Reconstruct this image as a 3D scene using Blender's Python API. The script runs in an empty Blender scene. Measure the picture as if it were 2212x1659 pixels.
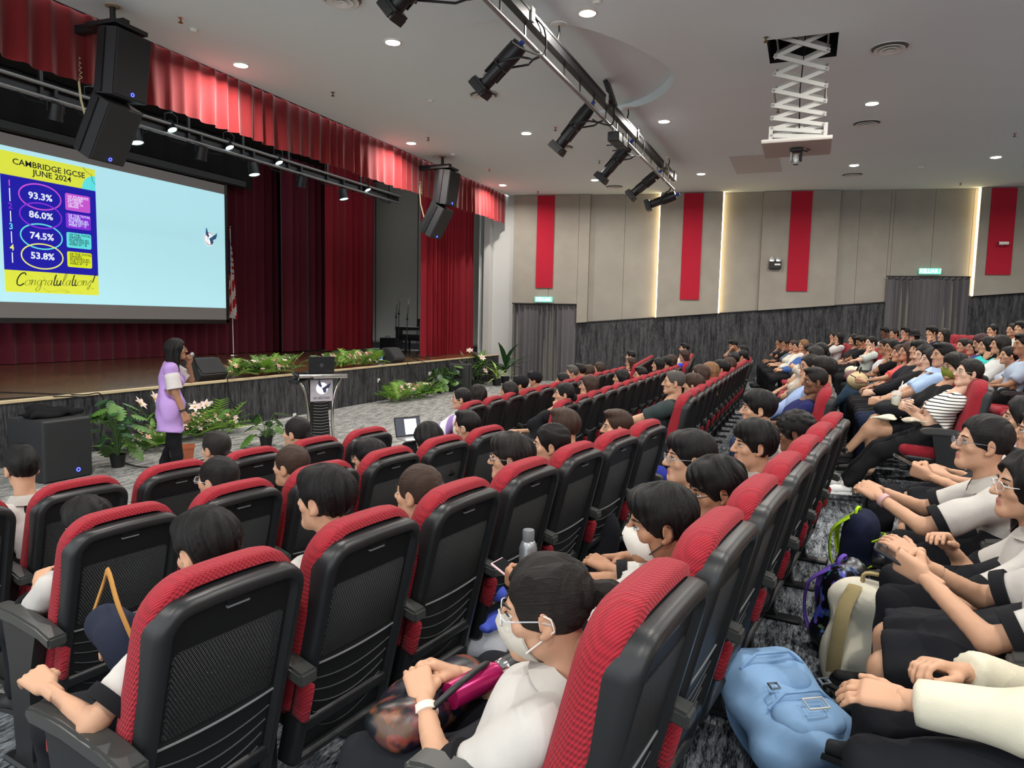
import bpy, bmesh, math, random
import numpy as np
from mathutils import Matrix, Vector
sc = bpy.context.scene
col = sc.collection
rnd = random.Random(7)
R = math.radians
# ---------------------------------------------------------------- camera
YAW, PITCH, ROLL, FPX = 0.3928721, 0.09233517, 0.02146668, 1527.19
EYE = np.array([0.0, 0.0, 1.95])
def cam_basis():
    f = np.array([-math.sin(YAW)*math.cos(PITCH), math.cos(YAW)*math.cos(PITCH), -math.sin(PITCH)])
    r = np.array([math.cos(YAW), math.sin(YAW), 0.0]); u = np.cross(r, f)
    c, s = math.cos(ROLL), math.sin(ROLL)
    return c*r+s*u, -s*r+c*u, f
CR, CU, CF = cam_basis()
cd = bpy.data.cameras.new('camera'); co = bpy.data.objects.new('camera', cd); col.objects.link(co)
M = Matrix.Identity(4)
for i in range(3):
    M[i][0], M[i][1], M[i][2], M[i][3] = CR[i], CU[i], -CF[i], EYE[i]
co.matrix_world = M
cd.sensor_fit = 'HORIZONTAL'; cd.sensor_width = 36.0; cd.lens = 36.0*FPX/2212
cd.clip_start = 0.05; cd.clip_end = 200
sc.camera = co
# measured photo position -> point of the room at a known height / plane
def ray(x, y): return CF + CR*(x-1106)/FPX - CU*(y-829.5)/FPX
def atZ(x, y, z): d = ray(x, y); return EYE + d*(z-EYE[2])/d[2]
def atX(x, y, X): d = ray(x, y); return EYE + d*X/d[0]
def atY(x, y, Y): d = ray(x, y); return EYE + d*Y/d[1]
def atP(x, y, p0, n): d = ray(x, y); return EYE + d*((np.array(p0)-EYE)@n)/(d@n)
# ---------------------------------------------------------------- world, exposure
w = bpy.data.worlds.new('world'); sc.world = w; w.use_nodes = True
w.node_tree.nodes['Background'].inputs[0].default_value = (0.92, 0.975, 1.0, 1)
w.node_tree.nodes['Background'].inputs[1].default_value = 1.5  # even fill light, added to brighten the ceiling
sc.view_settings.view_transform = 'Standard'; sc.view_settings.look = 'None'
sc.view_settings.exposure = 0.55; sc.view_settings.gamma = 1.0
sc.view_settings.use_curve_mapping = False
cy_ = sc.cycles; cy_.max_bounces = 4; cy_.diffuse_bounces = 3; cy_.glossy_bounces = 2; cy_.transmission_bounces = 3; cy_.transparent_max_bounces = 6
ZC = 5.8                      # ceiling height
LAMP_X = [-8.38, -5.62, -2.77, 0.82, 3.7, 6.6]
LAMP_Y = [-1.3, 3.8, 8.9, 14.05, 19.2]
LAMP_W = 64.0                 # downlight power
# ---------------------------------------------------------------- materials
def lin(c):
    c = [x/255.0 for x in c]
    return tuple(x/12.92 if x <= 0.04045 else ((x+0.055)/1.055)**2.4 for x in c)
MATS = {}
def nd(nt, t, **kw):
    n = nt.nodes.new(t)
    for k, v in kw.items():
        if k in n.inputs.keys(): n.inputs[k].default_value = v
        else: setattr(n, k, v)
    return n
def mat(name, rgb, rough=0.6, metal=0.0, emit=0.0, var=0.0, vscale=6.0, bump=0.0, bscale=60.0, stretch=(1,1,1), spec=0.5, alpha=1.0, trans=0.0, sheen=0.0, obj=True):
    """plain procedural material: base colour with a noise variation and an optional noise bump"""
    if name in MATS: return MATS[name]
    m = bpy.data.materials.new(name); MATS[name] = m; m.use_nodes = True
    nt = m.node_tree; b = nt.nodes['Principled BSDF']
    c = lin(rgb)+(1,)
    b.inputs['Base Color'].default_value = c; b.inputs['Roughness'].default_value = rough
    b.inputs['Metallic'].default_value = metal; b.inputs['Specular IOR Level'].default_value = spec
    if alpha < 1: b.inputs['Alpha'].default_value = alpha
    if trans: b.inputs['Transmission Weight'].default_value = trans
    if sheen: b.inputs['Sheen Weight'].default_value = sheen
    if emit:
        b.inputs['Emission Color'].default_value = c; b.inputs['Emission Strength'].default_value = emit
    if var or bump:
        tc = nd(nt, 'ShaderNodeTexCoord'); mp = nd(nt, 'ShaderNodeMapping'); mp.inputs['Scale'].default_value = stretch
        nt.links.new(tc.outputs['Object'], mp.inputs[0])
        if var:
            n = nd(nt, 'ShaderNodeTexNoise', Scale=vscale, Detail=4.0); nt.links.new(mp.outputs[0], n.inputs['Vector'])
            mx = nd(nt, 'ShaderNodeMixRGB'); mx.inputs[1].default_value = tuple(x*(1-var) for x in c[:3])+(1,)
            mx.inputs[2].default_value = tuple(min(1, x*(1+var)) for x in c[:3])+(1,)
            nt.links.new(n.outputs[0], mx.inputs[0]); nt.links.new(mx.outputs[0], b.inputs['Base Color'])
        if bump:
            n = nd(nt, 'ShaderNodeTexNoise', Scale=bscale, Detail=3.0); nt.links.new(mp.outputs[0], n.inputs['Vector'])
            bp = nd(nt, 'ShaderNodeBump', Strength=bump, Distance=0.01); nt.links.new(n.outputs[0], bp.inputs['Height'])
            nt.links.new(bp.outputs[0], b.inputs['Normal'])
    return m
def carpet(name, dark, light, stretch, scale, thr=(0.42, 0.62), rough=0.95):
    """carpet with streaks: two noises, a long streak one and a fine speckle"""
    m = bpy.data.materials.new(name); MATS[name] = m; m.use_nodes = True
    nt = m.node_tree; b = nt.nodes['Principled BSDF']; b.inputs['Roughness'].default_value = rough
    b.inputs['Specular IOR Level'].default_value = 0.1
    tc = nd(nt, 'ShaderNodeTexCoord'); mp = nd(nt, 'ShaderNodeMapping'); mp.inputs['Scale'].default_value = stretch
    nt.links.new(tc.outputs['Object'], mp.inputs[0])
    n1 = nd(nt, 'ShaderNodeTexNoise', Scale=scale, Detail=5.0, Roughness=0.75); nt.links.new(mp.outputs[0], n1.inputs['Vector'])
    n2 = nd(nt, 'ShaderNodeTexNoise', Scale=scale*0.22, Detail=3.0); nt.links.new(mp.outputs[0], n2.inputs['Vector'])
    ad = nd(nt, 'ShaderNodeMath', operation='MULTIPLY_ADD'); nt.links.new(n2.outputs[0], ad.inputs[0]); ad.inputs[1].default_value = 0.6
    nt.links.new(n1.outputs[0], ad.inputs[2])
    sb = nd(nt, 'ShaderNodeMath', operation='SUBTRACT'); nt.links.new(ad.outputs[0], sb.inputs[0]); sb.inputs[1].default_value = 0.3
    rp = nd(nt, 'ShaderNodeValToRGB'); rp.color_ramp.elements[0].position = thr[0]; rp.color_ramp.elements[1].position = thr[1]
    rp.color_ramp.elements[0].color = lin(dark)+(1,); rp.color_ramp.elements[1].color = lin(light)+(1,)
    nt.links.new(sb.outputs[0], rp.inputs[0]); nt.links.new(rp.outputs[0], b.inputs['Base Color'])
    bp = nd(nt, 'ShaderNodeBump', Strength=0.5, Distance=0.004); nt.links.new(n1.outputs[0], bp.inputs['Height']); nt.links.new(bp.outputs[0], b.inputs['Normal'])
    return m
def dotted(name, rgb, freq, rough, strength, mix=0.0, axes='XZ', sheen=0.0):
    """cloth or plastic with a regular grid of small knobs"""
    m = bpy.data.materials.new(name); MATS[name] = m; m.use_nodes = True
    nt = m.node_tree; b = nt.nodes['Principled BSDF']; b.inputs['Roughness'].default_value = rough
    if sheen: b.inputs['Sheen Weight'].default_value = sheen
    c = lin(rgb)+(1,); b.inputs['Base Color'].default_value = c
    tc = nd(nt, 'ShaderNodeTexCoord'); sp = nd(nt, 'ShaderNodeSeparateXYZ'); nt.links.new(tc.outputs['Object'], sp.inputs[0])
    w1 = []
    for vec in ((1.0,0.9,0.0),(0.0,0.7,1.0)):
        dt = nd(nt, 'ShaderNodeVectorMath', operation='DOT_PRODUCT'); nt.links.new(tc.outputs['Object'], dt.inputs[0]); dt.inputs[1].default_value = tuple(freq*q for q in vec)
        si = nd(nt, 'ShaderNodeMath', operation='SINE'); nt.links.new(dt.outputs['Value'], si.inputs[0]); w1.append(si)
    pr = nd(nt, 'ShaderNodeMath', operation='MULTIPLY'); nt.links.new(w1[0].outputs[0], pr.inputs[0]); nt.links.new(w1[1].outputs[0], pr.inputs[1])
    bp = nd(nt, 'ShaderNodeBump', Strength=strength, Distance=0.004); nt.links.new(pr.outputs[0], bp.inputs['Height']); nt.links.new(bp.outputs[0], b.inputs['Normal'])
    if mix:
        mr = nd(nt, 'ShaderNodeMapRange'); nt.links.new(pr.outputs[0], mr.inputs[0]); mr.inputs[1].default_value = -1
        mx = nd(nt, 'ShaderNodeMixRGB'); mx.inputs[1].default_value = tuple(x*(1-mix) for x in c[:3])+(1,); mx.inputs[2].default_value = tuple(min(1, x*(1+mix)) for x in c[:3])+(1,)
        nt.links.new(mr.outputs[0], mx.inputs[0]); nt.links.new(mx.outputs[0], b.inputs['Base Color'])
    return m
# ---------------------------------------------------------------- mesh builder
def rotm(ax, a):
    c, s = math.cos(a), math.sin(a)
    if ax == 'x': return np.array([[1,0,0],[0,c,-s],[0,s,c]])
    if ax == 'y': return np.array([[c,0,s],[0,1,0],[-s,0,c]])
    return np.array([[c,-s,0],[s,c,0],[0,0,1]])
def frame(d):
    d = np.array(d, float); d = d/np.linalg.norm(d)
    a = np.array([0,0,1.0]) if abs(d[2]) < 0.9 else np.array([1.0,0,0])
    x = np.cross(a, d); x /= np.linalg.norm(x); return x, np.cross(d, x), d
class MB:
    def __init__(s): s.v = []; s.f = []; s.m = []; s.n = 0
    def add(s, vs, fs, mi=0):
        vs = np.asarray(vs, float).reshape(-1, 3); s.v.append(vs); o = s.n
        for f in fs: s.f.append(tuple(i+o for i in f)); s.m.append(mi)
        s.n += len(vs); return s
    def box(s, c, d, mi=0, rot=None, bev=0.0):
        hx, hy, hz = [x/2 for x in d]
        if bev <= 0:
            v = np.array([[x*hx, y*hy, z*hz] for z in (-1,1) for y in (-1,1) for x in (-1,1)])
            f = [(0,2,3,1),(4,5,7,6),(0,1,5,4),(2,6,7,3),(0,4,6,2),(1,3,7,5)]
        else:
            b = min(bev, hx*.95, hy*.95, hz*.95); v = []; idx = {}
            for ix in (0,1):
                for iy in (0,1):
                    for iz in (0,1):
                        sx, sy, sz = ix*2-1, iy*2-1, iz*2-1
                        for k, p in enumerate(((hx, hy-b, hz-b), (hx-b, hy, hz-b), (hx-b, hy-b, hz))):
                            idx[ix,iy,iz,k] = len(v); v.append((sx*p[0], sy*p[1], sz*p[2]))
            f = []
            for k in range(3):
                for e in (0,1):
                    a, bb = [q for q in range(3) if q != k]
                    q = []
                    for (i, j) in ((0,0),(1,0),(1,1),(0,1)):
                        t = [0,0,0]; t[k] = e; t[a] = i; t[bb] = j; q.append(idx[t[0],t[1],t[2],k])
                    f.append(tuple(q))
            for k in range(3):
                a, bb = [q for q in range(3) if q != k]
                for i in (0,1):
                    for j in (0,1):
                        t0 = [0,0,0]; t0[a] = i; t0[bb] = j; t1 = list(t0); t1[k] = 1
                        f.append((idx[tuple(t0)+(a,)], idx[tuple(t0)+(bb,)], idx[tuple(t1)+(bb,)], idx[tuple(t1)+(a,)]))
            for ix in (0,1):
                for iy in (0,1):
                    for iz in (0,1): f.append(tuple(idx[ix,iy,iz,k] for k in range(3)))
            v = np.array(v)
        if rot is not None: v = v@np.asarray(rot).T
        return s.add(v+np.array(c), f, mi)
    def ring(s, pts, mi=0, closed=False, caps=True):
        """loft a list of rings (each k x 3)"""
        k = len(pts[0]); n = len(pts); f = []
        for i in range(n-1 if not closed else n):
            for j in range(k):
                a, b = i*k+j, i*k+(j+1) % k; c, d = ((i+1) % n)*k+(j+1) % k, ((i+1) % n)*k+j
                f.append((a, b, c, d))
        if caps and not closed: f += [tuple(range(k))[::-1], tuple(range((n-1)*k, n*k))]
        return s.add(np.concatenate([np.asarray(p, float) for p in pts]), f, mi)
    def tube(s, p0, p1, r0, r1=None, n=10, mi=0):
        return s.path([p0, p1], [r0, r0 if r1 is None else r1], n, mi)
    def path(s, pts, r, n=8, mi=0, closed=False, flat=1.0):
        pts = [np.array(p, float) for p in pts]; rs = r if isinstance(r, (list, tuple, np.ndarray)) else [r]*len(pts)
        rings = []; N = len(pts); px = None
        for i, p in enumerate(pts):
            if closed: t = pts[(i+1) % N]-pts[i-1]
            else: t = pts[min(i+1, N-1)]-pts[max(i-1, 0)]
            t = t/(np.linalg.norm(t)+1e-12)
            if px is None: x, y, _ = frame(t)
            else:
                x = px-t*(px@t); x /= np.linalg.norm(x)+1e-12; y = np.cross(t, x)
            px = x
            a = np.arange(n)*2*math.pi/n
            rings.append(p+rs[i]*(np.outer(np.cos(a), x)+flat*np.outer(np.sin(a), y)))
        return s.ring(rings, mi, closed)
    def lathe(s, prof, c=(0,0,0), n=16, mi=0, ax=None, caps=True):
        a = np.arange(n)*2*math.pi/n; rings = []
        F = None if ax is None else frame(ax)
        for r, z in prof:
            p = np.stack([r*np.cos(a), r*np.sin(a), np.full(n, z)], 1)
            if F is not None: p = p@np.array(F)
            rings.append(p+np.array(c))
        return s.ring(rings, mi, caps=caps)
    def ell(s, c, rad, nu=12, nv=8, mi=0, rot=None):
        v = [(0,0,-1)]; f = []
        for i in range(1, nv):
            t = -math.pi/2+math.pi*i/nv
            for j in range(nu):
                p = 2*math.pi*j/nu; v.append((math.cos(t)*math.cos(p), math.cos(t)*math.sin(p), math.sin(t)))
        v.append((0,0,1)); L = len(v)-1
        for j in range(nu):
            f.append((0, 1+(j+1) % nu, 1+j)); b = 1+(nv-2)*nu; f.append((L, b+j, b+(j+1) % nu))
        for i in range(nv-2):
            for j in range(nu):
                a = 1+i*nu+j; b = 1+i*nu+(j+1) % nu; f.append((a, b, b+nu, a+nu))
        v = np.array(v)*np.array(rad)
        if rot is not None: v = v@np.asarray(rot).T
        return s.add(v+np.array(c), f, mi)
    def grid(s, P, mi=0, wrap=False):
        """P: array (a,b,3)"""
        a, b = P.shape[:2]; f = []
        for i in range(a-1):
            for j in range(b if wrap else b-1):
                q = (j+1) % b; f.append((i*b+j, i*b+q, (i+1)*b+q, (i+1)*b+j))
        return s.add(P.reshape(-1, 3), f, mi)
    def prism(s, poly, o, ux, uy, un, h, mi=0):
        """extrude a 2-D polygon from plane (o,ux,uy) along un by h"""
        poly = np.asarray(poly, float); o = np.asarray(o, float)
        p = o+np.outer(poly[:,0], ux)+np.outer(poly[:,1], uy); q = p+np.asarray(un)*h; n = len(p)
        f = [tuple(range(n))[::-1], tuple(range(n, 2*n))]+[(i, (i+1) % n, n+(i+1) % n, n+i) for i in range(n)]
        return s.add(np.concatenate([p, q]), f, mi)
    def xf(s, rot=None, loc=(0,0,0), sca=1.0):
        for i, v in enumerate(s.v):
            v = v*sca
            if rot is not None: v = v@np.asarray(rot).T
            s.v[i] = v+np.array(loc)
        return s
    def mesh(s, name, mats, smooth=None):
        me = bpy.data.meshes.new(name)
        me.from_pydata(np.concatenate(s.v).tolist(), [], s.f)
        for m in (mats if isinstance(mats, (list, tuple)) else [mats]): me.materials.append(m)
        if max(s.m) > 0: me.polygons.foreach_set('material_index', s.m)
        fix_normals(me)
        if smooth is not None:
            me.polygons.foreach_set('use_smooth', [True]*len(me.polygons))
            if smooth < 179: me.set_sharp_from_angle(angle=R(smooth))
        me.update(); return me
    def build(s, name, mats, parent=None, smooth=None):
        return link(name, s.mesh(name, mats, smooth), parent)
def fix_normals(me):
    bm = bmesh.new(); bm.from_mesh(me); bmesh.ops.recalc_face_normals(bm, faces=bm.faces); bm.to_mesh(me); bm.free()
def link(name, me, parent=None):
    o = bpy.data.objects.new(name, me); col.objects.link(o); o.parent = parent; return o
def tag(o, label, cat, group=None, kind=None):
    o['label'] = label; o['category'] = cat
    if group: o['group'] = group
    if kind: o['kind'] = kind
    return o
def thing(name, label, cat, loc=(0,0,0), rotz=0.0, group=None):
    o = bpy.data.objects.new(name, None); col.objects.link(o); o.location = loc; o.rotation_euler = (0,0,rotz)
    o.empty_display_size = 0.1
    return tag(o, label, cat, group)
def struct(name, o): o['kind'] = 'structure'; return o
def copy_tree(o, parent=None):
    c = o.copy(); col.objects.link(c); c.parent = parent
    for ch in o.children: copy_tree(ch, c)
    return c
def pleats(W, H, n, amp, nu, nv, seed, gather=1.0, top=1.0, hemwave=0.0):
    """pleated cloth: returns function grid (nv+1, nu+1, 3) in (u across, depth, z from 0 down to -H)"""
    r = random.Random(seed); ph = [r.uniform(0, 6.28) for _ in range(4)]
    u = np.linspace(0, 1, nu+1); v = np.linspace(0, 1, nv+1)
    U, V = np.meshgrid(u, v)
    # uneven pleat phase
    w1 = U*n*2*math.pi + 1.1*np.sin(U*7.3+ph[0])+0.8*np.sin(U*17.1+ph[1])+0.25*np.sin(V*3+ph[2]+U*9)
    d = np.sin(w1)
    d = np.sign(d)*np.abs(d)**0.8*amp*(top+(1-top)*V)*(0.75+0.35*np.sin(U*11+ph[3]))
    z = -H*V - hemwave*V*(np.sin(U*n*1.3+ph[1])*0.5+0.5*np.sin(U*5+ph[0]))
    return np.stack([U*W + 0.25*amp*np.cos(w1)*gather, d, z], 2)
# ================================================================ SETTING
m_ceil = mat('ceiling_paint', (226,238,240), 0.9, var=0.03, vscale=0.6)
m_dark = mat('void_black', (14,14,17), 0.95)
m_black = mat('black_metal', (24,24,26), 0.45)
m_blackm = mat('black_matt', (20,20,22), 0.9)
m_white = mat('white_plastic', (225,224,218), 0.5)
m_grey = mat('grey_metal', (150,150,150), 0.4, metal=0.6)
m_chrome = mat('chrome', (210,208,205), 0.12, metal=1.0)
m_silver = mat('silver_paint', (190,190,188), 0.35, metal=0.7)
m_carpet = carpet('carpet_floor', (60,60,62), (190,190,186), (9,1.2,1), 12.0, (0.36, 0.66))
m_carpet2 = carpet('carpet_tier', (28,30,35), (146,152,158), (12,1.6,3), 15.0, (0.40, 0.66))
m_skirt = carpet('carpet_skirt', (34,34,38), (92,92,94), (9,9,1.0), 7.0, (0.34, 0.72))
m_panel = mat('acoustic_panel', (152,146,136), 0.95, var=0.16, vscale=2.2, bump=0.15, bscale=150)
m_panel2 = mat('acoustic_panel_b', (150,145,136), 0.95, var=0.16, vscale=1.7, bump=0.15, bscale=150)
m_wall = mat('painted_wall', (188,188,186), 0.85, var=0.02, vscale=1.0)
m_red = mat('red_felt', (172,20,46), 0.95, var=0.05, vscale=3, bump=0.2, bscale=200)
m_led = mat('led_strip', (255,225,165), 0.5, emit=6.0)
m_trim = mat('dark_trim', (26,26,28), 0.7)
m_nose = mat('wood_nosing', (205,186,150), 0.5, var=0.1, vscale=8)
def quadbox(name, m, x0, x1, y0, y1, z0, z1, parent=None, bev=0.0):
    return MB().box(((x0+x1)/2, (y0+y1)/2, (z0+z1)/2), (x1-x0, y1-y0, z1-z0), bev=bev).build(name, m, parent)
# ---- floor and tiers
TIER = [0.0, 0.085, 0.225, 0.35, 0.48, 0.61, 0.75, 0.89, 1.03]
# row (tab line) of the angled near block: n-coordinate; of the straight centre block: X at the aisle
ROW_N = [-3.788, -2.782, -1.579, -0.441, 0.70, 1.84, 2.98, 4.12]
ROW_X = [-3.25, -2.2, -0.98, 0.24, 1.38, 2.52, 3.66, 4.8]
NA = 0.14
dN = np.array([math.sin(NA), math.cos(NA), 0]); nN = np.array([math.cos(NA), -math.sin(NA), 0])
YK, YF = 6.2, 14.3            # kink lines between the blocks
struct('floor', MB().box((-3.5, 9.5, -0.05), (13, 30, 0.1)).build('floor', m_carpet))['label'] = 'grey streaked carpet in front of the stage'
for t in range(1, 9):
    # front edge of tier t lies 0.62 m in front of its row line (behind the row before)
    j = t if t < 8 else 7
    xk = ROW_X[j] - 0.66 + (1.14 if t == 8 else 0)
    pts = [(xk - (YK+4.5)*math.tan(NA), -4.5), (xk, YK), (xk, YF), (xk - (23.8-YF)*math.tan(0.12), 23.8)]
    poly = pts + [(9.0, 23.8), (9.0, -4.5)]
    mb = MB().prism(poly, (0,0,TIER[t-1]-0.002), (1,0,0), (0,1,0), (0,0,1), TIER[t]-TIER[t-1]+0.002)
    o = mb.build('floor_tier', m_carpet2); o['kind'] = 'structure'; o['label'] = 'dark carpeted seating tier'
# ---- stage
SX, SZ = -9.0, 0.81
st = MB().box(((SX-16.4)/2, 9.0, SZ/2-0.01), (SX+16.4, 23.0, SZ-0.02)).build('stage', m_blackm); st['kind'] = 'structure'
m_stage = None
def stage_wood():
    m = bpy.data.materials.new('stage_boards'); m.use_nodes = True; nt = m.node_tree; b = nt.nodes['Principled BSDF']
    tc = nd(nt, 'ShaderNodeTexCoord'); mp = nd(nt, 'ShaderNodeMapping'); mp.inputs['Rotation'].default_value = (0,0,math.pi/2)
    nt.links.new(tc.outputs['Object'], mp.inputs[0])
    br = nd(nt, 'ShaderNodeTexBrick', Scale=1.0); br.inputs['Brick Width'].default_value = 1.2; br.inputs['Row Height'].default_value = 0.11
    br.inputs['Mortar Size'].default_value = 0.004; br.inputs['Color1'].default_value = lin((150,112,72))+(1,); br.inputs['Color2'].default_value = lin((120,86,54))+(1,)
    br.inputs['Mortar'].default_value = lin((50,36,24))+(1,); br.offset = 0.37
    nt.links.new(mp.outputs[0], br.inputs['Vector'])
    mp2 = nd(nt, 'ShaderNodeMapping'); mp2.inputs['Scale'].default_value = (14,1.0,1); nt.links.new(tc.outputs['Object'], mp2.inputs[0])
    n = nd(nt, 'ShaderNodeTexNoise', Scale=4.0, Detail=5.0); nt.links.new(mp2.outputs[0], n.inputs['Vector'])
    mx = nd(nt, 'ShaderNodeMixRGB', blend_type='MULTIPLY'); mx.inputs[0].default_value = 0.7
    rp = nd(nt, 'ShaderNodeValToRGB'); rp.color_ramp.elements[0].position = 0.3; rp.color_ramp.elements[0].color = (0.45,0.42,0.4,1); rp.color_ramp.elements[1].position = 0.65
    nt.links.new(n.outputs[0], rp.inputs[0]); nt.links.new(br.outputs[0], mx.inputs[1]); nt.links.new(rp.outputs[0], mx.inputs[2])
    nt.links.new(mx.outputs[0], b.inputs['Base Color']); b.inputs['Roughness'].default_value = 0.22; b.inputs['Coat Weight'].default_value = 0.6; b.inputs['Coat Roughness'].default_value = 0.16; b.inputs['Specular IOR Level'].default_value = 0.7
    return m
o = quadbox('stage_floor', stage_wood(), -16.4, SX, -2.5, 20.5, SZ-0.02, SZ, st)
o = quadbox('stage_nosing', m_nose, SX-0.02, SX+0.045, -2.5, 20.5, SZ-0.03, SZ+0.012, st, 0.006)
# carpeted stage front: panels
y = -2.5; k = 0
while y < 20.5:
    y1 = min(20.5, y+2.3); quadbox('stage_skirt_panel', m_skirt, SX-0.01, SX+0.02, y+0.003, y1-0.003, 0, SZ-0.03, st); y = y1
o = quadbox('stage_skirt_panel', m_skirt, -9.4, SX+0.02, 20.5, 20.52, 0, SZ-0.02, st)
# ---- ceiling with hatch, oval recess
def ceiling():
    bm = bmesh.new()
    def loop(pts, z=ZC):
        vs = [bm.verts.new((p[0], p[1], z)) for p in pts]; es = [bm.edges.new((vs[i], vs[(i+1) % len(vs)])) for i in range(len(vs))]; return vs, es
    outer = [(-8.93,-4.5),(9.5,-4.5),(9.5,24.6),(5.23,23.5),(-8.93,21.02)]
    hatch = [(-0.73,10.56),(0.17,10.58),(0.17,11.5),(-0.73,11.5)]
    # oval: right end measured, left end fading into the plane
    arc = [(-3.75,8.72),(-3.2,9.07),(-2.82,9.5),(-2.47,10.18),(-2.21,10.89),(-2.12,11.49),(-2.26,12.05),(-2.63,12.66),(-3.1,13.02),(-3.8,13.2),(-4.6,13.0),(-5.4,12.3),(-5.8,11.3),(-5.6,10.1),(-5.0,9.1),(-4.4,8.7)]
    # smooth the oval
    P = np.array(arc)
    for _ in range(2):
        Q = np.roll(P, -1, 0); P = np.stack([P*0.75+Q*0.25, P*0.25+Q*0.75], 1).reshape(-1, 2)
    es = []
    for l in (outer, hatch, P.tolist()): es += loop(l)[1]
    bmesh.ops.triangle_fill(bm, use_beauty=True, edges=es)
    # the hatch and oval must stay open
    def inside(p, poly):
        c = False; n = len(poly)
        for i in range(n):
            a, b = poly[i], poly[(i+1) % n]
            if (a[1] > p[1]) != (b[1] > p[1]) and p[0] < (b[0]-a[0])*(p[1]-a[1])/(b[1]-a[1])+a[0]: c = not c
        return c
    kill = [f for f in bm.faces if inside(f.calc_center_median(), hatch) or inside(f.calc_center_median(), P.tolist())]
    bmesh.ops.delete(bm, geom=kill, context='FACES_ONLY')
    me = bpy.data.meshes.new('ceiling'); bm.to_mesh(me); bm.free(); me.materials.append(m_ceil)
    o = link('ceiling', me); o['kind'] = 'structure'
    # oval cap: lip is 0.16 m at the right end, nothing at the left
    lip = lambda x: 0.17*max(0, min(1, (x+4.3)/1.9))
    n = len(P); top = np.array([(p[0], p[1], ZC+lip(p[0])) for p in P]); bot = np.array([(p[0], p[1], ZC) for p in P])
    c = top.mean(0); c[2] = ZC+lip(c[0])
    mb = MB().add(np.concatenate([bot, top, [c]]), [(i, (i+1) % n, n+(i+1) % n, n+i) for i in range(n)]+[(n+i, n+(i+1) % n, 2*n) for i in range(n)])
    mb.build('ceiling_recess', m_ceil, o, smooth=50)
    mb = MB(); h = hatch; z1 = ZC+0.7
    for i in range(4):
        a, b = h[i], h[(i+1) % 4]; mb.add([(a[0],a[1],ZC),(b[0],b[1],ZC),(b[0],b[1],z1),(a[0],a[1],z1)], [(0,1,2,3)])
    mb.add([(p[0],p[1],z1) for p in h], [(0,1,2,3)])
    mb.build('hatch_shaft', m_dark, o)
    return o
ceil = ceiling()
# flush access panel beyond the projector
quadbox('access_panel', mat('panel_grey', (204,204,202), 0.8), -1.9, -0.82, 17.4, 19.46, ZC-0.012, ZC-0.001, ceil)
# ---- far side wall (slightly splayed)
WA = np.array([-8.94, 21.01, 0.0]); WT = np.array([14.17, 2.47, 0]); WT = WT/np.linalg.norm(WT); WN = np.array([WT[1], -WT[0], 0])
def WP(X, off, z): return WA+WT*((X-WA[0])/WT[0])+WN*off+np.array([0,0,z])
def dado(X): return 1.86+(X+6.71)*0.0905
def wallslab(name, m, X0, X1, zb0, zb1, zt, o0, o1, parent, zt1=None):
    """slab on the wall between X0..X1, bottom zb0->zb1, top zt(->zt1), between offsets o0..o1"""
    zt1 = zt if zt1 is None else zt1
    v = [WP(X0,o0,zb0), WP(X1,o0,zb1), WP(X1,o0,zt1), WP(X0,o0,zt), WP(X0,o1,zb0), WP(X1,o1,zb1), WP(X1,o1,zt1), WP(X0,o1,zt)]
    return MB().add(v, [(0,1,2,3),(4,5,6,7),(0,1,5,4),(2,3,7,6),(0,3,7,4),(1,2,6,5)]).build(name, m, parent)
wr = wallslab('wall_right', m_panel, -9.0, 9.6, -0.1, -0.1, ZC, -0.2, 0.0, None); wr['kind'] = 'structure'
D1, D2 = (-8.72, -6.71, 2.45), (1.99, 4.05, 3.39)
def upper(X0, X1, off, m):
    """acoustic panel from the dado line (or the door head) to the ceiling, cut at the doors"""
    cuts = sorted(set([X0, X1]+[c for c in (D1[1], D2[0], D2[1]) if X0 < c < X1]))
    for a, b in zip(cuts[:-1], cuts[1:]):
        mid = (a+b)/2
        if D1[0]-0.1 < mid < D1[1]: z0 = z1 = D1[2]
        elif D2[0] < mid < D2[1]: z0 = z1 = D2[2]
        else: z0, z1 = dado(a), dado(b)
        wallslab('wall_panel', m, a+0.004, b-0.004, z0, z1, ZC-0.01, 0.0, off, wr)
RAISED, FLAT = 0.16, 0.03
for (a, b, off, m) in ((-8.74,-7.6,RAISED,m_panel),(-7.6,-6.38,RAISED,m_panel),(-6.38,-5.33,FLAT,m_panel2),(-5.33,-4.3,FLAT,m_panel2),(-4.3,-2.52,RAISED,m_panel),(-2.52,-1.4,FLAT,m_panel2),
        (-1.4,0.65,RAISED,m_panel),(0.65,1.2,FLAT,m_panel2),(1.2,2.08,FLAT,m_panel),(2.08,3.1,FLAT,m_panel2),(3.1,4.16,FLAT,m_panel2),(4.16,6.2,RAISED,m_panel),(6.2,8.2,FLAT,m_panel2)):
    upper(a, b, off, m)
for X, s in ((-4.3,-1),(-2.52,1),(4.16,-1)):
    z0 = dado(X); z0 = D2[2] if 1.99 < X < 4.05 else z0
    o = wallslab('led_strip', m_led, X+s*0.004, X+s*0.03, z0, z0, ZC-0.02, 0.07, 0.15, wr)
for X0, X1 in ((-6.71, 1.99), (4.05, 9.5)):
    n = max(1, round((X1-X0)/1.9))
    for k in range(n):
        a, b = X0+(X1-X0)*k/n, X0+(X1-X0)*(k+1)/n
        wallslab('dado_panel', m_skirt, a+0.002, b-0.002, 0, 0, dado(a)-0.02, 0.0, 0.06, wr, dado(b)-0.02)
    wallslab('dado_trim', m_trim, X0, X1, dado(X0)-0.02, dado(X1)-0.02, dado(X0)+0.012, 0.0, 0.085, wr, dado(X1)+0.012)
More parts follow.
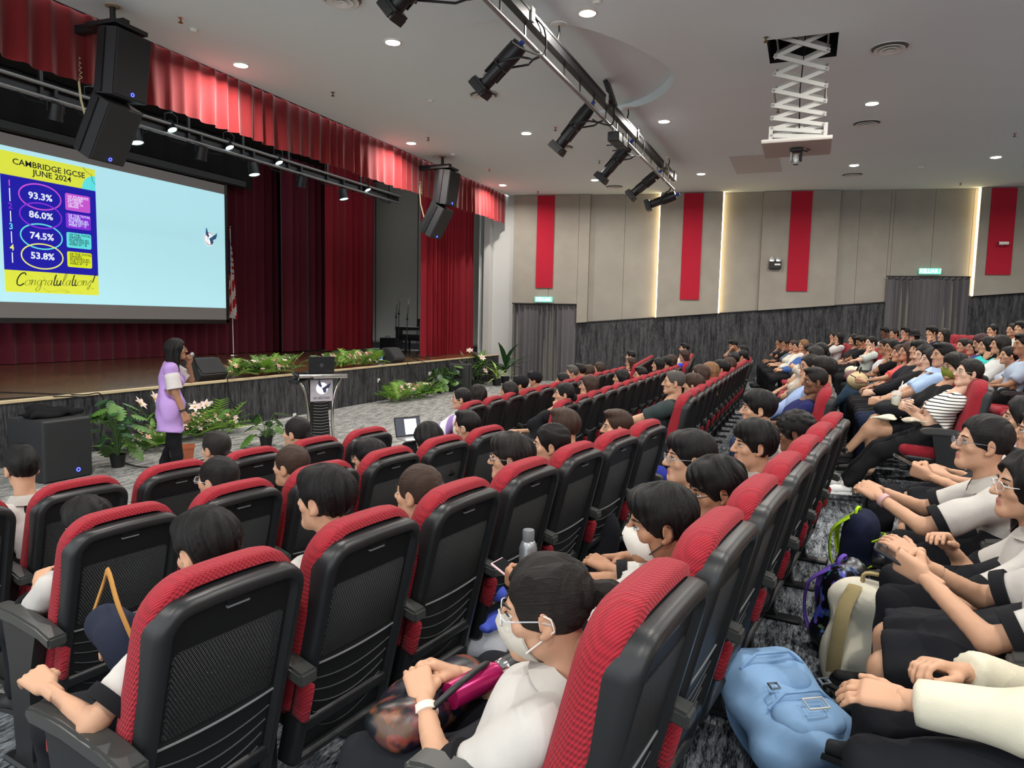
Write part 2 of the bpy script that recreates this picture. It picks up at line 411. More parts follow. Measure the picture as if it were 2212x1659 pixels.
for i, (a, b, zb) in enumerate(((-8.0,-7.47,2.93),(-3.63,-3.08,2.63),(-0.66,-0.10,2.92),(4.41,5.01,3.43))):
    wallslab('red_banner', m_red, a, b, zb, zb, ZC-0.03, RAISED, RAISED+0.035, wr)
wallslab('wall_return', m_wall, -9.6, -8.74, 0, 0, ZC, -0.15, 0.05, wr)
# ---- proscenium wall between the stage opening and the side wall
wp = quadbox('wall_stage', m_wall, -9.6, -9.4, 20.6, 21.3, 0, ZC); wp['kind'] = 'structure'
wb = quadbox('wall_back_stage', m_blackm, -16.6, -16.4, -3, 22.5, 0, 6.7); wb['kind'] = 'structure'
m_swall = mat('stage_side_wall', (150,147,140), 0.9, var=0.06, vscale=1.2)
ws = quadbox('wall_stage_side', m_swall, -16.4, -9.3, 21.3, 21.5, 0, 6.7); ws['kind'] = 'structure'
for X in (-14.1, -12.4, -10.6): quadbox('wall_joint', m_trim, X-0.012, X+0.012, 21.285, 21.3, SZ, 6.5, ws)
quadbox('skirting', m_trim, -16.4, -9.6, 21.27, 21.3, SZ, SZ+0.18, ws)
sce = quadbox('ceiling_stage', m_blackm, -16.5, -9.1, -3, 21.5, 6.55, 6.7); sce['kind'] = 'structure'
wbk = quadbox('wall_rear', m_panel, 9.5, 9.7, -4.5, 24.8, 0, ZC); wbk['kind'] = 'structure'
# the near side is left open to let in the world's added fill light
# ================================================================ DOWNLIGHTS (the hall's lamps)
m_lens = mat('lamp_lens', (255,246,228), 0.4, emit=30.0)
lamp_me = None
def downlight(x, y, label):
    global lamp_me
    if lamp_me is None:
        a = MB().lathe([(0.098,0.0),(0.105,-0.014),(0.125,-0.014),(0.132,-0.004),(0.132,0.0)], n=24, caps=False).mesh('bezel', m_white, 60)
        b = MB().lathe([(0.001,-0.030),(0.05,-0.026),(0.085,-0.014),(0.100,-0.002)], n=24, caps=False).mesh('lens', m_lens, 80)
        lamp_me = (a, b)
    t = thing('downlight', label, 'light', (x, y, ZC-0.001), group='round ceiling downlights')
    link('bezel', lamp_me[0], t); link('lens', lamp_me[1], t)
    ld = bpy.data.lights.new('downlight_lamp', 'AREA'); ld.shape = 'DISK'; ld.size = 0.16; ld.energy = LAMP_W; ld.color = (1.0, 0.95, 0.88); ld.spread = R(165)
    lo = bpy.data.objects.new('lamp', ld); col.objects.link(lo); lo.parent = t; lo.location = (0,0,-0.036)
    return t
LAMPN = {(0,2):'round downlight near the loudspeakers by the curtain, leftmost in view',(1,2):'round downlight at top of view left of the lighting track',(0,3):'round downlight above the middle of the red valance',
 (1,3):'round downlight between the lighting track and the valance',(2,3):'round downlight right of the lighting track beside the ceiling recess',(3,3):'round downlight right of the projector lift',
 (0,4):'round downlight above the far end of the red valance',(1,4):'round downlight just behind the third track spotlight',(2,4):'round downlight between the track end and the projector lift',(3,4):'round downlight behind the projector lift near the side wall'}
for i, x in enumerate(LAMP_X):
    for j, y in enumerate(LAMP_Y):
        if i == 0 and j < 2: continue
        downlight(x, y, LAMPN.get((i, j), 'round ceiling downlight outside the view, column %d, line %d of the grid' % (i+1, j+1)))
# ================================================================ CHAIRS
m_fab = dotted('chair_red_fabric', (148,13,33), 420.0, 0.85, 0.6, 0.22, 'XZ', 0.05)
m_shell = mat('chair_black_plastic', (31,32,34), 0.36, bump=0.06, bscale=400, spec=0.4)
m_pan = mat('chair_panel_plastic', (23,24,26), 0.5, spec=0.35)
m_grille = dotted('chair_grille', (40,41,43), 620.0, 0.45, 1.0, 0.85, 'XZ')
m_edge = mat('chair_pale_edge', (120,122,124), 0.5)  # pale grey for the clip edge and the top rib
def rrect(wb, wt, s0, s1, rt, rb, n=6, crown=0.0):
    """rounded trapezoid outline, counter-clockwise, (x, s)"""
    P = []
    for cx, cy, r, a0 in ((wt/2-rt, s1-rt, rt, 0), (-wt/2+rt, s1-rt, rt, 90), (-wb/2+rb, s0+rb, rb, 180), (wb/2-rb, s0+rb, rb, 270)):
        for k in range(n+1):
            a = R(a0+90*k/n); P.append((cx+r*math.cos(a), cy+r*math.sin(a)))
        if a0 == 0:   # intermediate points along the top
            for k in range(1, 4): P.append((wt/2-rt-(wt-2*rt)*k/4, s1))
    P = np.array(P)
    if crown: P[:,1] -= crown*(np.abs(P[:,0])/(wt/2))**2*(P[:,1] > (s0+s1)/2)
    return P
def inset(P, d):
    n = len(P); t = np.roll(P, -1, 0)-np.roll(P, 1, 0); t /= np.linalg.norm(t, axis=1)[:,None]+1e-9
    return P - d*np.stack([t[:,1], -t[:,0]], 1)
LEAN = 0.24
def backmap(P, d):
    """outline (x,s) + depth d (forward positive) -> chair space; s is height, chair leans back"""
    d = np.broadcast_to(d, (len(P),))
    y = (0.97-P[:,1])*LEAN + d
    return np.stack([P[:,0], y, P[:,1]+d*0.10], 1)
def loops(mb, specs, mi=0, cap=True):
    rings = [backmap(p, d) for p, d in specs]; k = len(rings[0]); f = []
    for i in range(len(rings)-1):
        for j in range(k): f.append((i*k+j, i*k+(j+1) % k, (i+1)*k+(j+1) % k, (i+1)*k+j))
    if cap: f.append(tuple(range((len(rings)-1)*k, len(rings)*k)))
    mb.add(np.concatenate(rings), f, mi); return mb
def chair_meshes():
    c = {}
    O = rrect(0.475, 0.475, 0.21, 1.01, 0.085, 0.03, crown=0.012)
    mb = MB(); loops(mb, [(O, 0.045), (O, 0.0), (inset(O,0.004), -0.018), (inset(O,0.016), -0.028), (inset(O,0.036), -0.028), (inset(O,0.044), -0.018), (inset(O,0.048), -0.008)], cap=False)
    c['back_shell'] = mb.mesh('back_shell', m_shell, 45)
    I = inset(O, 0.047)
    zs = lambda lo, hi: np.array([(x, min(max(s, lo), hi)) for x, s in I])
    mb = MB(); loops(mb, [(I, -0.008), (inset(I, 0.01), -0.007)]); c['back_panel'] = mb.mesh('back_panel', m_pan, 45)
    g = rrect(0.36, 0.36, 0.60, 0.86, 0.02, 0.02, n=2); mb = MB(); loops(mb, [(g, -0.007), (inset(g,0.003), -0.010)]); c['grille'] = mb.mesh('grille', m_grille, 45)
    # clip tab at top centre
    tb = rrect(0.075, 0.075, 0.945, 0.985, 0.004, 0.004, n=1); mb = MB(); loops(mb, [(tb, -0.006), (tb, -0.0145), (inset(tb,0.003), -0.016)]); c['label_clip'] = mb.mesh('label_clip', m_pan, 30)
    e = rrect(0.072, 0.072, 0.938, 0.944, 0.001, 0.001, n=1); mb = MB(); loops(mb, [(e, -0.006), (e, -0.015)]); c['clip_edge'] = mb.mesh('clip_edge', m_edge)
    def rib(s0, bow, w, r, m):
        pts = [(x, s0-bow*(1-(x/(w/2))**2)) for x in np.linspace(-w/2, w/2, 13)]
        q = backmap(np.array(pts), -0.0095); mb = MB(); mb.path(list(q), r, 5); return mb.mesh('rib', m, 60)
    c['rib'] = [rib(0.585, 0.012, 0.38, 0.0035, m_edge)]+[rib(0.53-0.045*k, 0.03+0.008*k, 0.37-0.012*k, 0.0024, mat('chair_rib', (70,72,74), 0.5)) for k in range(5)]
    C = rrect(0.50, 0.475, 0.40, 1.05, 0.125, 0.04, n=8, crown=0.014)
    mb = MB(); loops(mb, [(inset(C,0.03), 0.02), (inset(C,0.004), 0.028), (C, 0.045), (C, 0.075), (inset(C,0.010), 0.102), (inset(C,0.03), 0.12), (inset(C,0.07), 0.128), (inset(C,0.13), 0.124)]); 
    c['back_cushion'] = mb.mesh('back_cushion', m_fab, 70)
    # seat cushion (rounded block), pan
    def slab(x, y0, y1, z0, z1, r, m, name, drop=0.0):
        P = rrect(2*x, 2*x-0.02, y0, y1, 0.07, 0.03, n=5); mb = MB(); L = []
        for ins, z in ((0.02, z0), (0.0, z0+r), (0.0, z1-r), (r*0.35, z1-r*0.3), (r*1.1, z1), (0.10, z1+0.004)):
            p = inset(P, ins); L.append(np.stack([p[:,0], p[:,1], np.full(len(p), z)-drop*(p[:,1]-y0)*-1], 1))
        return mb.ring(L).mesh(name, m, 60)
    c['seat_cushion'] = slab(0.235, 0.13, 0.62, 0.375, 0.47, 0.035, m_fab, 'seat_cushion', 0.06)
    c['seat_pan'] = slab(0.225, 0.12, 0.60, 0.33, 0.385, 0.015, m_shell, 'seat_pan', 0.06)
    # armrest: pad + post
    P = [(0.02,0.615),(0.12,0.640),(0.30,0.655),(0.43,0.655),(0.475,0.645),(0.485,0.62),(0.46,0.60),(0.30,0.605),(0.10,0.59),(0.02,0.57)]
    mb = MB().prism(P, (-0.036,0,0), (0,1,0), (0,0,1), (1,0,0), 0.072)
    me = mb.mesh('armrest', mat('arm_pad', (58,59,58), 0.38)); bm = bmesh.new(); bm.from_mesh(me)
    bmesh.ops.bevel(bm, geom=bm.edges[:], offset=0.008, segments=2, affect='EDGES'); bm.to_mesh(me); bm.free(); me.polygons.foreach_set('use_smooth', [True]*len(me.polygons)); me.set_sharp_from_angle(angle=R(50)); c['armrest'] = me
    mb = MB().prism([(0.14,0.60),(0.40,0.605),(0.36,0.42),(0.33,0.05),(0.37,0.0),(0.17,0.0),(0.20,0.05),(0.20,0.40)], (-0.024,0,0), (0,1,0), (0,0,1), (1,0,0), 0.048)
    c['arm_post'] = mb.mesh('arm_post', m_shell)
    mb = MB().box((0,0.24,0.012), (0.085,0.36,0.024), bev=0.01); c['foot_plate'] = mb.mesh('foot_plate', m_shell)
    mb = MB().box((0,0.03,0.0), (0.034,0.075,0.15), bev=0.014, rot=rotm('x', R(13))).xf(loc=(0,0.05,0.47)); c['side_wing'] = mb.mesh('side_wing', m_fab, 50)
    return c
CH = chair_meshes()
def chair(pos, rotz, label, group, detail=2, last=False):
    t = thing('auditorium_chair', label, 'chair', pos, rotz, group)
    link('back_cushion', CH['back_cushion'], t); sh = link('back_shell', CH['back_shell'], t)
    pn = link('back_panel', CH['back_panel'], sh)
    link('seat_cushion', CH['seat_cushion'], t); link('seat_pan', CH['seat_pan'], t)
    if detail >= 1:
        link('label_clip', CH['label_clip'], sh); link('rib', CH['rib'][0], sh)
    if detail >= 2:
        link('clip_edge', CH['clip_edge'], sh); link('grille', CH['grille'], sh)
        for k in range(1, 6): link('rib', CH['rib'][k], sh)
    for s in ((-1, 1) if last else (-1,)):
        for nme in ('armrest', 'arm_post', 'foot_plate'):
            o = link(nme, CH[nme], t); o.location = (s*0.28, 0, 0)
        if detail >= 1:
            o = link('side_wing', CH['side_wing'], t); o.location = (s*0.225, 0.03, 0)
    return t
def face(a): return math.pi/2 + a     # chair +y turned towards the stage (-X), a = block angle
PITCH_S = 0.56
SEATS = {}
def ordn(k): return ['first','second','third','fourth','fifth','sixth','seventh','eighth','ninth','tenth','eleventh','twelfth','thirteenth','fourteenth'][k]
# angled near block: tab positions fitted from the photograph
NB = {1:((-3.471,2.517),-1,4),2:((-2.525,2.022),0,5),3:((-1.392,1.437),0,6),4:((-0.235,1.494),0,6),5:None}
ROWN = {1:'front row',2:'second row',3:'third row',4:'fourth row',5:'fifth row',6:'sixth row',7:'seventh row',8:'eighth row'}
def nb_pos(r, k):
    if NB.get(r): return np.array([NB[r][0][0], NB[r][0][1], 0]) + dN*PITCH_S*k
    return nN*ROW_N[r-1] + dN*(1.3+PITCH_S*k)
def cb_pos(r, k): return np.array([ROW_X[r-1], 6.86+PITCH_S*k, 0])
dF = np.array([-math.sin(0.12), math.cos(0.12), 0])
def fb_pos(r, k): return np.array([ROW_X[r-1]-0.02, 14.95, 0]) + dF*PITCH_S*k
for r in (1,2,3,4,5):
    lo, hi = (NB[r][1], NB[r][2]) if NB.get(r) else (1, 7)
    for k in range(lo, hi+1):
        p = nb_pos(r, k); p[2] = TIER[r-1]
        SEATS['n', r, k] = chair(tuple(p), face(-NA), 'red chair in the near block, %s, %s from the near end' % (ROWN[r], ordn(k-lo)), 'chairs of the near seat block', 2, k == hi)
for r in range(1, 8):
    for k in range(13):
        if r == 7 and k > 8: continue
        p = cb_pos(r, k); p[2] = TIER[r-1]
        SEATS['c', r, k] = chair(tuple(p), face(0), 'red chair in the centre block, %s, %s from the near aisle' % (ROWN[r], ordn(k)), 'chairs of the centre seat block', 1 if r < 4 else 0, k == 12)
for r in range(1, 8):
    for k in range(9 if r > 3 else 8):
        p = fb_pos(r, k); p[2] = TIER[r-1]
        SEATS['f', r, k] = chair(tuple(p), face(0.12), 'red chair in the far block, %s, %s from its aisle' % (ROWN[r], ordn(k)), 'chairs of the far seat block', 0, k == 7)
# ================================================================ PEOPLE: distance-field modelling
def smin(a, b, k):
    h = np.clip(0.5+0.5*(b-a)/k, 0, 1); return b*(1-h)+a*h-k*h*(1-h)
class Field:
    def __init__(s, lo, hi, h):
        s.lo = np.array(lo, float); s.h = h; s.n = np.maximum(4, np.ceil((np.array(hi)-s.lo)/h).astype(int)+1)
        s.ax = [(s.lo[i]+h*np.arange(s.n[i])).astype(np.float32) for i in range(3)]
        s.D = np.full(tuple(s.n), 1.0, np.float32)
    def sub(s, lo, hi):
        a = np.clip(np.floor((np.array(lo)-s.lo)/s.h).astype(int), 0, s.n-1); b = np.clip(np.ceil((np.array(hi)-s.lo)/s.h).astype(int)+1, 1, s.n)
        if np.any(b <= a): return None, None
        sl = tuple(slice(a[i], b[i]) for i in range(3))
        return sl, np.meshgrid(*[s.ax[i][sl[i]] for i in range(3)], indexing='ij', sparse=True)
    def op(s, sl, d, k, cut=False):
        if cut: s.D[sl] = -smin(-s.D[sl], d, k) if k > 0 else np.maximum(s.D[sl], -d)
        else: s.D[sl] = smin(s.D[sl], d, k)
    def cap(s, a, b, ra, rb=None, k=0.02, sq=None, cut=False):
        """tapered capsule; sq=(axis, factor) flattens it along axis"""
        rb = ra if rb is None else rb; a = np.array(a, float); b = np.array(b, float); m = max(ra, rb)*1.3+k+2*s.h
        sl, G = s.sub(np.minimum(a, b)-m, np.maximum(a, b)+m)
        if sl is None: return s
        P = [G[i]-a[i] for i in range(3)]; ba = b-a
        if sq is not None:
            ax, f = np.array(sq[0], float), 1.0/sq[1]-1.0
            q = P[0]*ax[0]+P[1]*ax[1]+P[2]*ax[2]; P = [P[i]+ax[i]*q*f for i in range(3)]; ba = ba+ax*(ba@ax)*f
        L = ba@ba+1e-9; t = np.clip((P[0]*ba[0]+P[1]*ba[1]+P[2]*ba[2])/L, 0, 1)
        d = np.sqrt((P[0]-t*ba[0])**2+(P[1]-t*ba[1])**2+(P[2]-t*ba[2])**2)-(ra+t*(rb-ra))
        s.op(sl, d, k, cut); return s
    def ell(s, c, r, k=0.02, rot=None, cut=False):
        c = np.array(c, float); r = np.array(r, float); m = r.max()+k+2*s.h
        sl, G = s.sub(c-m, c+m)
        if sl is None: return s
        P = [G[i]-c[i] for i in range(3)]
        if rot is not None: P = [rot[0,i]*P[0]+rot[1,i]*P[1]+rot[2,i]*P[2] for i in range(3)]
        q = np.sqrt((P[0]/r[0])**2+(P[1]/r[1])**2+(P[2]/r[2])**2)
        s.op(sl, (q-1)*r.min()*np.clip(q, 0.7, 1.6)**0.5, k, cut); return s
    def plane(s, p, n, k=0.0):
        """keep the side where (x-p).n < 0"""
        n = np.array(n, float); n = n/np.linalg.norm(n); p = np.array(p, float)
        G = np.meshgrid(*s.ax, indexing='ij', sparse=True)
        d = (G[0]-p[0])*n[0]+(G[1]-p[1])*n[1]+(G[2]-p[2])*n[2]
        s.D = np.maximum(s.D, d.astype(np.float32)) if k <= 0 else -smin(-s.D, -d, k).astype(np.float32); return s
    def wrinkle(s, amp, freq, seed, aniso=(1,1,1)):
        r = random.Random(seed); G = np.meshgrid(*s.ax, indexing='ij', sparse=True); w = 0
        for i in range(4):
            v = np.array([r.uniform(-1,1)*aniso[j] for j in range(3)]); v = v/np.linalg.norm(v)*freq*r.uniform(0.6,1.5)
            w = w+np.sin(G[0]*v[0]+G[1]*v[1]+G[2]*v[2]+r.uniform(0,6.28)+0.8*np.sin(G[i % 3]*freq*0.4+i))
        s.D = s.D+(amp/2.2)*w.astype(np.float32); return s
    def net(s):
        D = np.pad(s.D, 1, constant_values=1.0); ins = D < 0; n = D.shape
        c = np.zeros(tuple(x-1 for x in n), np.int8)
        for i in (0,1):
            for j in (0,1):
                for k in (0,1): c += ins[i:n[0]-1+i, j:n[1]-1+j, k:n[2]-1+k]
        act = (c > 0) & (c < 8); I = np.argwhere(act)
        idx = np.full(act.shape, -1, np.int64); idx[act] = np.arange(len(I))
        V = {}
        for i in (0,1):
            for j in (0,1):
                for k in (0,1): V[i,j,k] = D[I[:,0]+i, I[:,1]+j, I[:,2]+k]
        pos = np.zeros((len(I),3)); cnt = np.zeros(len(I))
        for a in range(3):
            o = [q for q in range(3) if q != a]
            for p in (0,1):
                for q in (0,1):
                    e0 = [0,0,0]; e0[o[0]] = p; e0[o[1]] = q; e1 = list(e0); e1[a] = 1
                    A, B = V[tuple(e0)], V[tuple(e1)]; x = (A < 0) != (B < 0)
                    t = np.where(x, A/(A-B+1e-12), 0); w = np.array(e0, float)[None,:].repeat(len(I), 0); w[:,a] = t
                    pos += w*x[:,None]; cnt += x
        pos = (I+pos/cnt[:,None]-1)*s.h+s.lo
        F = []
        for a in range(3):
            sl0 = [slice(None)]*3; sl1 = [slice(None)]*3; sl0[a] = slice(0,-1); sl1[a] = slice(1,None)
            A, B = ins[tuple(sl0)], ins[tuple(sl1)]; E = np.argwhere(A != B); inn = A[A != B]
            b, d = (a+1) % 3, (a+2) % 3
            def cell(ob, od):
                e = E.copy(); e[:,b] -= ob; e[:,d] -= od; return idx[e[:,0], e[:,1], e[:,2]]
            q = np.stack([cell(1,1), cell(0,1), cell(0,0), cell(1,0)], 1); q[~inn] = q[~inn][:, ::-1]; F.append(q)
        return pos, np.concatenate(F)
def raw_mesh(name, V, F, mats, mi=None):
    """fast mesh from arrays; F (n,4), a triangle has -1 in the last place"""
    me = bpy.data.meshes.new(name); n = len(F); F = np.asarray(F, np.int32)
    fl = F.ravel(); fl = fl[fl >= 0]; cnt = np.where(F[:,3] < 0, 3, 4)
    me.vertices.add(len(V)); me.vertices.foreach_set('co', np.asarray(V, np.float32).ravel())
    me.loops.add(len(fl)); me.loops.foreach_set('vertex_index', fl)
    me.polygons.add(n); me.polygons.foreach_set('loop_start', np.concatenate([[0], np.cumsum(cnt)[:-1]]).astype(np.int32))
    for m in mats: me.materials.append(m)
    if mi is not None: me.polygons.foreach_set('material_index', np.asarray(mi, np.int32))
    me.polygons.foreach_set('use_smooth', np.ones(n, bool)); me.update(calc_edges=True); return me
def mb_quads(mb):
    V = np.concatenate(mb.v); F = []; mi = []
    for f, m in zip(mb.f, mb.m):
        if len(f) == 4: F.append(f)
        elif len(f) == 3: F.append((f[0], f[1], f[2], -1))
        else:
            for i in range(1, len(f)-1): F.append((f[0], f[i], f[i+1], -1)); mi.append(m)
            continue
        mi.append(m)
    return V, np.array(F), np.array(mi)
def joinq(parts):
    """parts: (V, F, mi) -> one"""
    V = []; F = []; M_ = []; o = 0
    for v, f, m in parts:
        f = np.where(f < 0, -1, f+o); V.append(v); F.append(f); M_.append(np.zeros(len(f), int)+m); o += len(v)
    return np.concatenate(V), np.concatenate(F), np.concatenate(M_)
# ---------------------------------------------------------------- head (origin between the ears, +y = face, +z up)
def head_field(h):
    f = Field((-0.105,-0.125,-0.215), (0.105,0.135,0.14), h)
    f.ell((0,-0.014,0.034), (0.073,0.093,0.083), 0.01)
    f.ell((0,0.026,-0.03), (0.060,0.062,0.078), 0.03)
    f.cap((-0.030,0.010,-0.072), (-0.008,0.066,-0.092), 0.022, 0.020, 0.03); f.cap((0.030,0.010,-0.072), (0.008,0.066,-0.092), 0.022, 0.020, 0.03)
    f.ell((0,0.076,-0.093), (0.022,0.016,0.018), 0.02)
    f.cap((-0.034,0.074,0.020), (0.034,0.074,0.020), 0.010, 0.010, 0.018)
    for s in (-1,1):
        f.ell((s*0.043,0.058,-0.022), (0.020,0.018,0.018), 0.02)
        f.ell((s*0.031,0.098,0.004), (0.016,0.013,0.011), 0.010, cut=True)
    f.cap((0,0.090,0.012), (0,0.109,-0.024), 0.008, 0.0125, 0.012)
    for s in (-1,1): f.ell((s*0.012,0.098,-0.028), (0.009,0.010,0.008), 0.007)
    f.cap((-0.017,0.086,-0.054), (0.017,0.086,-0.054), 0.006, 0.006, 0.006); f.cap((0,0.091,-0.0535), (0,0.0915,-0.0535), 0.006, 0.006, 0.01)
    f.cap((-0.015,0.086,-0.066), (0.015,0.086,-0.066), 0.0068, 0.0068, 0.006)
    for s in (-1,1):
        f.ell((s*0.077,-0.008,-0.006), (0.009,0.021,0.034), 0.006, rotm('z', -s*0.45)@rotm('x', -0.15))
        f.ell((s*0.086,-0.004,-0.004), (0.006,0.011,0.020), 0.006, rotm('z', -s*0.45), cut=True)
        f.ell((s*0.073,0.004,-0.036), (0.007,0.010,0.010), 0.006)
    f.cap((0,-0.028,-0.05), (0,-0.040,-0.21), 0.050, 0.053, 0.03)
    return f
HEADS = {}
def head(lod):
    if lod not in HEADS:
        V, F = head_field({0:0.0104, 1:0.0072, 2:0.0051}[lod]).net(); mi = np.zeros(len(F), int)
        C = V[F].mean(1)
        # lips take their own colour
        lip = (C[:,1] > 0.083) & (np.abs(C[:,0]) < 0.021) & (C[:,2] > -0.074) & (C[:,2] < -0.047); mi[lip] = 2
        mb = MB()
        for s in (-1,1):
            mb.ell((s*0.031,0.0765,0.0035), (0.0135,0.0115,0.0085), 10, 6, 3)
            mb.ell((s*0.0305,0.0835,0.0035), (0.0062,0.0055,0.0060), 8, 5, 1)
            mb.path([(s*0.017,0.0865,0.0085),(s*0.031,0.0905,0.0125),(s*0.046,0.080,0.0075)], 0.0019, 5, 1)
            mb.path([(s*0.014,0.090,0.026),(s*0.032,0.0895,0.0305),(s*0.050,0.074,0.025)], [0.0028,0.0034,0.0018], 5, 1)
        HEADS[lod] = joinq([(V, F, mi), mb_quads(mb)])
    return HEADS[lod]
# ---------------------------------------------------------------- hair (in head space)
def hair_base(h, grow=0.012, box=None):
    lo, hi = box or ((-0.125,-0.15,-0.16), (0.125,0.14,0.165))
    f = Field(lo, hi, h)
    f.ell((0,-0.016,0.036), (0.073+grow,0.094+grow,0.084+grow), 0.01)
    return f
def strands(f, amp, crown=(0,-0.045,0.12), nph=26, seed=1, spiral=1.2):
    """ridges running from the crown outwards, like combed locks"""
    G = np.meshgrid(*f.ax, indexing='ij', sparse=True); r = random.Random(seed)
    dx, dy, dz = G[0]-crown[0], G[1]-crown[1], G[2]-crown[2]
    rr = np.sqrt(dx*dx+dy*dy+dz*dz*0.6); ph = np.arctan2(dx, dy)+spiral*rr*4
    w = np.sin(ph*nph+3*np.sin(rr*30+ph*3))*0.6+np.sin(ph*nph*0.41+1.7+2*np.sin(rr*22))*0.8
    f.D = f.D+(amp*w*np.clip(rr*12, 0, 1)).astype(np.float32); return f
HAIR_LO = {0:0.0115, 1:0.0085, 2:0.0056}
def hair_field(style, h):
    if style in ('short','messy','curly','thin','crew','slick'):
        f = hair_base(h, {'short':0.018,'messy':0.021,'curly':0.024,'thin':0.009,'crew':0.010,'slick':0.013}[style])
        if style == 'short': f.ell((0,0.045,0.085), (0.062,0.048,0.034), 0.03)
        if style == 'crew': f.ell((0,0.02,0.105), (0.058,0.08,0.030), 0.02)
        if style == 'messy': f.ell((0,0.035,0.09), (0.066,0.06,0.04), 0.03)
        if style == 'curly':
            r = random.Random(4)
            for _ in range(90):
                d = np.array([r.gauss(0,1), r.gauss(0,1)-0.2, r.gauss(0,1)+0.5]); d /= np.linalg.norm(d)
                f.ell(np.array([0,-0.016,0.036])+d*np.array([0.09,0.11,0.10]), (0.016,0.016,0.016), 0.008)
        else: strands(f, {'short':0.0042,'messy':0.007,'thin':0.002,'crew':0.003,'slick':0.004}[style], nph={'messy':17,'slick':30}.get(style, 24), crown=(0.012,-0.06,0.12) if style != 'slick' else (0,0.09,0.10), seed=3)
        # face opening, nape, ears
        fr = {'short':0.052,'messy':0.050,'curly':0.055,'thin':0.085,'crew':0.078,'slick':0.075}[style]
        f.ell((0,0.115,-0.025), (0.092,0.085,0.025+fr), 0.008, cut=True)
        f.ell((0,0.055,-0.115), (0.13,0.085,0.095), 0.008, cut=True)
        for s in (-1,1): f.ell((s*0.092,-0.004,-0.018), (0.026,0.026,0.042), 0.006, cut=True)
        f.plane((0,-0.09,-0.075), (0,0.35,-1), 0.01)
        if style == 'thin': f.ell((0,-0.01,0.16), (0.05,0.075,0.055), 0.01, cut=True)
        return f
    if style in ('pony','bun','low_pony','tied'):
        f = hair_base(h, 0.011, ((-0.125,-0.31,-0.27), (0.125,0.14,0.165)))
        strands(f, 0.0026, crown=(0,-0.12,0.03), nph=34, seed=5, spiral=0.3)
        f.ell((0,0.118,-0.03), (0.090,0.085,0.112), 0.008, cut=True); f.ell((0,0.06,-0.105), (0.13,0.085,0.085), 0.008, cut=True)
        for s in (-1,1): f.ell((s*0.092,-0.004,-0.018), (0.026,0.024,0.040), 0.006, cut=True)
        f.plane((0,-0.09,-0.07), (0,0.4,-1), 0.01)
        if style == 'pony':
            f.cap((0,-0.105,0.035), (0,-0.145,0.025), 0.024, 0.026, 0.006); f.cap((0,-0.150,0.02), (0.01,-0.20,-0.05), 0.034, 0.046, 0.02); f.cap((0.01,-0.20,-0.05), (0.012,-0.20,-0.16), 0.044, 0.014, 0.02); strands(f, 0.004, crown=(0,-0.12,0.05), nph=21, seed=8, spiral=0.2)
        if style == 'low_pony':
            f.cap((0,-0.10,-0.02), (0,-0.135,-0.035), 0.020, 0.026, 0.006); f.cap((0,-0.135,-0.035), (0,-0.145,-0.13), 0.030, 0.026, 0.02); f.cap((0,-0.145,-0.13), (0,-0.13,-0.22), 0.024, 0.006, 0.02)
        if style == 'bun': f.ell((0,-0.125,0.02), (0.038,0.034,0.036), 0.01)
        if style == 'tied': f.ell((0,-0.115,-0.03), (0.036,0.03,0.045), 0.012)
        G = np.meshgrid(*f.ax, indexing='ij', sparse=True)
        return f
    if style in ('bob','long','wavy'):
        low = {'bob':-0.12,'long':-0.30,'wavy':-0.22}[style]
        f = hair_base(h, 0.016, ((-0.14,-0.17,low-0.05), (0.14,0.14,0.165)))
        for s in (-1,1):
            f.cap((s*0.062,0.012,0.02), (s*0.074,-0.005,low*0.85), 0.032, 0.022, 0.03); f.cap((s*0.055,-0.045,0.0), (s*0.062,-0.065,low), 0.045, 0.026, 0.03)
        f.cap((0,-0.065,0.0), (0,-0.085,low), 0.055, 0.034, 0.04)
        strands(f, 0.004 if style != 'wavy' else 0.007, crown=(0,-0.02,0.13), nph=26 if style != 'wavy' else 15, seed=6, spiral=0.2)
        f.ell((0,0.118,-0.03), (0.072,0.088,0.110), 0.008, cut=True); f.cap((0,0.085,-0.10), (0,0.05,low-0.1), 0.062, 0.062, 0.01, cut=True)
        f.cap((0,-0.02,-0.11), (0,-0.04,low-0.1), 0.045, 0.050, 0.006, cut=True)
        f.plane((0,0,low+0.004), (0,0.1,-1), 0.01)
        return f
    raise KeyError(style)
HAIRS = {}
HSTY = dict(short=0, messy=0, curly=0, thin=0, crew=0, slick=0)
def hair_mesh(style, lod, m):
    key = (style, lod, m.name)
    if key not in HAIRS:
        k0 = (style, lod)
        if k0 not in HAIRS: HAIRS[k0] = hair_field(style, HAIR_LO[lod]).net()
        V, F = HAIRS[k0]; HAIRS[key] = raw_mesh('hair', V, F, [m])
    return HAIRS[key]
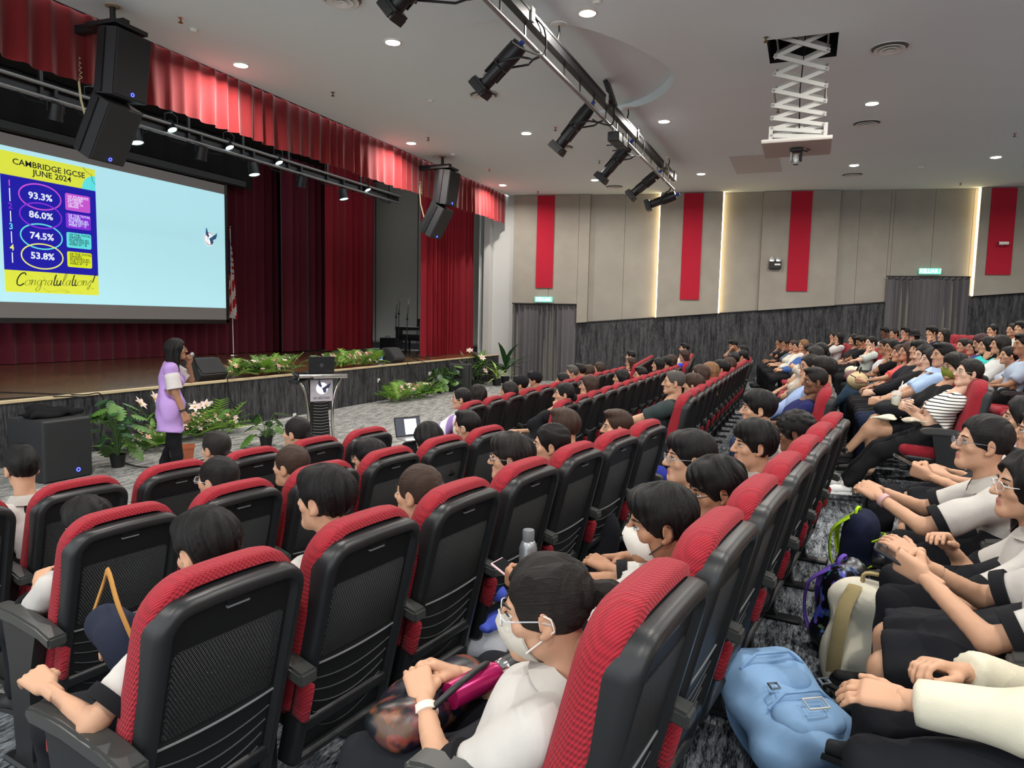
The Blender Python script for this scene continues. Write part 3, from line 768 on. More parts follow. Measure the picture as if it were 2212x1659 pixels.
def hair_mat(name, rgb, crown):
    """hair with fine strands running out from the crown (object space)"""
    m = bpy.data.materials.new(name); MATS[name] = m; m.use_nodes = True; nt = m.node_tree; b = nt.nodes['Principled BSDF']
    tc = nd(nt, 'ShaderNodeTexCoord'); sb = nd(nt, 'ShaderNodeVectorMath', operation='SUBTRACT'); nt.links.new(tc.outputs['Object'], sb.inputs[0]); sb.inputs[1].default_value = crown
    ln = nd(nt, 'ShaderNodeVectorMath', operation='LENGTH'); nt.links.new(sb.outputs[0], ln.inputs[0])
    sp = nd(nt, 'ShaderNodeSeparateXYZ'); nt.links.new(sb.outputs[0], sp.inputs[0])
    at = nd(nt, 'ShaderNodeMath', operation='ARCTAN2'); nt.links.new(sp.outputs['X'], at.inputs[0]); nt.links.new(sp.outputs['Y' if crown[2] > 0.08 else 'Z'], at.inputs[1])
    k1 = nd(nt, 'ShaderNodeMath', operation='MULTIPLY'); nt.links.new(at.outputs[0], k1.inputs[0]); k1.inputs[1].default_value = 26.0
    k2 = nd(nt, 'ShaderNodeMath', operation='MULTIPLY'); nt.links.new(ln.outputs['Value'], k2.inputs[0]); k2.inputs[1].default_value = 9.0
    cb = nd(nt, 'ShaderNodeCombineXYZ'); nt.links.new(k1.outputs[0], cb.inputs[0]); nt.links.new(k2.outputs[0], cb.inputs[1])
    n = nd(nt, 'ShaderNodeTexNoise', Scale=1.0, Detail=5.0, Roughness=0.7); nt.links.new(cb.outputs[0], n.inputs['Vector'])
    c = lin(rgb); mx = nd(nt, 'ShaderNodeMixRGB'); mx.inputs[1].default_value = tuple(q*0.55 for q in c)+(1,); mx.inputs[2].default_value = tuple(min(1, q*1.7) for q in c)+(1,)
    rp = nd(nt, 'ShaderNodeMapRange'); rp.inputs[1].default_value = 0.3; rp.inputs[2].default_value = 0.7; nt.links.new(n.outputs[0], rp.inputs[0]); nt.links.new(rp.outputs[0], mx.inputs[0]); nt.links.new(mx.outputs[0], b.inputs['Base Color'])
    bp = nd(nt, 'ShaderNodeBump', Strength=0.9, Distance=0.006); nt.links.new(n.outputs[0], bp.inputs['Height']); nt.links.new(bp.outputs[0], b.inputs['Normal'])
    b.inputs['Roughness'].default_value = 0.42; b.inputs['Specular IOR Level'].default_value = 0.25
    return m
HRGB = {'black':(15,13,13), 'soft':(26,22,20), 'brown':(54,38,30), 'dye':(118,84,56), 'gold':(150,112,66), 'grey':(72,68,64), 'wine':(58,30,36)}
def HCm(color, style):
    tail = style in ('pony','bun','low_pony','tied'); k = 'hair_%s_%s' % (color, 'tied' if tail else 'loose')
    return MATS[k] if k in MATS else hair_mat(k, HRGB[color], (0.0,-0.125,0.02) if tail else (0.012,-0.05,0.115))
# ---------------------------------------------------------------- hands (origin wrist, +y fingers, +z back of hand, thumb at -x for the right hand)
HANDS = {}
def hand(kind, lod):
    key = (kind, lod)
    if key not in HANDS:
        h = {0:0.0080, 1:0.0062, 2:0.0045}[lod]; f = Field((-0.085,-0.06,-0.105), (0.065,0.215,0.045), h)
        f.cap((0,-0.05,0), (0,0.005,0), 0.0255, 0.026, 0.01, ((0,0,1), 0.78))
        for x, r in ((-0.027,0.017),(-0.008,0.0175),(0.011,0.017),(0.028,0.0155)): f.cap((x*0.75,0.010,-0.001), (x,0.082,0), r, r*0.9, 0.010)
        c = {'flat':(0.25,0.35,0.25), 'rest':(0.55,0.75,0.4), 'grip':(1.15,1.35,0.7), 'fist':(1.45,1.6,0.9)}[kind]
        for x, L, r, sp in ((-0.028,0.072,0.0092,-0.07),(-0.0085,0.080,0.0096,-0.02),(0.011,0.074,0.0092,0.04),(0.029,0.058,0.0082,0.10)):
            p = np.array([x,0.086,0.001]); a = 0.0
            for seg, fr in enumerate((0.46,0.31,0.23)):
                a += c[seg]; q = p+L*fr*np.array([math.sin(sp)*math.cos(a), math.cos(sp)*math.cos(a), -math.sin(a)]); f.cap(p, q, r*(1-0.07*seg), r*(1-0.07*(seg+1)), 0.004); p = q
        tb = {'flat':[(-0.022,0.018,-0.006),(-0.050,0.050,-0.012),(-0.064,0.080,-0.016),(-0.068,0.104,-0.018)], 'rest':[(-0.022,0.018,-0.006),(-0.046,0.048,-0.022),(-0.050,0.080,-0.034),(-0.046,0.102,-0.042)]}.get(kind, [(-0.022,0.018,-0.008),(-0.044,0.042,-0.030),(-0.036,0.070,-0.050),(-0.018,0.086,-0.058)])
        for i, r in enumerate((0.0155,0.0118,0.0105)): f.cap(tb[i], tb[i+1], r, r*0.9, 0.008)
        HANDS[key] = f.net()
    return HANDS[key]
SKIN = {k: mat('skin_'+k, c, 0.55, var=0.06, vscale=14, spec=0.35) for k, c in (('light',(210,170,146)),('mid',(190,146,118)),('tan',(160,116,88)),('brown',(110,74,54)))}
m_eye = mat('eye_dark', (20,15,14), 0.2); m_sclera = mat('eye_white', (205,196,188), 0.3); m_lip = {k: mat('lip_'+k, c, 0.5) for k, c in (('light',(200,136,124)),('mid',(184,124,108)),('tan',(152,98,84)),('brown',(106,66,56)))}
CLOTH = {}
def cloth(rgb, rough=0.9):
    k = 'cloth_%d_%d_%d' % tuple(rgb)
    return mat(k, rgb, rough, var=0.07, vscale=22, bump=0.12, bscale=320, spec=0.2)
def striped(name, base, line, freq, duty, axis='Z', z0=None):
    m = bpy.data.materials.new(name); MATS[name] = m; m.use_nodes = True; nt = m.node_tree; b = nt.nodes['Principled BSDF']; b.inputs['Roughness'].default_value = 0.9
    tc = nd(nt, 'ShaderNodeTexCoord'); sp = nd(nt, 'ShaderNodeSeparateXYZ'); nt.links.new(tc.outputs['Object'], sp.inputs[0])
    mu = nd(nt, 'ShaderNodeMath', operation='MULTIPLY'); nt.links.new(sp.outputs[axis], mu.inputs[0]); mu.inputs[1].default_value = freq
    fr = nd(nt, 'ShaderNodeMath', operation='FRACT'); nt.links.new(mu.outputs[0], fr.inputs[0])
    lt = nd(nt, 'ShaderNodeMath', operation='LESS_THAN'); nt.links.new(fr.outputs[0], lt.inputs[0]); lt.inputs[1].default_value = duty
    fac = lt
    if z0 is not None:
        l2 = nd(nt, 'ShaderNodeMath', operation='LESS_THAN'); nt.links.new(sp.outputs['Z'], l2.inputs[0]); l2.inputs[1].default_value = z0
        fac = nd(nt, 'ShaderNodeMath', operation='MULTIPLY'); nt.links.new(lt.outputs[0], fac.inputs[0]); nt.links.new(l2.outputs[0], fac.inputs[1])
    mx = nd(nt, 'ShaderNodeMixRGB'); mx.inputs[1].default_value = lin(base)+(1,); mx.inputs[2].default_value = lin(line)+(1,); nt.links.new(fac.outputs[0], mx.inputs[0]); nt.links.new(mx.outputs[0], b.inputs['Base Color'])
    return m
# ---------------------------------------------------------------- accessories in head space
ACC = {}
def glasses_mesh(rgb, tint=None):
    key = ('glasses', rgb, tint)
    if key not in ACC:
        mb = MB()
        for s in (-1,1):
            a = np.linspace(0, 2*math.pi, 17)[:-1]
            mb.path([(s*0.033+0.023*math.cos(t), 0.105-0.010*abs(math.cos(t))*(1 if s*math.cos(t) > 0 else 0), 0.001+0.018*math.sin(t)) for t in a], 0.0016, 5, 0, closed=True)
            mb.path([(s*0.055,0.096,0.006),(s*0.074,0.085,0.006),(s*0.082,0.01,0.004),(s*0.080,-0.018,-0.006)], 0.0017, 5)
            n = 12; mb.add([(s*0.033+0.022*math.cos(2*math.pi*k/n), 0.104, 0.001+0.017*math.sin(2*math.pi*k/n)) for k in range(n)], [tuple(range(n))], 1)
        mb.path([(-0.010,0.105,0.004),(0,0.108,0.007),(0.010,0.105,0.004)], 0.0016, 5)
        lens = mat('lens_clear', (235,235,240), 0.05, alpha=0.16) if tint is None else mat('lens_tint', tint, 0.1, alpha=0.75)
        ACC[key] = mb.mesh('glasses', [mat('frame_%d_%d_%d' % rgb, rgb, 0.3, metal=0.3), lens], 60)
    return ACC[key]
def mask_meshes(kind):
    if kind not in ACC:
        c = {'white':(222,216,206), 'olive':(120,126,52), 'pale':(196,188,176)}[kind]; A = []
        rows = []
        for j, (z, y, wd) in enumerate(((0.004,0.110,0.030),(-0.022,0.122,0.052),(-0.048,0.118,0.060),(-0.076,0.108,0.056),(-0.104,0.092,0.042),(-0.116,0.074,0.030))):
            rows.append([(wd*u, y-0.052*abs(u)**1.7-(0.012 if abs(u) == 1 else 0), z+0.004*math.sin(u*5+j)) for u in np.linspace(-1,1,9)])
        P = np.array(rows); mb = MB().grid(P).grid(P-np.array([0,0.004,0])); me = mb.mesh('face_mask', cloth(c), 70)
        mb = MB()
        for s in (-1,1):
            mb.path([(s*0.055,0.055,-0.018),(s*0.079,0.004,0.020),(s*0.086,-0.020,0.008),(s*0.082,-0.024,-0.020),(s*0.056,0.05,-0.078)], 0.0022, 5)
        ACC[kind] = (me, mb.mesh('ear_loop', cloth((216,212,204)) if kind == 'pale' else mat('loop_black', (18,18,20), 0.7), 60))
    return ACC[kind]
def cap_mesh(kind):
    if kind not in ACC:
        mb = MB(); rings = []
        z0 = 0.045 if kind == 'cap' else 0.025
        for t in np.linspace(0, 1, 8):
            a = t*math.pi/2; r = math.cos(a)
            rings.append([( (0.093*max(r,0.02))*math.cos(p), -0.014+(0.115*max(r,0.02))*math.sin(p), z0+0.098*math.sin(a)) for p in np.linspace(0, 2*math.pi, 25)[:-1]])
        mb.ring(rings, caps=True)
        if kind == 'cap':
            a = np.linspace(-0.9, 0.9, 9); top = []
            for r0, zz in ((0.0,0.0),(0.045,-0.004),(0.075,-0.016)):
                top.append([(0.098*math.sin(q)*(1-0.15*r0/0.075), 0.085*math.cos(q)+0.012+r0*math.cos(q*0.9), z0+0.004+zz-0.02*abs(math.sin(q))*r0/0.075) for q in a])
            P = np.array(top); mb.grid(P); mb.grid(P-np.array([0,0,0.004]))
        else:
            n = 28; P = np.array([[( (0.093+d)*math.cos(p), -0.014+(0.115+d)*math.sin(p), z0-d*0.55) for p in np.linspace(0, 2*math.pi, n+1)[:-1]] for d in (0,0.03,0.055)]); mb.grid(P, wrap=True); mb.grid(P-np.array([0,0,0.004]), wrap=True)
        ACC[kind] = mb.mesh('hat', cloth((24,24,27)), 50)
    return ACC[kind]
def shoe_mesh(rgb, sole):
    key = ('shoe', rgb, sole)
    if key not in ACC:
        f = Field((-0.06,-0.10,-0.02), (0.06,0.22,0.13), 0.010)
        f.cap((0,-0.05,0.045), (0,0.05,0.04), 0.036, 0.038, 0.02); f.cap((0,0.05,0.035), (0,0.16,0.028), 0.040, 0.030, 0.02); f.cap((0,-0.05,0.05), (0,-0.03,0.10), 0.035, 0.034, 0.02)
        f.plane((0,0,0.016), (0,0,-1)); V, F = f.net(); mi = np.zeros(len(F), int)
        mb = MB(); P = [(0.034,-0.085),(0.040,0.0),(0.045,0.09),(0.038,0.16),(0.018,0.195),(-0.018,0.195),(-0.038,0.16),(-0.042,0.09),(-0.036,0.0),(-0.032,-0.085)]
        mb.ring([[(x,y,0.0) for x, y in P],[(x*1.03,y*1.01,0.012) for x, y in P],[(x,y,0.026) for x, y in P]], caps=False)
        n = len(P); mb.add([(x,y,0.0) for x, y in P]+[(0,0.05,0.0)], [(i,(i+1) % n,n) for i in range(n)])
        v, q, _ = mb_quads(mb); A = joinq([(V, F, mi), (v, q, 1)])
        ACC[key] = raw_mesh('shoe', A[0], A[1], [mat('shoe_%d_%d_%d' % rgb, rgb, 0.6), mat('sole_%d_%d_%d' % sole, sole, 0.6)], A[2])
    return ACC[key]
# ---------------------------------------------------------------- skeleton and clothes
def unit(v): v = np.array(v, float); return v/(np.linalg.norm(v)+1e-9)
def ik(a, c, l1, l2, pole):
    """two-bone chain a->b->c, returns (b, c')"""
    a = np.array(a, float); c = np.array(c, float); d = c-a; L = np.linalg.norm(d); m = (l1+l2)*0.995
    if L > m: c = a+d/L*m; d = c-a; L = m
    L = max(L, abs(l1-l2)+0.02); x = (l1*l1-l2*l2+L*L)/(2*L); y = math.sqrt(max(l1*l1-x*x, 0)); u = unit(d); p = np.array(pole, float); p = p-u*(p@u); p = unit(p)
    return a+u*x+p*y, c
def hrot(yaw, pitch, roll): return rotm('z', yaw)@rotm('x', pitch)@rotm('y', roll)
def body(t, J, o, lod):
    """build body + clothes from joints J (person space) under Empty t"""
    s, g = o['s'], o.get('girth', 1.0); hs = o.get('hs', 0.97); hl = o.get('hlod', lod)
    hc, HR = J['head'], J['HR']
    hb = {0:0.040, 1:0.028, 2:0.017}[lod]; hcl = {0:0.033, 1:0.022, 2:0.0145}[lod]
    pts = np.array([J[k] for k in J if k not in ('HR','hands')]); lo, hi = pts.min(0)-0.17, pts.max(0)+0.17; lo[2] = max(lo[2], -0.02)
    up = unit(J['neck']-J['pel']); lat = unit(J['shR']-J['shL']); fw = unit(np.cross(up, lat))
    if fw[1] < -0.5: fw = -fw
    mid = J['pel']*0.5+J['chest']*0.5-fw*0.015*s
    SQ = (fw, 0.76)
    def torso(f, e, k=0.06):
        f.cap(J['hipL'], J['hipR'], (0.098+e)*s*g, None, k, (fw, 0.92)); f.cap(J['pel']+up*0.03, mid, (0.125+e)*s*g, (0.122+e)*s*g, k, SQ); f.cap(mid, J['chest'], (0.122+e)*s*g, (0.130+e)*s, k, SQ)
        f.cap(J['shL'], J['shR'], (0.055+e)*s, None, k*0.8); f.cap(J['chest'], J['neck']-up*0.02, (0.11+e)*s, (0.05+e)*s, k)
        if o['sex'] == 'f' and s > 0.96:
            for q in (-1,1): f.ell(J['chest']+lat*q*0.065*s+fw*0.085*s-up*0.05*s, (0.062*s+e,)*3, 0.05)
    # --- skin body
    f = Field(lo, hi, hb); torso(f, -0.014)
    f.cap(J['neck']-up*0.03, hc+HR@np.array([0,-0.035,-0.08])*hs, 0.056*s, 0.050*hs, 0.03)
    for q in 'LR':
        f.cap(J['sh'+q], J['el'+q], 0.045*s*g, 0.037*s*g, 0.03); f.cap(J['el'+q], J['wr'+q], 0.037*s*g, 0.026*s, 0.015)
        f.cap(J['hip'+q], J['kn'+q], 0.080*s*g, 0.056*s*g, 0.04); f.cap(J['kn'+q], J['an'+q], 0.055*s*g, 0.036*s, 0.02)
        m_ = J['kn'+q]*0.68+J['an'+q]*0.32-unit(J['toe'+q])*0.012; f.cap(m_, m_-np.array([0,0,0.05]), 0.052*s*g, 0.046*s*g, 0.03)
    V, F = f.net(); parts = [(V, F, 0)]
    hv, hf, hm = head(hl); parts.append(((hv*hs)@HR.T+hc, hf, hm))
    for q in 'LR':
        kind, HRt = J['hands'][q]; v, fq = hand(kind, hl if lod > 0 else 0)
        if q == 'L': v = v*np.array([-1,1,1]); fq = fq[:, ::-1]
        parts.append(((v*s*0.97)@HRt.T+J['wr'+q], fq, 0))
    A = joinq(parts); sk = o['skin']
    link('body', raw_mesh('body', A[0], A[1], [SKIN[sk], m_eye, m_lip[sk], m_sclera], A[2]), t)
    # --- top
    tc_ = o['top']; tm = tc_ if not isinstance(tc_, tuple) else cloth(tc_)
    f = Field(lo, hi, hcl); torso(f, 0.004)
    if o.get('hem'):
        e_ = J['pel']-up*o['hem']
        for a_, b_ in ((0.05,0.135),(-0.10,0.140),(-o['hem'],0.142)): f.cap(J['hipL']+up*a_, J['hipR']+up*a_, b_*s*g, None, 0.06)
        f.plane(e_+up*0.02, -up)
    elif o.get('waist', True): f.plane(J['pel']-up*0.055*s, -up)
    sl = o.get('sleeve', 'short'); cuffs = []
    for q in 'LR':
        sh, el, wr = J['sh'+q], J['el'+q], J['wr'+q]; sg = -1 if q == 'L' else 1
        if sl == 'short':
            e_ = sh+(el-sh)*0.78; f.cap(sh, e_, 0.066*s*g, 0.070*s*g, 0.04); cuffs.append((e_, unit(el-sh), 0.069*s*g))
        elif sl == 'long':
            f.cap(sh, el, 0.074*s*g, 0.066*s*g, 0.04); e_ = wr+(el-wr)*0.10; f.cap(el, e_, 0.066*s*g, 0.050*s, 0.02); cuffs.append((e_, unit(wr-el), 0.054*s))
        elif sl == 'cap': f.cap(sh, sh+(el-sh)*0.25, 0.060*s, 0.056*s, 0.04)
    f.wrinkle(0.0075 if lod == 2 else 0.007, 38/s, hash(o['top'])%97 if isinstance(o['top'], tuple) else 3)
    for e_, d_, r_ in cuffs:
        sl_, G = f.sub(e_-0.13, e_+0.13)
        if sl_ is not None:
            dd = (G[0]-e_[0])*d_[0]+(G[1]-e_[1])*d_[1]+(G[2]-e_[2])*d_[2]; rad = np.sqrt((G[0]-e_[0])**2+(G[1]-e_[1])**2+(G[2]-e_[2])**2)
            f.D[sl_] = np.where(rad < r_*1.75, np.maximum(f.D[sl_], dd), f.D[sl_])
    f.cap(J['neck']-up*0.02-fw*0.0, J['neck']+up*0.08+fw*0.035, 0.058*s, 0.066*s, 0.0, cut=True)
    V, F = f.net(); link(o.get('topname', 'shirt'), raw_mesh('shirt', V, F, [tm]), t)
    if o.get('cuff') and sl == 'short':
        for e_, d_, r_ in cuffs:
            mb = MB().lathe([(r_*0.90,-0.026),(r_*1.13,-0.024),(r_*1.15,-0.004),(r_*1.14,0.012),(r_*0.72,0.012)], e_, 20, 0, d_, caps=False); mb.build('cuff', cloth(o['cuff']), t, 50)
    if o.get('collar'):
        rings = []
        ax = unit(up*0.9-fw*0.12); X, Y = lat, unit(np.cross(ax, lat)); 
        if Y@fw < 0: Y = -Y
        for r_, z_ in ((0.058,0.000),(0.060,0.034),(0.067,0.042),(0.085,0.016),(0.098,-0.016)):
            a_ = np.linspace(-0.42*math.pi, 1.42*math.pi, 25)   # open at the front
            rings.append([J['neck']+up*0.012+s*(X*r_*math.cos(q)*1.04-Y*r_*math.sin(q)*0.98+ax*(z_-0.022*max(0,-math.sin(q)))) for q in a_])
        P = np.array(rings); MB().grid(P).build('collar', cloth(o['collar']), t, 80)
    # --- bottom
    bc = cloth(o['bot']) if isinstance(o['bot'], tuple) else o['bot']; bt = o.get('bottom', 'trousers')
    f = Field(lo, hi, hcl); f.cap(J['hipL'], J['hipR'], 0.112*s*g, None, 0.05); f.cap(J['pel'], J['pel']+up*0.05*s, 0.132*s*g, 0.128*s*g, 0.04, SQ)
    if bt == 'skirt':
        km = [J['kn'+q]*0.92+J['hip'+q]*0.08 for q in 'LR']
        for i, q in enumerate('LR'): f.cap(J['hip'+q], km[i], 0.098*s*g, 0.088*s*g, 0.10); f.cap(km[i], km[i]-np.array([0,-0.01,0.10]), 0.082*s, 0.075*s, 0.06)
        f.cap((J['hipL']+J['hipR'])/2, (km[0]+km[1])/2, 0.10*s, 0.085*s, 0.12)
        f.wrinkle(0.011, 42/s, 5, (1.6,0.35,0.6)); hemd = unit((J['knL']+J['knR']-J['hipL']-J['hipR'])); f.plane((km[0]+km[1])/2+hemd*0.035, hemd)
    else:
        for q in 'LR':
            f.cap(J['hip'+q], J['kn'+q], 0.094*s*g, 0.074*s*g, 0.05)
            if bt == 'trousers': e_ = J['an'+q]+(J['kn'+q]-J['an'+q])*0.10; f.cap(J['kn'+q], e_, 0.072*s*g, 0.056*s, 0.03)
        f.wrinkle(0.007, 36/s, 9)
        if bt == 'shorts':
            for q in 'LR':
                d_ = unit(J['kn'+q]-J['hip'+q]); e_ = J['hip'+q]+(J['kn'+q]-J['hip'+q])*0.78; sl_, G = f.sub(e_-0.2, e_+0.26)
                if sl_ is not None: f.D[sl_] = np.maximum(f.D[sl_], (G[0]-e_[0])*d_[0]+(G[1]-e_[1])*d_[1]+(G[2]-e_[2])*d_[2])
    V, F = f.net(); link({'trousers':'trousers','skirt':'skirt','shorts':'shorts'}[bt], raw_mesh(bt, V, F, [bc]), t)
    # --- shoes
    for q in 'LR':
        so = link('shoe', shoe_mesh(o.get('shoe', (24,24,26)), o.get('sole', (40,40,42))), t)
        d = J['toe'+q]; so.rotation_mode = 'XYZ'; so.rotation_euler = (o.get('footpitch', 0.0), 0, math.atan2(-d[0], d[1])); so.location = J['an'+q]-np.array([0,0,0.085*s])+unit(d)*0.03; so.scale = (s*0.98,)*3
    # --- head wear
    def onhead(name, me, m_scale=hs):
        ob = link(name, me, t); MM = Matrix.Identity(4)
        for i in range(3):
            for j in range(3): MM[i][j] = float(HR[i,j])*m_scale
            MM[i][3] = float(hc[i])
        ob.matrix_local = MM; return ob
    if o.get('hair'): onhead('hair', hair_mesh(o['hair'], hl, HCm(o.get('hc', 'black'), o['hair'])))
    if o.get('hair') in ('pony','low_pony') and hl == 2:
        z_, y_ = (0.03,-0.125) if o['hair'] == 'pony' else (-0.026,-0.118)
        if 'hairband' not in ACC: ACC['hairband'] = MB().lathe([(0.020,-0.010),(0.026,-0.008),(0.026,0.008),(0.020,0.010)], (0,0,0), 16, 0, (0,-1,-0.25), caps=False).mesh('hair_tie', m_blackm, 60)
        ob = onhead('hair_tie', ACC['hairband']); ob.location = hc+HR@np.array([0,y_,z_])*hs
    if o.get('glasses'): onhead('glasses', glasses_mesh(o['glasses'], o.get('tint')))
    if o.get('mask'):
        a_, b_ = mask_meshes(o['mask']); onhead('face_mask', a_); onhead('mask_loops', b_)
    if o.get('hat'): onhead('hat', cap_mesh(o['hat']))
    if o.get('watch'):
        q = o['watch'][0]; d_ = unit(J['wr'+q]-J['el'+q]); MB().lathe([(0.024*s,-0.011),(0.033*s,-0.010),(0.033*s,0.010),(0.024*s,0.011)], J['wr'+q]-d_*0.035, 18, 0, d_, caps=False).build('watch', mat('strap_%d_%d_%d' % o['watch'][1], o['watch'][1], 0.5), t, 60)
    return t
def hand_rot(d, dorsal):
    y = unit(d); z = np.array(dorsal, float); z = unit(z-y*(z@y)); return np.stack([np.cross(y, z), y, z], 1)
def seated(pos, ang, headw, label, o, group='people in the audience'):
    """a seated person: chair base pos, block angle, head centre in world"""
    t = thing('person', label, 'person', tuple(pos), face(ang), group)
    Rz = rotm('z', face(ang)); hl = Rz.T@(np.array(headw)-np.array(pos)); s = o['s']; sex = o['sex']
    HR = hrot(o.get('yaw', 0), o.get('pitch', 0), o.get('roll', 0)); J = {'HR':HR, 'head':hl}
    px = o.get('px', 0.0); pel = np.array([px, 0.36+o.get('py', 0), 0.465+0.088*s]); J['pel'] = pel
    nb = hl+HR@np.array([0,-0.04,-0.15])*0.97-np.array([0,0.01,0.03]); J['neck'] = nb
    J['chest'] = pel*0.30+nb*0.70+np.array([0,-0.015-0.25*max(0, nb[1]-pel[1]-0.02)*0.3, -0.03])
    cy_ = lambda z: (0.97-z)*LEAN+0.128+0.115*s
    for kk in ('neck','chest'): J[kk][1] = max(J[kk][1], cy_(J[kk][2])-(0.05 if kk == 'neck' else 0.0))
    nb = J['neck']
    sw = (0.172 if sex == 'm' else 0.152)*s*o.get('shw', 1.0); tw = o.get('twist', 0.0); L = np.array([math.cos(tw), math.sin(tw), 0])
    sc_ = nb-np.array([0,0.005,0.055*s]); J['shL'] = sc_-L*sw; J['shR'] = sc_+L*sw
    hw = 0.088*s
    J['hipL'] = pel-np.array([hw,0,0]); J['hipR'] = pel+np.array([hw,0,0])
    arms = o.get('arms', ('lap','lap')); J['hands'] = {}
    ul, fl = 0.285*s, 0.245*s
    for q, sg, a in (('L',-1,arms[0]),('R',1,arms[1])):
        pole = np.array([sg*0.9,-0.5,-0.9]); hk = 'rest'; dors = np.array([sg*0.35,0.1,1.0]); hd = None
        if isinstance(a, tuple): w = np.array(a[0], float); hk = a[1]; dors = np.array(a[2]) if len(a) > 2 else dors; hd = a[3] if len(a) > 3 else None; pole = np.array(a[4]) if len(a) > 4 else pole
        elif a == 'lap': w = pel+np.array([sg*0.075, 0.245*s, 0.115*s])
        elif a == 'knee': w = pel+np.array([sg*0.11, 0.36*s, 0.10*s]); hk = 'flat'
        elif a == 'clasp': w = pel+np.array([sg*0.055, 0.33*s, 0.14*s]); dors = np.array([sg*1.0,0.2,0.5]); hd = np.array([-sg*0.55,0.9,0]); hk = 'grip'
        elif a == 'phone': w = pel+np.array([sg*0.05, 0.33*s, 0.20*s]); dors = np.array([sg*1.0,0.3,-0.2]); hd = np.array([-sg*0.3,0.9,0.25]); hk = 'grip'
        elif a == 'fold': w = pel+np.array([-sg*0.08, 0.20*s, 0.24*s+0.02*sg]); hd = np.array([-sg*1.0,0.1,0]); hk = 'rest'; dors = np.array([0,1,0.3])
        elif a == 'chin': w = hl+HR@np.array([sg*0.035,0.085,-0.165]); dors = np.array([sg*0.5,1.0,0]); hd = np.array([-sg*0.15,0.05,1.0]); hk = 'grip'; pole = np.array([sg*0.5,0.4,-1.0])
        elif a == 'cheek': w = hl+HR@np.array([sg*0.075,0.045,-0.16]); dors = np.array([sg*1.0,0.4,0]); hd = np.array([0,-0.1,1.0]); hk = 'rest'; pole = np.array([sg*0.6,0.4,-1.0])
        elif a == 'brow': w = hl+HR@np.array([sg*0.07,0.11,-0.04]); dors = np.array([sg*0.7,0.8,0]); hd = np.array([-sg*0.3,-0.4,0.8]); hk = 'rest'; pole = np.array([sg*0.6,0.5,-1.0])
        elif a == 'rest': w = np.array([sg*0.275, 0.44, 0.695]); hk = 'rest'; pole = np.array([sg*0.6,-0.8,-0.6])
        e, w = ik(J['sh'+q], w, ul, fl, pole); J['el'+q] = e; J['wr'+q] = w
        d = unit(w-e); J['hands'][q] = (hk, hand_rot(unit(d*0.5+unit(hd)*1.0) if hd is not None else d, dors))
    legs = o.get('legs', 'down'); th, sn = 0.42*s, 0.40*s
    for q, sg in (('L',-1),('R',1)):
        an = np.array([px+sg*0.105, pel[1]+0.40*s+o.get('foot', 0.02), 0.085*s]); pole = np.array([sg*0.12,0.7,1.0]); toe = np.array([sg*0.15,1,0])
        if legs == 'cross' and q == o.get('cq', 'R'): an = np.array([px-sg*0.20, pel[1]+0.62*s, 0.30]); pole = np.array([-sg*0.05,0.3,1.0]); toe = np.array([-sg*0.2,1,0.0])
        if legs == 'out': an[1] += 0.22
        k, an = ik(J['hip'+q], an, th, sn, pole); J['kn'+q] = k; J['an'+q] = an; J['toe'+q] = toe
    body(t, J, o, o.get('lod', 0)); t['_head'] = [float(v) for v in hl]
    return t, J
ROWS = {}
PEOPLE = []
def sit(block, row, k, hx, hy, desc, **o):
    """person on seat k of a row, head seen at photo position (hx, hy)"""
    ang = {'n':-NA, 'c':0.0, 'f':0.12}[block]
    p = {'n':nb_pos, 'c':cb_pos, 'f':fb_pos}[block](row, k); p = np.array([p[0], p[1], TIER[row-1]])
    fwd = np.array([-math.cos(-ang), -math.sin(ang), 0]); fwd = rotm('z', face(ang))@np.array([0,1.0,0])
    nom = p+fwd*(0.22+o.pop('fo', 0.0))+np.array([0,0,1.12])
    dep = (nom-EYE)@CF; hw = EYE+ray(hx, hy)*dep
    Ri = rotm('z', face(ang)).T; ymin = o.pop('ymin', 0.24)
    for _ in range(60):            # keep the back in front of the cushion
        if block != 'n' or (Ri@(hw-p))[1] >= ymin: break
        dep += 0.01 if row < 5 else -0.01; hw = EYE+ray(hx, hy)*dep
    D = dict(s=1.0, sex='f', skin='mid', hair='short', hc='black', top=(200,196,190), bot=(28,28,32), lod=0); D.update(o)
    D['s'] = D['s']
    blk = {'n':'near','c':'centre','f':'far'}[block]; lo = NB[row][1] if block == 'n' and NB.get(row) else (1 if block == 'n' else 0)
    lab = '%s, %s block, %s, %s seat' % (desc, blk, ROWN[row], ordn(k-lo))
    off = rotm('z', face(ang)).T@(hw-p); PEOPLE.append((block, row, k, off.round(2).tolist()))
    r = seated(p, ang, hw, lab, D)
    return r
U = dict(top=(188,183,178), collar=(180,174,167), cuff=(22,22,26), bot=(26,27,32), waist=True)     # school uniform
# ================================================================ AUDIENCE
def kid(block, row, k, hx, hy, desc, **o):
    d = dict(U); d.update(s=0.90, sex='m', hair='short', hc='black', hs=0.97); d.update(o); return sit(block, row, k, hx, hy, desc, **d)
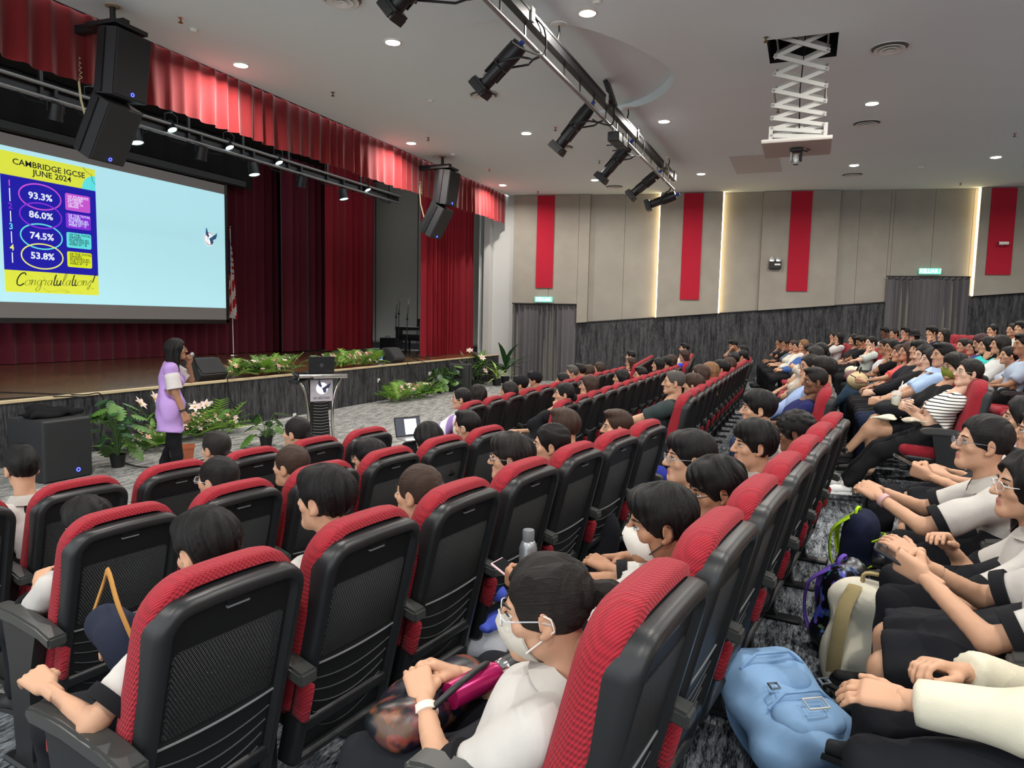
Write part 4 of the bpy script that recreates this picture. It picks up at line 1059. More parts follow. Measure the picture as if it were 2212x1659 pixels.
# --- near block: school pupils
kid('n',1,0,48,1012,'boy with short cropped hair carrying a black backpack', hair='crew', hlod=1, lod=0, fo=0.1, yaw=-0.2)
kid('n',1,2,466,970,'girl with a loose dark ponytail', sex='f', hair='low_pony', hc='soft', hlod=1, lod=0, yaw=0.1)
kid('n',1,3,640,936,'girl with neat black hair beside the lectern plant', sex='f', hair='tied', hlod=1, lod=0, yaw=0.25)
kid('n',2,0,188,1138,'pupil slumped low, only black hair showing', hair='messy', hlod=1, lod=0, pitch=-0.3)
kid('n',2,1,470,1038,'girl with glasses and a white hair clip', sex='f', hair='tied', glasses=(190,190,195), hlod=1, lod=0, yaw=0.25)
kid('n',2,2,628,1008,'girl with brown hair tied back', sex='f', hair='low_pony', hc='brown', hlod=1, lod=0, yaw=0.2)
kid('n',2,3,797,990,'pupil with dark glasses leaning back low', hair='short', glasses=(70,40,44), hlod=1, lod=0, yaw=0.35)
kid('n',2,4,925,950,'girl with long black hair looking down', sex='f', hair='long', hlod=1, lod=0, pitch=-0.45)
kid('n',2,5,1008,922,'boy with spiky cropped hair and a mask', hair='crew', mask='pale', hlod=1, lod=0, yaw=0.15)
kid('n',3,0,447,1188,'pupil with short black hair seen from behind', hair='short', hlod=2, lod=1, pitch=-0.25, arms=('rest','lap'))
kid('n',3,1,702,1080,'boy with thick black hair seen from behind', hair='short', hlod=2, lod=1, yaw=0.15)
kid('n',3,2,903,1066,'girl with brown hair tied in a bun', sex='f', hair='bun', hc='brown', hlod=2, lod=1, yaw=0.1)
kid('n',3,3,1102,990,'boy in tinted glasses with wavy black hair', hair='messy', hc='soft', glasses=(150,150,155), tint=(90,40,60), hlod=2, lod=1, yaw=0.45)
kid('n',3,4,1188,962,'boy with slicked black hair in profile', hair='slick', hlod=2, lod=1, yaw=0.5)
kid('n',3,5,1218,925,'boy with brown cropped hair leaning forward', hair='crew', hc='brown', hlod=2, lod=1, fo=0.15)
kid('n',3,6,1332,924,'boy with short hair lying back, head tilted', hair='crew', hc='brown', hlod=2, lod=1, yaw=0.6)
kid('n',4,0,1178,1315,'girl with a ponytail, glasses and white face mask', sex='f', s=0.93, hair='pony', hc='soft', mask='pale', glasses=(200,200,205), hlod=2, lod=2, yaw=0.42, pitch=-0.15, hs=0.98, arms=('lap','lap'), watch=('L',(222,200,186)), px=-0.03)
kid('n',4,1,1425,1132,'boy with a white mask and black ear loops', skin='tan', hair='short', mask='white', hlod=2, lod=2, yaw=0.55, pitch=-0.1, arms=('phone','phone'))
kid('n',4,2,1545,1058,'boy with black square glasses and spiky hair', skin='tan', hair='messy', glasses=(20,20,30), hlod=2, lod=2, yaw=0.6, pitch=-0.25)
kid('n',4,3,1488,990,'boy with metal glasses and a bowl haircut', hair='short', glasses=(150,150,155), hlod=2, lod=2, yaw=0.55, fo=0.12)
kid('n',4,4,1627,962,'boy with thick black fringe in profile', hair='messy', hlod=2, lod=2, yaw=0.6)
kid('n',4,5,1716,935,'boy with curly black hair', skin='brown', hair='curly', hlod=2, lod=1, yaw=0.1, pitch=-0.2)
kid('n',4,6,1637,884,'boy with short black hair in pale jeans', hair='short', hlod=2, lod=2, yaw=0.35, bot=(120,146,176), fo=0.15)

# --- near block, fifth row (right of the camera)
kid('n',5,4,2122,958,'girl with thin glasses, hands held out over her lap', sex='f', s=0.95, hair='low_pony', hlod=2, lod=2, yaw=0.30, pitch=0.05, glasses=(120,120,130), fo=0.30, ymin=0.2, bottom='trousers', arms=((( -0.05,0.86,0.72),'rest',(-0.6,0.1,0.8)),((0.07,0.86,0.72),'rest',(0.6,0.1,0.8))), watch=('L',(190,150,150)))
kid('n',5,3,2222,1052,'girl with dark curls and pale glasses', sex='f', s=0.95, hair='wavy', hlod=2, lod=2, yaw=0.25, glasses=(220,214,210), fo=0.18, ymin=0.2, arms=('knee','lap'))
kid('n',5,2,2330,1110,'pupil in a black skirt holding a phone', sex='f', s=0.95, hair='long', hlod=1, lod=2, fo=0.1, ymin=0.2, bottom='skirt', arms=('phone','phone'))
kid('n',5,1,2560,1230,'pupil in a cream jacket and black trousers', sex='f', s=0.95, hair='long', hlod=1, lod=2, fo=0.1, ymin=0.2, top=(204,198,178), sleeve='long', collar=None, arms=('knee','lap'))
kid('n',5,5,2250,935,'girl in a dark skirt behind the girl with glasses', sex='f', s=0.93, hair='long', hlod=1, lod=1, ymin=0.2, bottom='skirt', arms=('phone','phone'))
kid('n',5,6,2214,905,'girl in a dark pleated skirt, hands on her lap', sex='f', s=0.93, hair='bob', hlod=1, lod=1, ymin=0.2, bottom='skirt', arms=('lap','lap'))
# --- centre block
def ad(block, row, k, hx, hy, desc, **o):
    d = dict(s=1.0, sex='f', hair='bob', hlod=0); d.update(o); return sit(block, row, k, hx, hy, desc, **d)
m_purplew = striped('shirt_white_purple', (226,222,226), (150,120,180), 5.0, 0.35, 'Y')
m_stripe = striped('shirt_black_stripes', (232,228,220), (26,26,30), 38.0, 0.32, 'Z', 0.93)
ad('c',1,0,996,862,'woman with glasses in a white and purple shirt', hair='low_pony', glasses=(170,170,175), top=m_purplew, yaw=0.4, arms=('lap','lap'), hlod=1, lod=1, fo=0.1)
ad('c',1,1,1030,853,'person with long dark curls', hair='wavy', hc='soft', top=(60,56,66), yaw=-0.1)
ad('c',1,2,1098,846,'woman with a straight dark bob', hair='bob', hc='soft', top=(70,64,60), yaw=0.3)
ad('c',1,3,1123,832,'man in a black cap', sex='m', hair='crew', hat='cap', top=(40,40,46), yaw=0.35)
ad('c',1,4,1153,822,'man in a black cap with a mask', sex='m', hair='crew', hat='cap', mask='white', top=(40,46,84), yaw=0.4)
ad('c',1,6,1214,822,'child with dark hair and a hairband', s=0.8, hs=0.92, hair='bob', top=(180,176,171), yaw=0.4)
ad('c',1,7,1235,806,'man with glasses and greying hair', sex='m', hair='crew', hc='grey', glasses=(60,60,60), top=(90,88,86), yaw=0.45)
ad('c',1,8,1252,802,'man with cropped black hair', sex='m', hair='crew', top=(50,50,60))
ad('c',1,9,1270,803,'woman with a reddish brown bob', hair='bob', hc='brown', top=(120,110,100))
ad('c',1,10,1293,797,'woman with a brown bob in profile', hair='bob', hc='brown', top=(80,90,100), yaw=0.5)
ad('c',2,0,1218,852,'woman in black, bare arm, chin on hand', hair='tied', top=(22,22,26), sleeve='cap', yaw=0.4, arms=('chin','lap'), legs='cross', bottom='shorts', lod=1, hlod=1, fo=0.05)
ad('c',2,2,1271,833,'woman with wavy brown hair, chin on hand', hair='bob', hc='brown', top=(60,50,48), yaw=0.4, arms=('chin','lap'))
ad('c',2,5,1341,817,'woman with a glossy black bob', hair='bob', top=(40,40,44), yaw=0.4)
ad('c',2,7,1383,810,'man with glasses leaning back', sex='m', hair='crew', glasses=(60,60,60), top=(60,66,80), yaw=0.5)
ad('c',2,10,1421,788,'woman with long black hair', hair='long', top=(190,180,176), yaw=0.45)
ad('c',2,11,1437,784,'woman with dark hair tied back', hair='tied', top=(60,60,64))
ad('c',2,12,1449,780,'woman with brown hair', hair='bob', hc='brown', top=(90,84,80))
ad('c',3,0,1455,826,'balding man in a dark green shirt, hands clasped', sex='m', s=1.05, hair='thin', hc='grey', top=(52,62,62), bot=(30,32,36), yaw=0.35, arms=('clasp','clasp'), lod=2, hlod=2, watch=('L',(30,30,34)), girth=1.12)
ad('c',3,2,1497,832,'person with short dark brown hair', hair='messy', hc='brown', top=(170,150,140))
ad('c',3,3,1511,810,'woman with long straight brown hair', hair='long', hc='brown', top=(130,110,90), yaw=0.3)
ad('c',3,4,1532,803,'woman with long golden brown hair', hair='long', hc='dye', top=(120,100,80), yaw=0.1)
ad('c',3,6,1557,797,'man with short black hair', sex='m', hair='messy', top=(60,60,66), yaw=0.2)
ad('c',3,8,1573,789,'woman with reddish brown hair', hair='bob', hc='brown', top=(100,70,60))
ad('c',3,10,1583,778,'man with swept back black hair', sex='m', hair='slick', top=(50,54,70), yaw=0.4)
ad('c',3,12,1603,770,'woman with sunglasses pushed up on her hair', hair='tied', top=(60,60,64))
ad('c',4,0,1760,824,'man in a navy t-shirt seen in profile', sex='m', skin='brown', hair='crew', hc='soft', top=(34,36,84), bot=(40,50,80), yaw=0.30, pitch=-0.05, arms=('lap','lap'), lod=2, hlod=2)
ad('c',4,1,1778,799,'person with thick black hair', sex='m', hair='messy', hc='soft', top=(150,168,206), sleeve='long', arms=('cheek','lap'))
ad('c',4,2,1748,791,'man with glasses holding his hand to his mouth', sex='m', hair='slick', hc='soft', glasses=(40,40,40), top=(120,118,112), yaw=0.45, arms=('chin','lap'))
ad('c',4,4,1757,770,'woman with her face in her hands', hair='bob', hc='soft', glasses=(30,30,30), top=(200,190,176), yaw=0.4, arms=('cheek','cheek'))
ad('c',4,6,1770,760,'woman with black hair in a cream top', hair='tied', top=(203,198,180))
ad('c',5,0,2092,806,'woman with round glasses and ponytail in a striped top', skin='light', hair='low_pony', hc='soft', glasses=(180,170,150), top=m_stripe, bot=(24,24,27), yaw=0.30, pitch=0.1, arms=('fold','fold'), legs='out', shoe=(226,226,224), sole=(238,238,236), lod=2, hlod=1, waist=False)
ad('c',5,1,2062,793,'person in an olive green mask and black jacket', hair='messy', hc='soft', skin='mid', mask='olive', glasses=(20,20,22), top=(24,24,26), sleeve='long', bot=(30,30,34), yaw=0.40, arms=('lap','rest'), legs='cross', lod=2, hlod=1, bottom='shorts')
ad('c',5,2,2036,768,'man with a high quiff in a pale blue shirt', sex='m', s=1.06, hair='crew', top=(164,188,224), bot=(30,40,64), yaw=0.40, arms=('clasp','clasp'), collar=(176,198,230), lod=1, hlod=1)
ad('c',5,3,2010,778,'woman with a pale face behind the man in blue', skin='light', hair='long', top=(207,205,199), yaw=0.4, hlod=1)
ad('c',5,4,1995,768,'woman in black with her mouth open', skin='light', hair='slick', hc='black', top=(24,24,28), sleeve='long', yaw=0.45, arms=('clasp','clasp'), hlod=1)
ad('c',5,5,1984,757,'man with short black hair looking up', sex='m', s=1.04, hair='short', top=(30,30,36), yaw=0.5, pitch=0.1, hlod=1)
ad('c',5,6,1960,760,'woman with glasses in a coral shirt', hair='long', hc='brown', glasses=(150,120,110), top=(226,92,92), yaw=0.40, arms=('phone','lap'), hlod=1)
ad('c',5,7,1943,764,'girl with dark hair half hidden beside the coral shirt', s=0.85, hair='bob', hc='brown', top=(40,40,44), yaw=0.4)
ad('c',5,8,1926,751,'woman in a black t-shirt with hand at her mouth', skin='tan', hair='tied', top=(20,20,24), yaw=0.45, arms=('chin','lap'), bot=(50,70,90), legs='cross')
ad('c',5,10,1911,749,'man with glasses in a white shirt behind', sex='m', skin='tan', hair='slick', glasses=(60,60,60), top=(203,205,207), yaw=0.45)
ad('c',6,12,2080,747,'woman with hair tied back looking down', hair='tied', top=(70,60,60), yaw=0.5)
ad('c',6,10,2102,751,'smiling woman with glasses in a red top', hair='bob', glasses=(150,120,110), top=(206,60,66), yaw=0.5)
ad('c',6,9,2118,740,'woman with wine coloured hair', hair='bob', hc='wine', top=(60,60,110), yaw=0.3, pitch=-0.3)
ad('c',6,8,2131,747,'girl in turquoise resting cheek on hand', hair='long', top=(64,188,184), sleeve='long', yaw=0.3, arms=('cheek','lap'))
ad('c',6,7,2159,745,'girl with bushy black hair in a white hoodie', hair='wavy', hc='soft', top=(199,201,199), sleeve='long', yaw=0.2)
ad('c',6,6,2177,768,'small girl with black hair tied back', s=0.75, hs=0.88, hair='tied', top=(180,186,200), yaw=0.35)
ad('c',6,5,2210,745,'man in a grey blue shirt at the right edge', sex='m', s=1.04, skin='tan', hair='crew', top=(160,172,190), yaw=0.3, arms=('lap','lap'))
# --- far block
ad('f',1,0,1362,784,'woman with glasses in a pink top, chin on hand', hair='long', hc='brown', glasses=(60,60,60), top=(224,140,150), yaw=0.4, arms=('chin','lap'))
ad('f',1,1,1362,770,'man with cropped black hair', sex='m', hair='crew', top=(60,60,70))
ad('f',2,0,1477,768,'child with a dark bob in bright blue', s=0.9, hair='bob', hc='brown', top=(50,70,220), yaw=0.3, pitch=-0.2)
ad('f',2,2,1478,753,'man in beige with cropped hair', sex='m', hair='crew', top=(200,190,160), yaw=0.3)
ad('f',3,3,1584,746,'man pressing his hand to his forehead', sex='m', skin='tan', hair='crew', top=(60,66,80), yaw=0.5, pitch=-0.3, arms=('brow','lap'))
ad('f',3,1,1604,758,'woman with dark hair', hair='tied', top=(70,70,76), yaw=0.2)
for k, x, y, d, o in ((8,1684,740,'person with a hand at the chin',dict(skin='tan', hair='tied', top=(40,40,44), arms=('chin','lap'))),(7,1697,743,'woman in black with hair tied back, hand at mouth',dict(skin='tan', hair='tied', top=(24,24,26), arms=('chin','lap'))),
        (5,1713,746,'woman with brown hair in blue grey',dict(hair='bob', hc='brown', top=(90,100,120))),(4,1722,749,'woman in cream with black hair',dict(hair='tied', top=(203,199,185))),(2,1735,746,'woman with light brown hair in white',dict(hair='bob', hc='dye', top=(208,207,199), sleeve='long')),
        (1,1750,756,'person in denim blue with black hair',dict(hair='messy', top=(62,92,150), sleeve='long', pitch=-0.4))):
    ad('f',4,k,x,y,d, yaw=0.5, **o) if 'yaw' not in o else None
for k, x, y, d, o in ((0,1881,740,'woman in pale grey looking at her phone',dict(hair='tied', skin='light', top=(185,192,187), arms=('chin','phone'))),(2,1859,738,'man in a black shirt biting his thumb',dict(sex='m', hair='crew', hc='soft', top=(24,24,28), skin='tan', pitch=-0.35, arms=('chin','lap'))),
        (3,1843,734,'woman with a short dark bob',dict(hair='bob', top=(40,40,44))),(6,1811,730,'girl in a white hoodie with long black hair',dict(hair='long', top=(192,189,187), sleeve='long', arms=('chin','lap'))),(8,1801,727,'woman holding a hand near her lips',dict(hair='bob', top=(40,34,34), arms=('chin','lap')))):
    ad('f',5,k,x,y,d, yaw=0.45, **o)
for k, x, y, d, o in ((8,1911,718,'bearded man in a white shirt',dict(sex='m', skin='brown', hair='crew', top=(207,207,205), pitch=-0.2)),(7,1931,721,'woman with black hair tied up',dict(hair='tied', top=(40,40,44))),(5,1955,719,'man with glasses, hand at chin',dict(sex='m', hair='crew', glasses=(60,60,60), top=(30,30,34), arms=('chin','lap'))),
        (4,1974,724,'woman in a black bucket hat',dict(hair='bob', hat='bucket', top=(180,183,192), skin='light')),(1,2012,718,'man with swept hair and fist at his mouth',dict(sex='m', s=1.06, hair='short', top=(30,34,52), arms=('chin','lap'))),(0,2037,724,'woman with dark ombre hair',dict(hair='long', hc='soft', top=(190,186,176)))):
    ad('f',6,k,x,y,d, yaw=0.5, **o)
for k, x, y, d, o in ((2,2143,714,'woman with hair pulled back, chin propped',dict(hair='tied', arms=('chin','lap'), top=(200,190,180))),(1,2186,713,'person with short hair in black',dict(hair='tied', top=(30,30,34))),(0,2204,709,'man in pale green looking up',dict(sex='m', hair='short', top=(185,192,180), pitch=0.15))):
    ad('f',7,k,x,y,d, yaw=0.5, **o)
# ================================================================ STAGE
def velvet(name, rgb):
    m = mat(name, rgb, 0.8, var=0.12, vscale=9, stretch=(1,1,0.25), bump=0.1, bscale=120, sheen=0.25, spec=0.2); return m
m_val = velvet('velvet_valance', (120,27,31)); m_cur = velvet('velvet_curtain', (140,24,38)); m_cur_dim = velvet('velvet_curtain_dim', (92,24,40)); m_doorc = velvet('door_curtain_grey', (104,100,104))  # rear curtains: same velvet, weaker stage light put into a darker colour
def hang(name, label, X, Y0, Y1, z0, z1, npl, amp, m, seed, top=1.0, hem=0.0, parent=None, nv=8, res=7):
    G = pleats(Y1-Y0, z1-z0, npl, amp, max(12, int(npl*res)), nv, seed, 1.0, top, hem)
    P = np.stack([X+G[:,:,1], Y0+G[:,:,0], z1+G[:,:,2]], 2); mb = MB().grid(P).grid(P-np.array([0.006,0,0]))
    o = mb.build(name, m, parent, 80)
    if label: tag(o, label, 'curtain')
    return o
va = thing('stage_valance', 'red velvet valance gathered along the top of the stage opening', 'curtain', (0,0,0))
vy = [-2.2, 0.9, 3.9, 6.75, 9.68, 12.6, 15.5, 18.2, 20.78]
for i in range(len(vy)-1):
    hang('valance_panel', None, -8.97+0.02*(i % 2), vy[i]-0.02, vy[i+1]+0.02, 4.92, ZC+0.0, 10, 0.055, m_val, 10+i, 0.45, 0.02, va, 6, 9)
hang('stage_curtain', 'dimly lit red back curtain filling the rear of the stage', -14.75, 0.5, 17.0, SZ+0.01, 6.5, 46, 0.11, m_cur_dim, 31, 0.8, 0.0, None, 6, 8)
hang('stage_curtain', 'dimly lit red side curtain right of the flag', -14.1, 16.4, 18.75, SZ+0.03, 6.45, 7, 0.10, m_cur_dim, 32)
hang('stage_curtain', 'bright red side curtain behind the white flowers', -13.4, 17.65, 20.15, SZ+0.05, 6.45, 7, 0.10, m_cur, 33, 0.7)
hang('stage_curtain', 'red front curtain drawn to the right end of the stage', -9.95, 17.3, 20.55, SZ+0.02, 5.6, 14, 0.20, m_cur, 34, 0.75)
bb = hang('border_curtain', 'black border cloth hanging above the projection screen', -14.35, 0.5, 15.6, 5.3, 6.5, 24, 0.04, m_blackm, 35); bb['category'] = 'curtain'
# roller blind in the wing behind the front curtain
rb = thing('roller_blind', 'white roller blind with bead chain beside the front curtain', 'blind', (-9.75, 20.9, 0))
MB().box((0,0,3.3), (0.012,0.62,4.9)).build('blind_cloth', mat('blind_white', (206,212,210), 0.8), rb); MB().path([(0.03,0.36,4.6),(0.03,0.36,2.7)], 0.007, 5).build('bead_chain', m_white, rb); MB().tube((0.02,-0.31,0.84),(0.02,0.31,0.84),0.018).build('bottom_bar', m_white, rb)
# ---- projection screen
XS = -13.9
m_scr = mat('screen_cloth', (150,146,144), 0.9); m_img = mat('projected_white', (176,226,236), 0.9, emit=0.49)
sn = thing('projection_screen', 'large lowered projection screen showing exam results', 'screen', (XS, 11.3, 1.68))
sn.location = (0,0,0)
quadbox('screen_fabric', m_scr, XS-0.01, XS, 8.42, 14.13, 1.76, 5.17, sn)
for nme, a in (('border',(8.34,8.42,1.68,5.2)),('border',(14.13,14.21,1.68,5.2)),('bottom_bar',(8.34,14.21,1.66,1.76))):
    quadbox(nme, m_black, XS-0.015, XS+0.012, a[0], a[1], a[2], a[3], sn)
MB().box((XS,11.3,5.30), (0.22,7.0,0.20), bev=0.03).build('screen_casing', m_black, sn)
quadbox('projected_image', m_img, XS+0.001, XS+0.003, 8.50, 14.12, 2.06, 4.94, sn)
# slide, drawn on the screen: u to the right, v downwards
Y0s, Y1s, ZTs, ZBs = 8.66, 10.56, 4.85, 2.25
def em(name, rgb, k=0.49): return mat('slide_'+name, rgb, 0.9, emit=k)
SLAYER = [0]
def sl(u, v, lay): return np.array([XS+0.004+0.0012*lay, Y0s+(Y1s-Y0s)*u, ZTs-(ZTs-ZBs)*v])
def srect(nme, m, u0, v0, u1, v1, lay, r=0.0):
    a, b = sl(u0, v1, lay), sl(u1, v0, lay); W, H = b[1]-a[1], b[2]-a[2]
    P = rrect(W, W, 0, H, max(r,0.0005), max(r,0.0005), 5)+np.array([W/2, 0])
    MB().prism(P, a, (0,1,0), (0,0,1), (1,0,0), 0.0008).build(nme, m, sn)
m_yel = em('yellow', (214,222,66)); m_nav = em('navy', (26,22,150), 0.62); m_teal = em('teal', (96,220,222)); m_ink = em('ink', (22,24,48), 0.15); m_wh = em('white', (226,236,246)); m_pink = em('pink', (196,84,206)); m_vio = em('violet', (132,48,214)); m_lime = em('lime', (212,226,40))
srect('slide_header', m_yel, 0, 0, 1, 0.168, 0); srect('slide_body', m_nav, 0, 0.165, 1, 0.842, 0); srect('slide_footer', m_yel, 0, 0.842, 1, 1, 0)
a = [(0,0)]+[(0.30*math.cos(t), 0.30*math.sin(t)) for t in np.linspace(math.pi/2, math.pi, 10)]
MB().prism(a, sl(1, 0.168, 1), (0,1,0), (0,0,1), (1,0,0), 0.0006).build('slide_teal_corner', m_teal, sn)
def ink(pts, r, m, nme='slide_line', lay=2, closed=False):
    pts = np.array(pts, float)
    q = [sl(u, v, lay) for u, v in pts]; MB().path(q, r, 6, 0, closed, 0.12).build(nme, m, sn)
def smooth_pts(P, n=6, closed=False):
    P = np.array(P, float); out = []; N = len(P)
    for i in range(N if closed else N-1):
        p0, p1, p2, p3 = P[(i-1) % N if closed else max(i-1, 0)], P[i], P[(i+1) % N], P[(i+2) % N if closed else min(i+2, N-1)]
        for k in range(n):
            t = k/n; out.append(0.5*((2*p1)+(-p0+p2)*t+(2*p0-5*p1+4*p2-p3)*t*t+(-p0+3*p1-3*p2+p3)*t**3))
    if not closed: out.append(P[-1])
    return np.array(out)
ink(smooth_pts([(0.86,0.0),(0.90,0.03),(0.955,0.05),(0.965,0.09),(1.0,0.115)]), 0.009, m_ink, 'slide_squiggle', 3)
def text(body, pos, size, m, parent, ux=(0,1,0), uy=(0,0,1), align='CENTER', bold=0.0, wide=1.0, shear=0.0, ext=0.0004, name='lettering', lines=0.9):
    cu = bpy.data.curves.new('t', 'FONT'); cu.body = body; cu.size = size; cu.align_x = align; cu.align_y = 'CENTER'; cu.offset = bold; cu.extrude = ext; cu.shear = shear; cu.space_line = lines; cu.resolution_u = 2
    o = bpy.data.objects.new('t', cu); col.objects.link(o); bpy.context.view_layer.update()
    me = bpy.data.meshes.new_from_object(o.evaluated_get(bpy.context.evaluated_depsgraph_get())); bpy.data.objects.remove(o)
    v = np.zeros(len(me.vertices)*3, np.float32); me.vertices.foreach_get('co', v); v = v.reshape(-1,3); ux, uy = np.array(ux, float), np.array(uy, float); un = np.cross(ux, uy)
    w = np.array(pos)+np.outer(v[:,0]*wide, ux)+np.outer(v[:,1], uy)+np.outer(v[:,2], un); me.vertices.foreach_set('co', w.astype(np.float32).ravel()); me.materials.clear(); me.materials.append(m); me.update()
    return link(name, me, parent)
text('CAMBRIDGE IGCSE', sl(0.50, 0.065, 2), 0.155, m_ink, sn, bold=0.0018, wide=1.10); text('JUNE 2024', sl(0.52, 0.118, 2), 0.155, m_ink, sn, bold=0.0018, wide=1.10)
CV = (0.287, 0.425, 0.579, 0.726); CC = (m_pink, m_vio, m_teal, em('cream', (226,226,120))); PC = ('93.3%','86.0%','74.5%','53.8%'); BC = (m_pink, m_vio, m_teal, m_lime)
BV = ((0.222,0.352),(0.372,0.488),(0.520,0.638),(0.668,0.788)); BT = ('OF STUDENTS\nACHIEVED\nAT LEAST\n1A* OR 1A\nGRADE','OF THE TOTAL\nGRADES\nACHIEVED BY\nTHE COHORT\nWERE A* - C','OF THE TOTAL\nGRADES\nACHIEVED BY\nTHE COHORT\nWERE A* - B','OF THE TOTAL\nGRADES\nACHIEVED BY\nTHE COHORT\nWERE A* - A')
NV = (0.225, 0.386, 0.532, 0.682)
for i in range(4):
    t = np.linspace(0, 2*math.pi, 49)[:-1]; ink([(0.385+0.215*math.cos(q), CV[i]+0.092*math.sin(q)) for q in t], 0.013, CC[i], 'slide_ring', 2+i % 2, True)
    text(PC[i], sl(0.385, CV[i], 4), 0.175, m_wh, sn, bold=0.0045, wide=1.12)
    srect('slide_box', BC[i], 0.648, BV[i][0], 0.930, BV[i][1], 1, 0.035)
    text(BT[i], sl(0.675, (BV[i][0]+BV[i][1])/2-0.004, 3), 0.062, m_wh if i < 2 else m_ink, sn, align='LEFT', bold=0.0008, wide=1.12, lines=0.78)
    text(str(i+1), sl(0.082, NV[i], 2), 0.16, CC[i], sn, bold=0.003)
    v0, v1 = NV[i]+0.034, (NV[i+1]-0.034 if i < 3 else 0.79); srect('slide_bar', m_wh, 0.077, v0, 0.087, v1, 1)
# hand lettered "Congratulations!"
SC = {'C':([(0.62,0.78),(0.50,0.95),(0.22,0.85),(0.05,0.45),(0.12,0.08),(0.38,0.0),(0.62,0.16)],0.66),'o':([(0.26,0.42),(0.06,0.30),(0.06,0.08),(0.24,0.0),(0.40,0.14),(0.36,0.36),(0.26,0.42),(0.46,0.36)],0.46),
 'n':([(0.0,0.34),(0.08,0.42),(0.08,0.0),(0.12,0.24),(0.26,0.42),(0.34,0.34),(0.34,0.06),(0.44,0.02)],0.46),'g':([(0.36,0.38),(0.20,0.42),(0.05,0.22),(0.14,0.02),(0.32,0.10),(0.38,0.40),(0.38,-0.20),(0.24,-0.44),(0.06,-0.36),(0.14,-0.16),(0.50,0.10)],0.48),
 'r':([(0.0,0.30),(0.10,0.46),(0.10,0.36),(0.26,0.40),(0.24,0.06),(0.36,0.04)],0.38),'a':([(0.36,0.36),(0.20,0.42),(0.04,0.22),(0.14,0.0),(0.30,0.10),(0.38,0.42),(0.36,0.06),(0.48,0.04)],0.48),
 't':([(0.14,0.86),(0.10,0.30),(0.14,0.02),(0.30,0.06)],0.30),'u':([(0.04,0.42),(0.04,0.12),(0.14,0.0),(0.30,0.12),(0.34,0.42),(0.34,0.06),(0.44,0.04)],0.46),'l':([(0.0,0.10),(0.22,0.60),(0.24,0.95),(0.12,0.86),(0.08,0.16),(0.16,0.0),(0.32,0.06)],0.32),
 'i':([(0.06,0.42),(0.06,0.08),(0.14,0.0),(0.24,0.06)],0.24),'s':([(0.02,0.04),(0.24,0.46),(0.30,0.18),(0.20,-0.30),(0.06,-0.20),(0.30,0.08)],0.36),'!':([(0.20,0.95),(0.10,0.26)],0.3)}
pts = []; x = 0; ku = 0.128; kv = 0.125
for ch in 'Congratulations!':
    P, adv = SC[ch]; L = smooth_pts(P, 5); ink([(0.10+ku*(x+p[0]+0.28*p[1]), 0.950-kv*0.78*p[1]-0.004*x) for p in L], 0.011, m_ink, 'script_letter', 2)
    if ch == 't': ink([(0.10+ku*(x-0.10+0.28*0.62), 0.950-kv*0.78*0.62), (0.10+ku*(x+0.42+0.28*0.66), 0.950-kv*0.78*0.68)], 0.010, m_ink, 'script_stroke', 2)
    if ch in 'i!': ink([(0.10+ku*(x+0.16), 0.950-kv*0.78*(0.62 if ch == 'i' else 0.06)), (0.10+ku*(x+0.18), 0.950-kv*0.78*(0.68 if ch == 'i' else 0.0))], 0.009, m_ink, 'script_dot', 2)
    x += adv
ink(smooth_pts([(0.38,0.962),(0.44,0.985),(0.56,0.975),(0.66,0.985),(0.60,0.965),(0.54,0.962)]), 0.006, m_ink, 'script_swash', 2)
for u, v, du, dv in ((0.22,0.868,0.05,0.018),(0.37,0.872,0.035,0.015),(0.50,0.862,0.0,0.022),(0.63,0.875,-0.03,0.014),(0.75,0.885,-0.045,0.008),(0.20,0.972,-0.05,0.014),(0.44,0.985,-0.01,0.012),(0.62,0.985,0.012,0.012),(0.76,0.978,0.05,0.014)):
    ink([(u,v),(u+du,v+dv)], 0.003, m_ink, 'script_ray', 2)
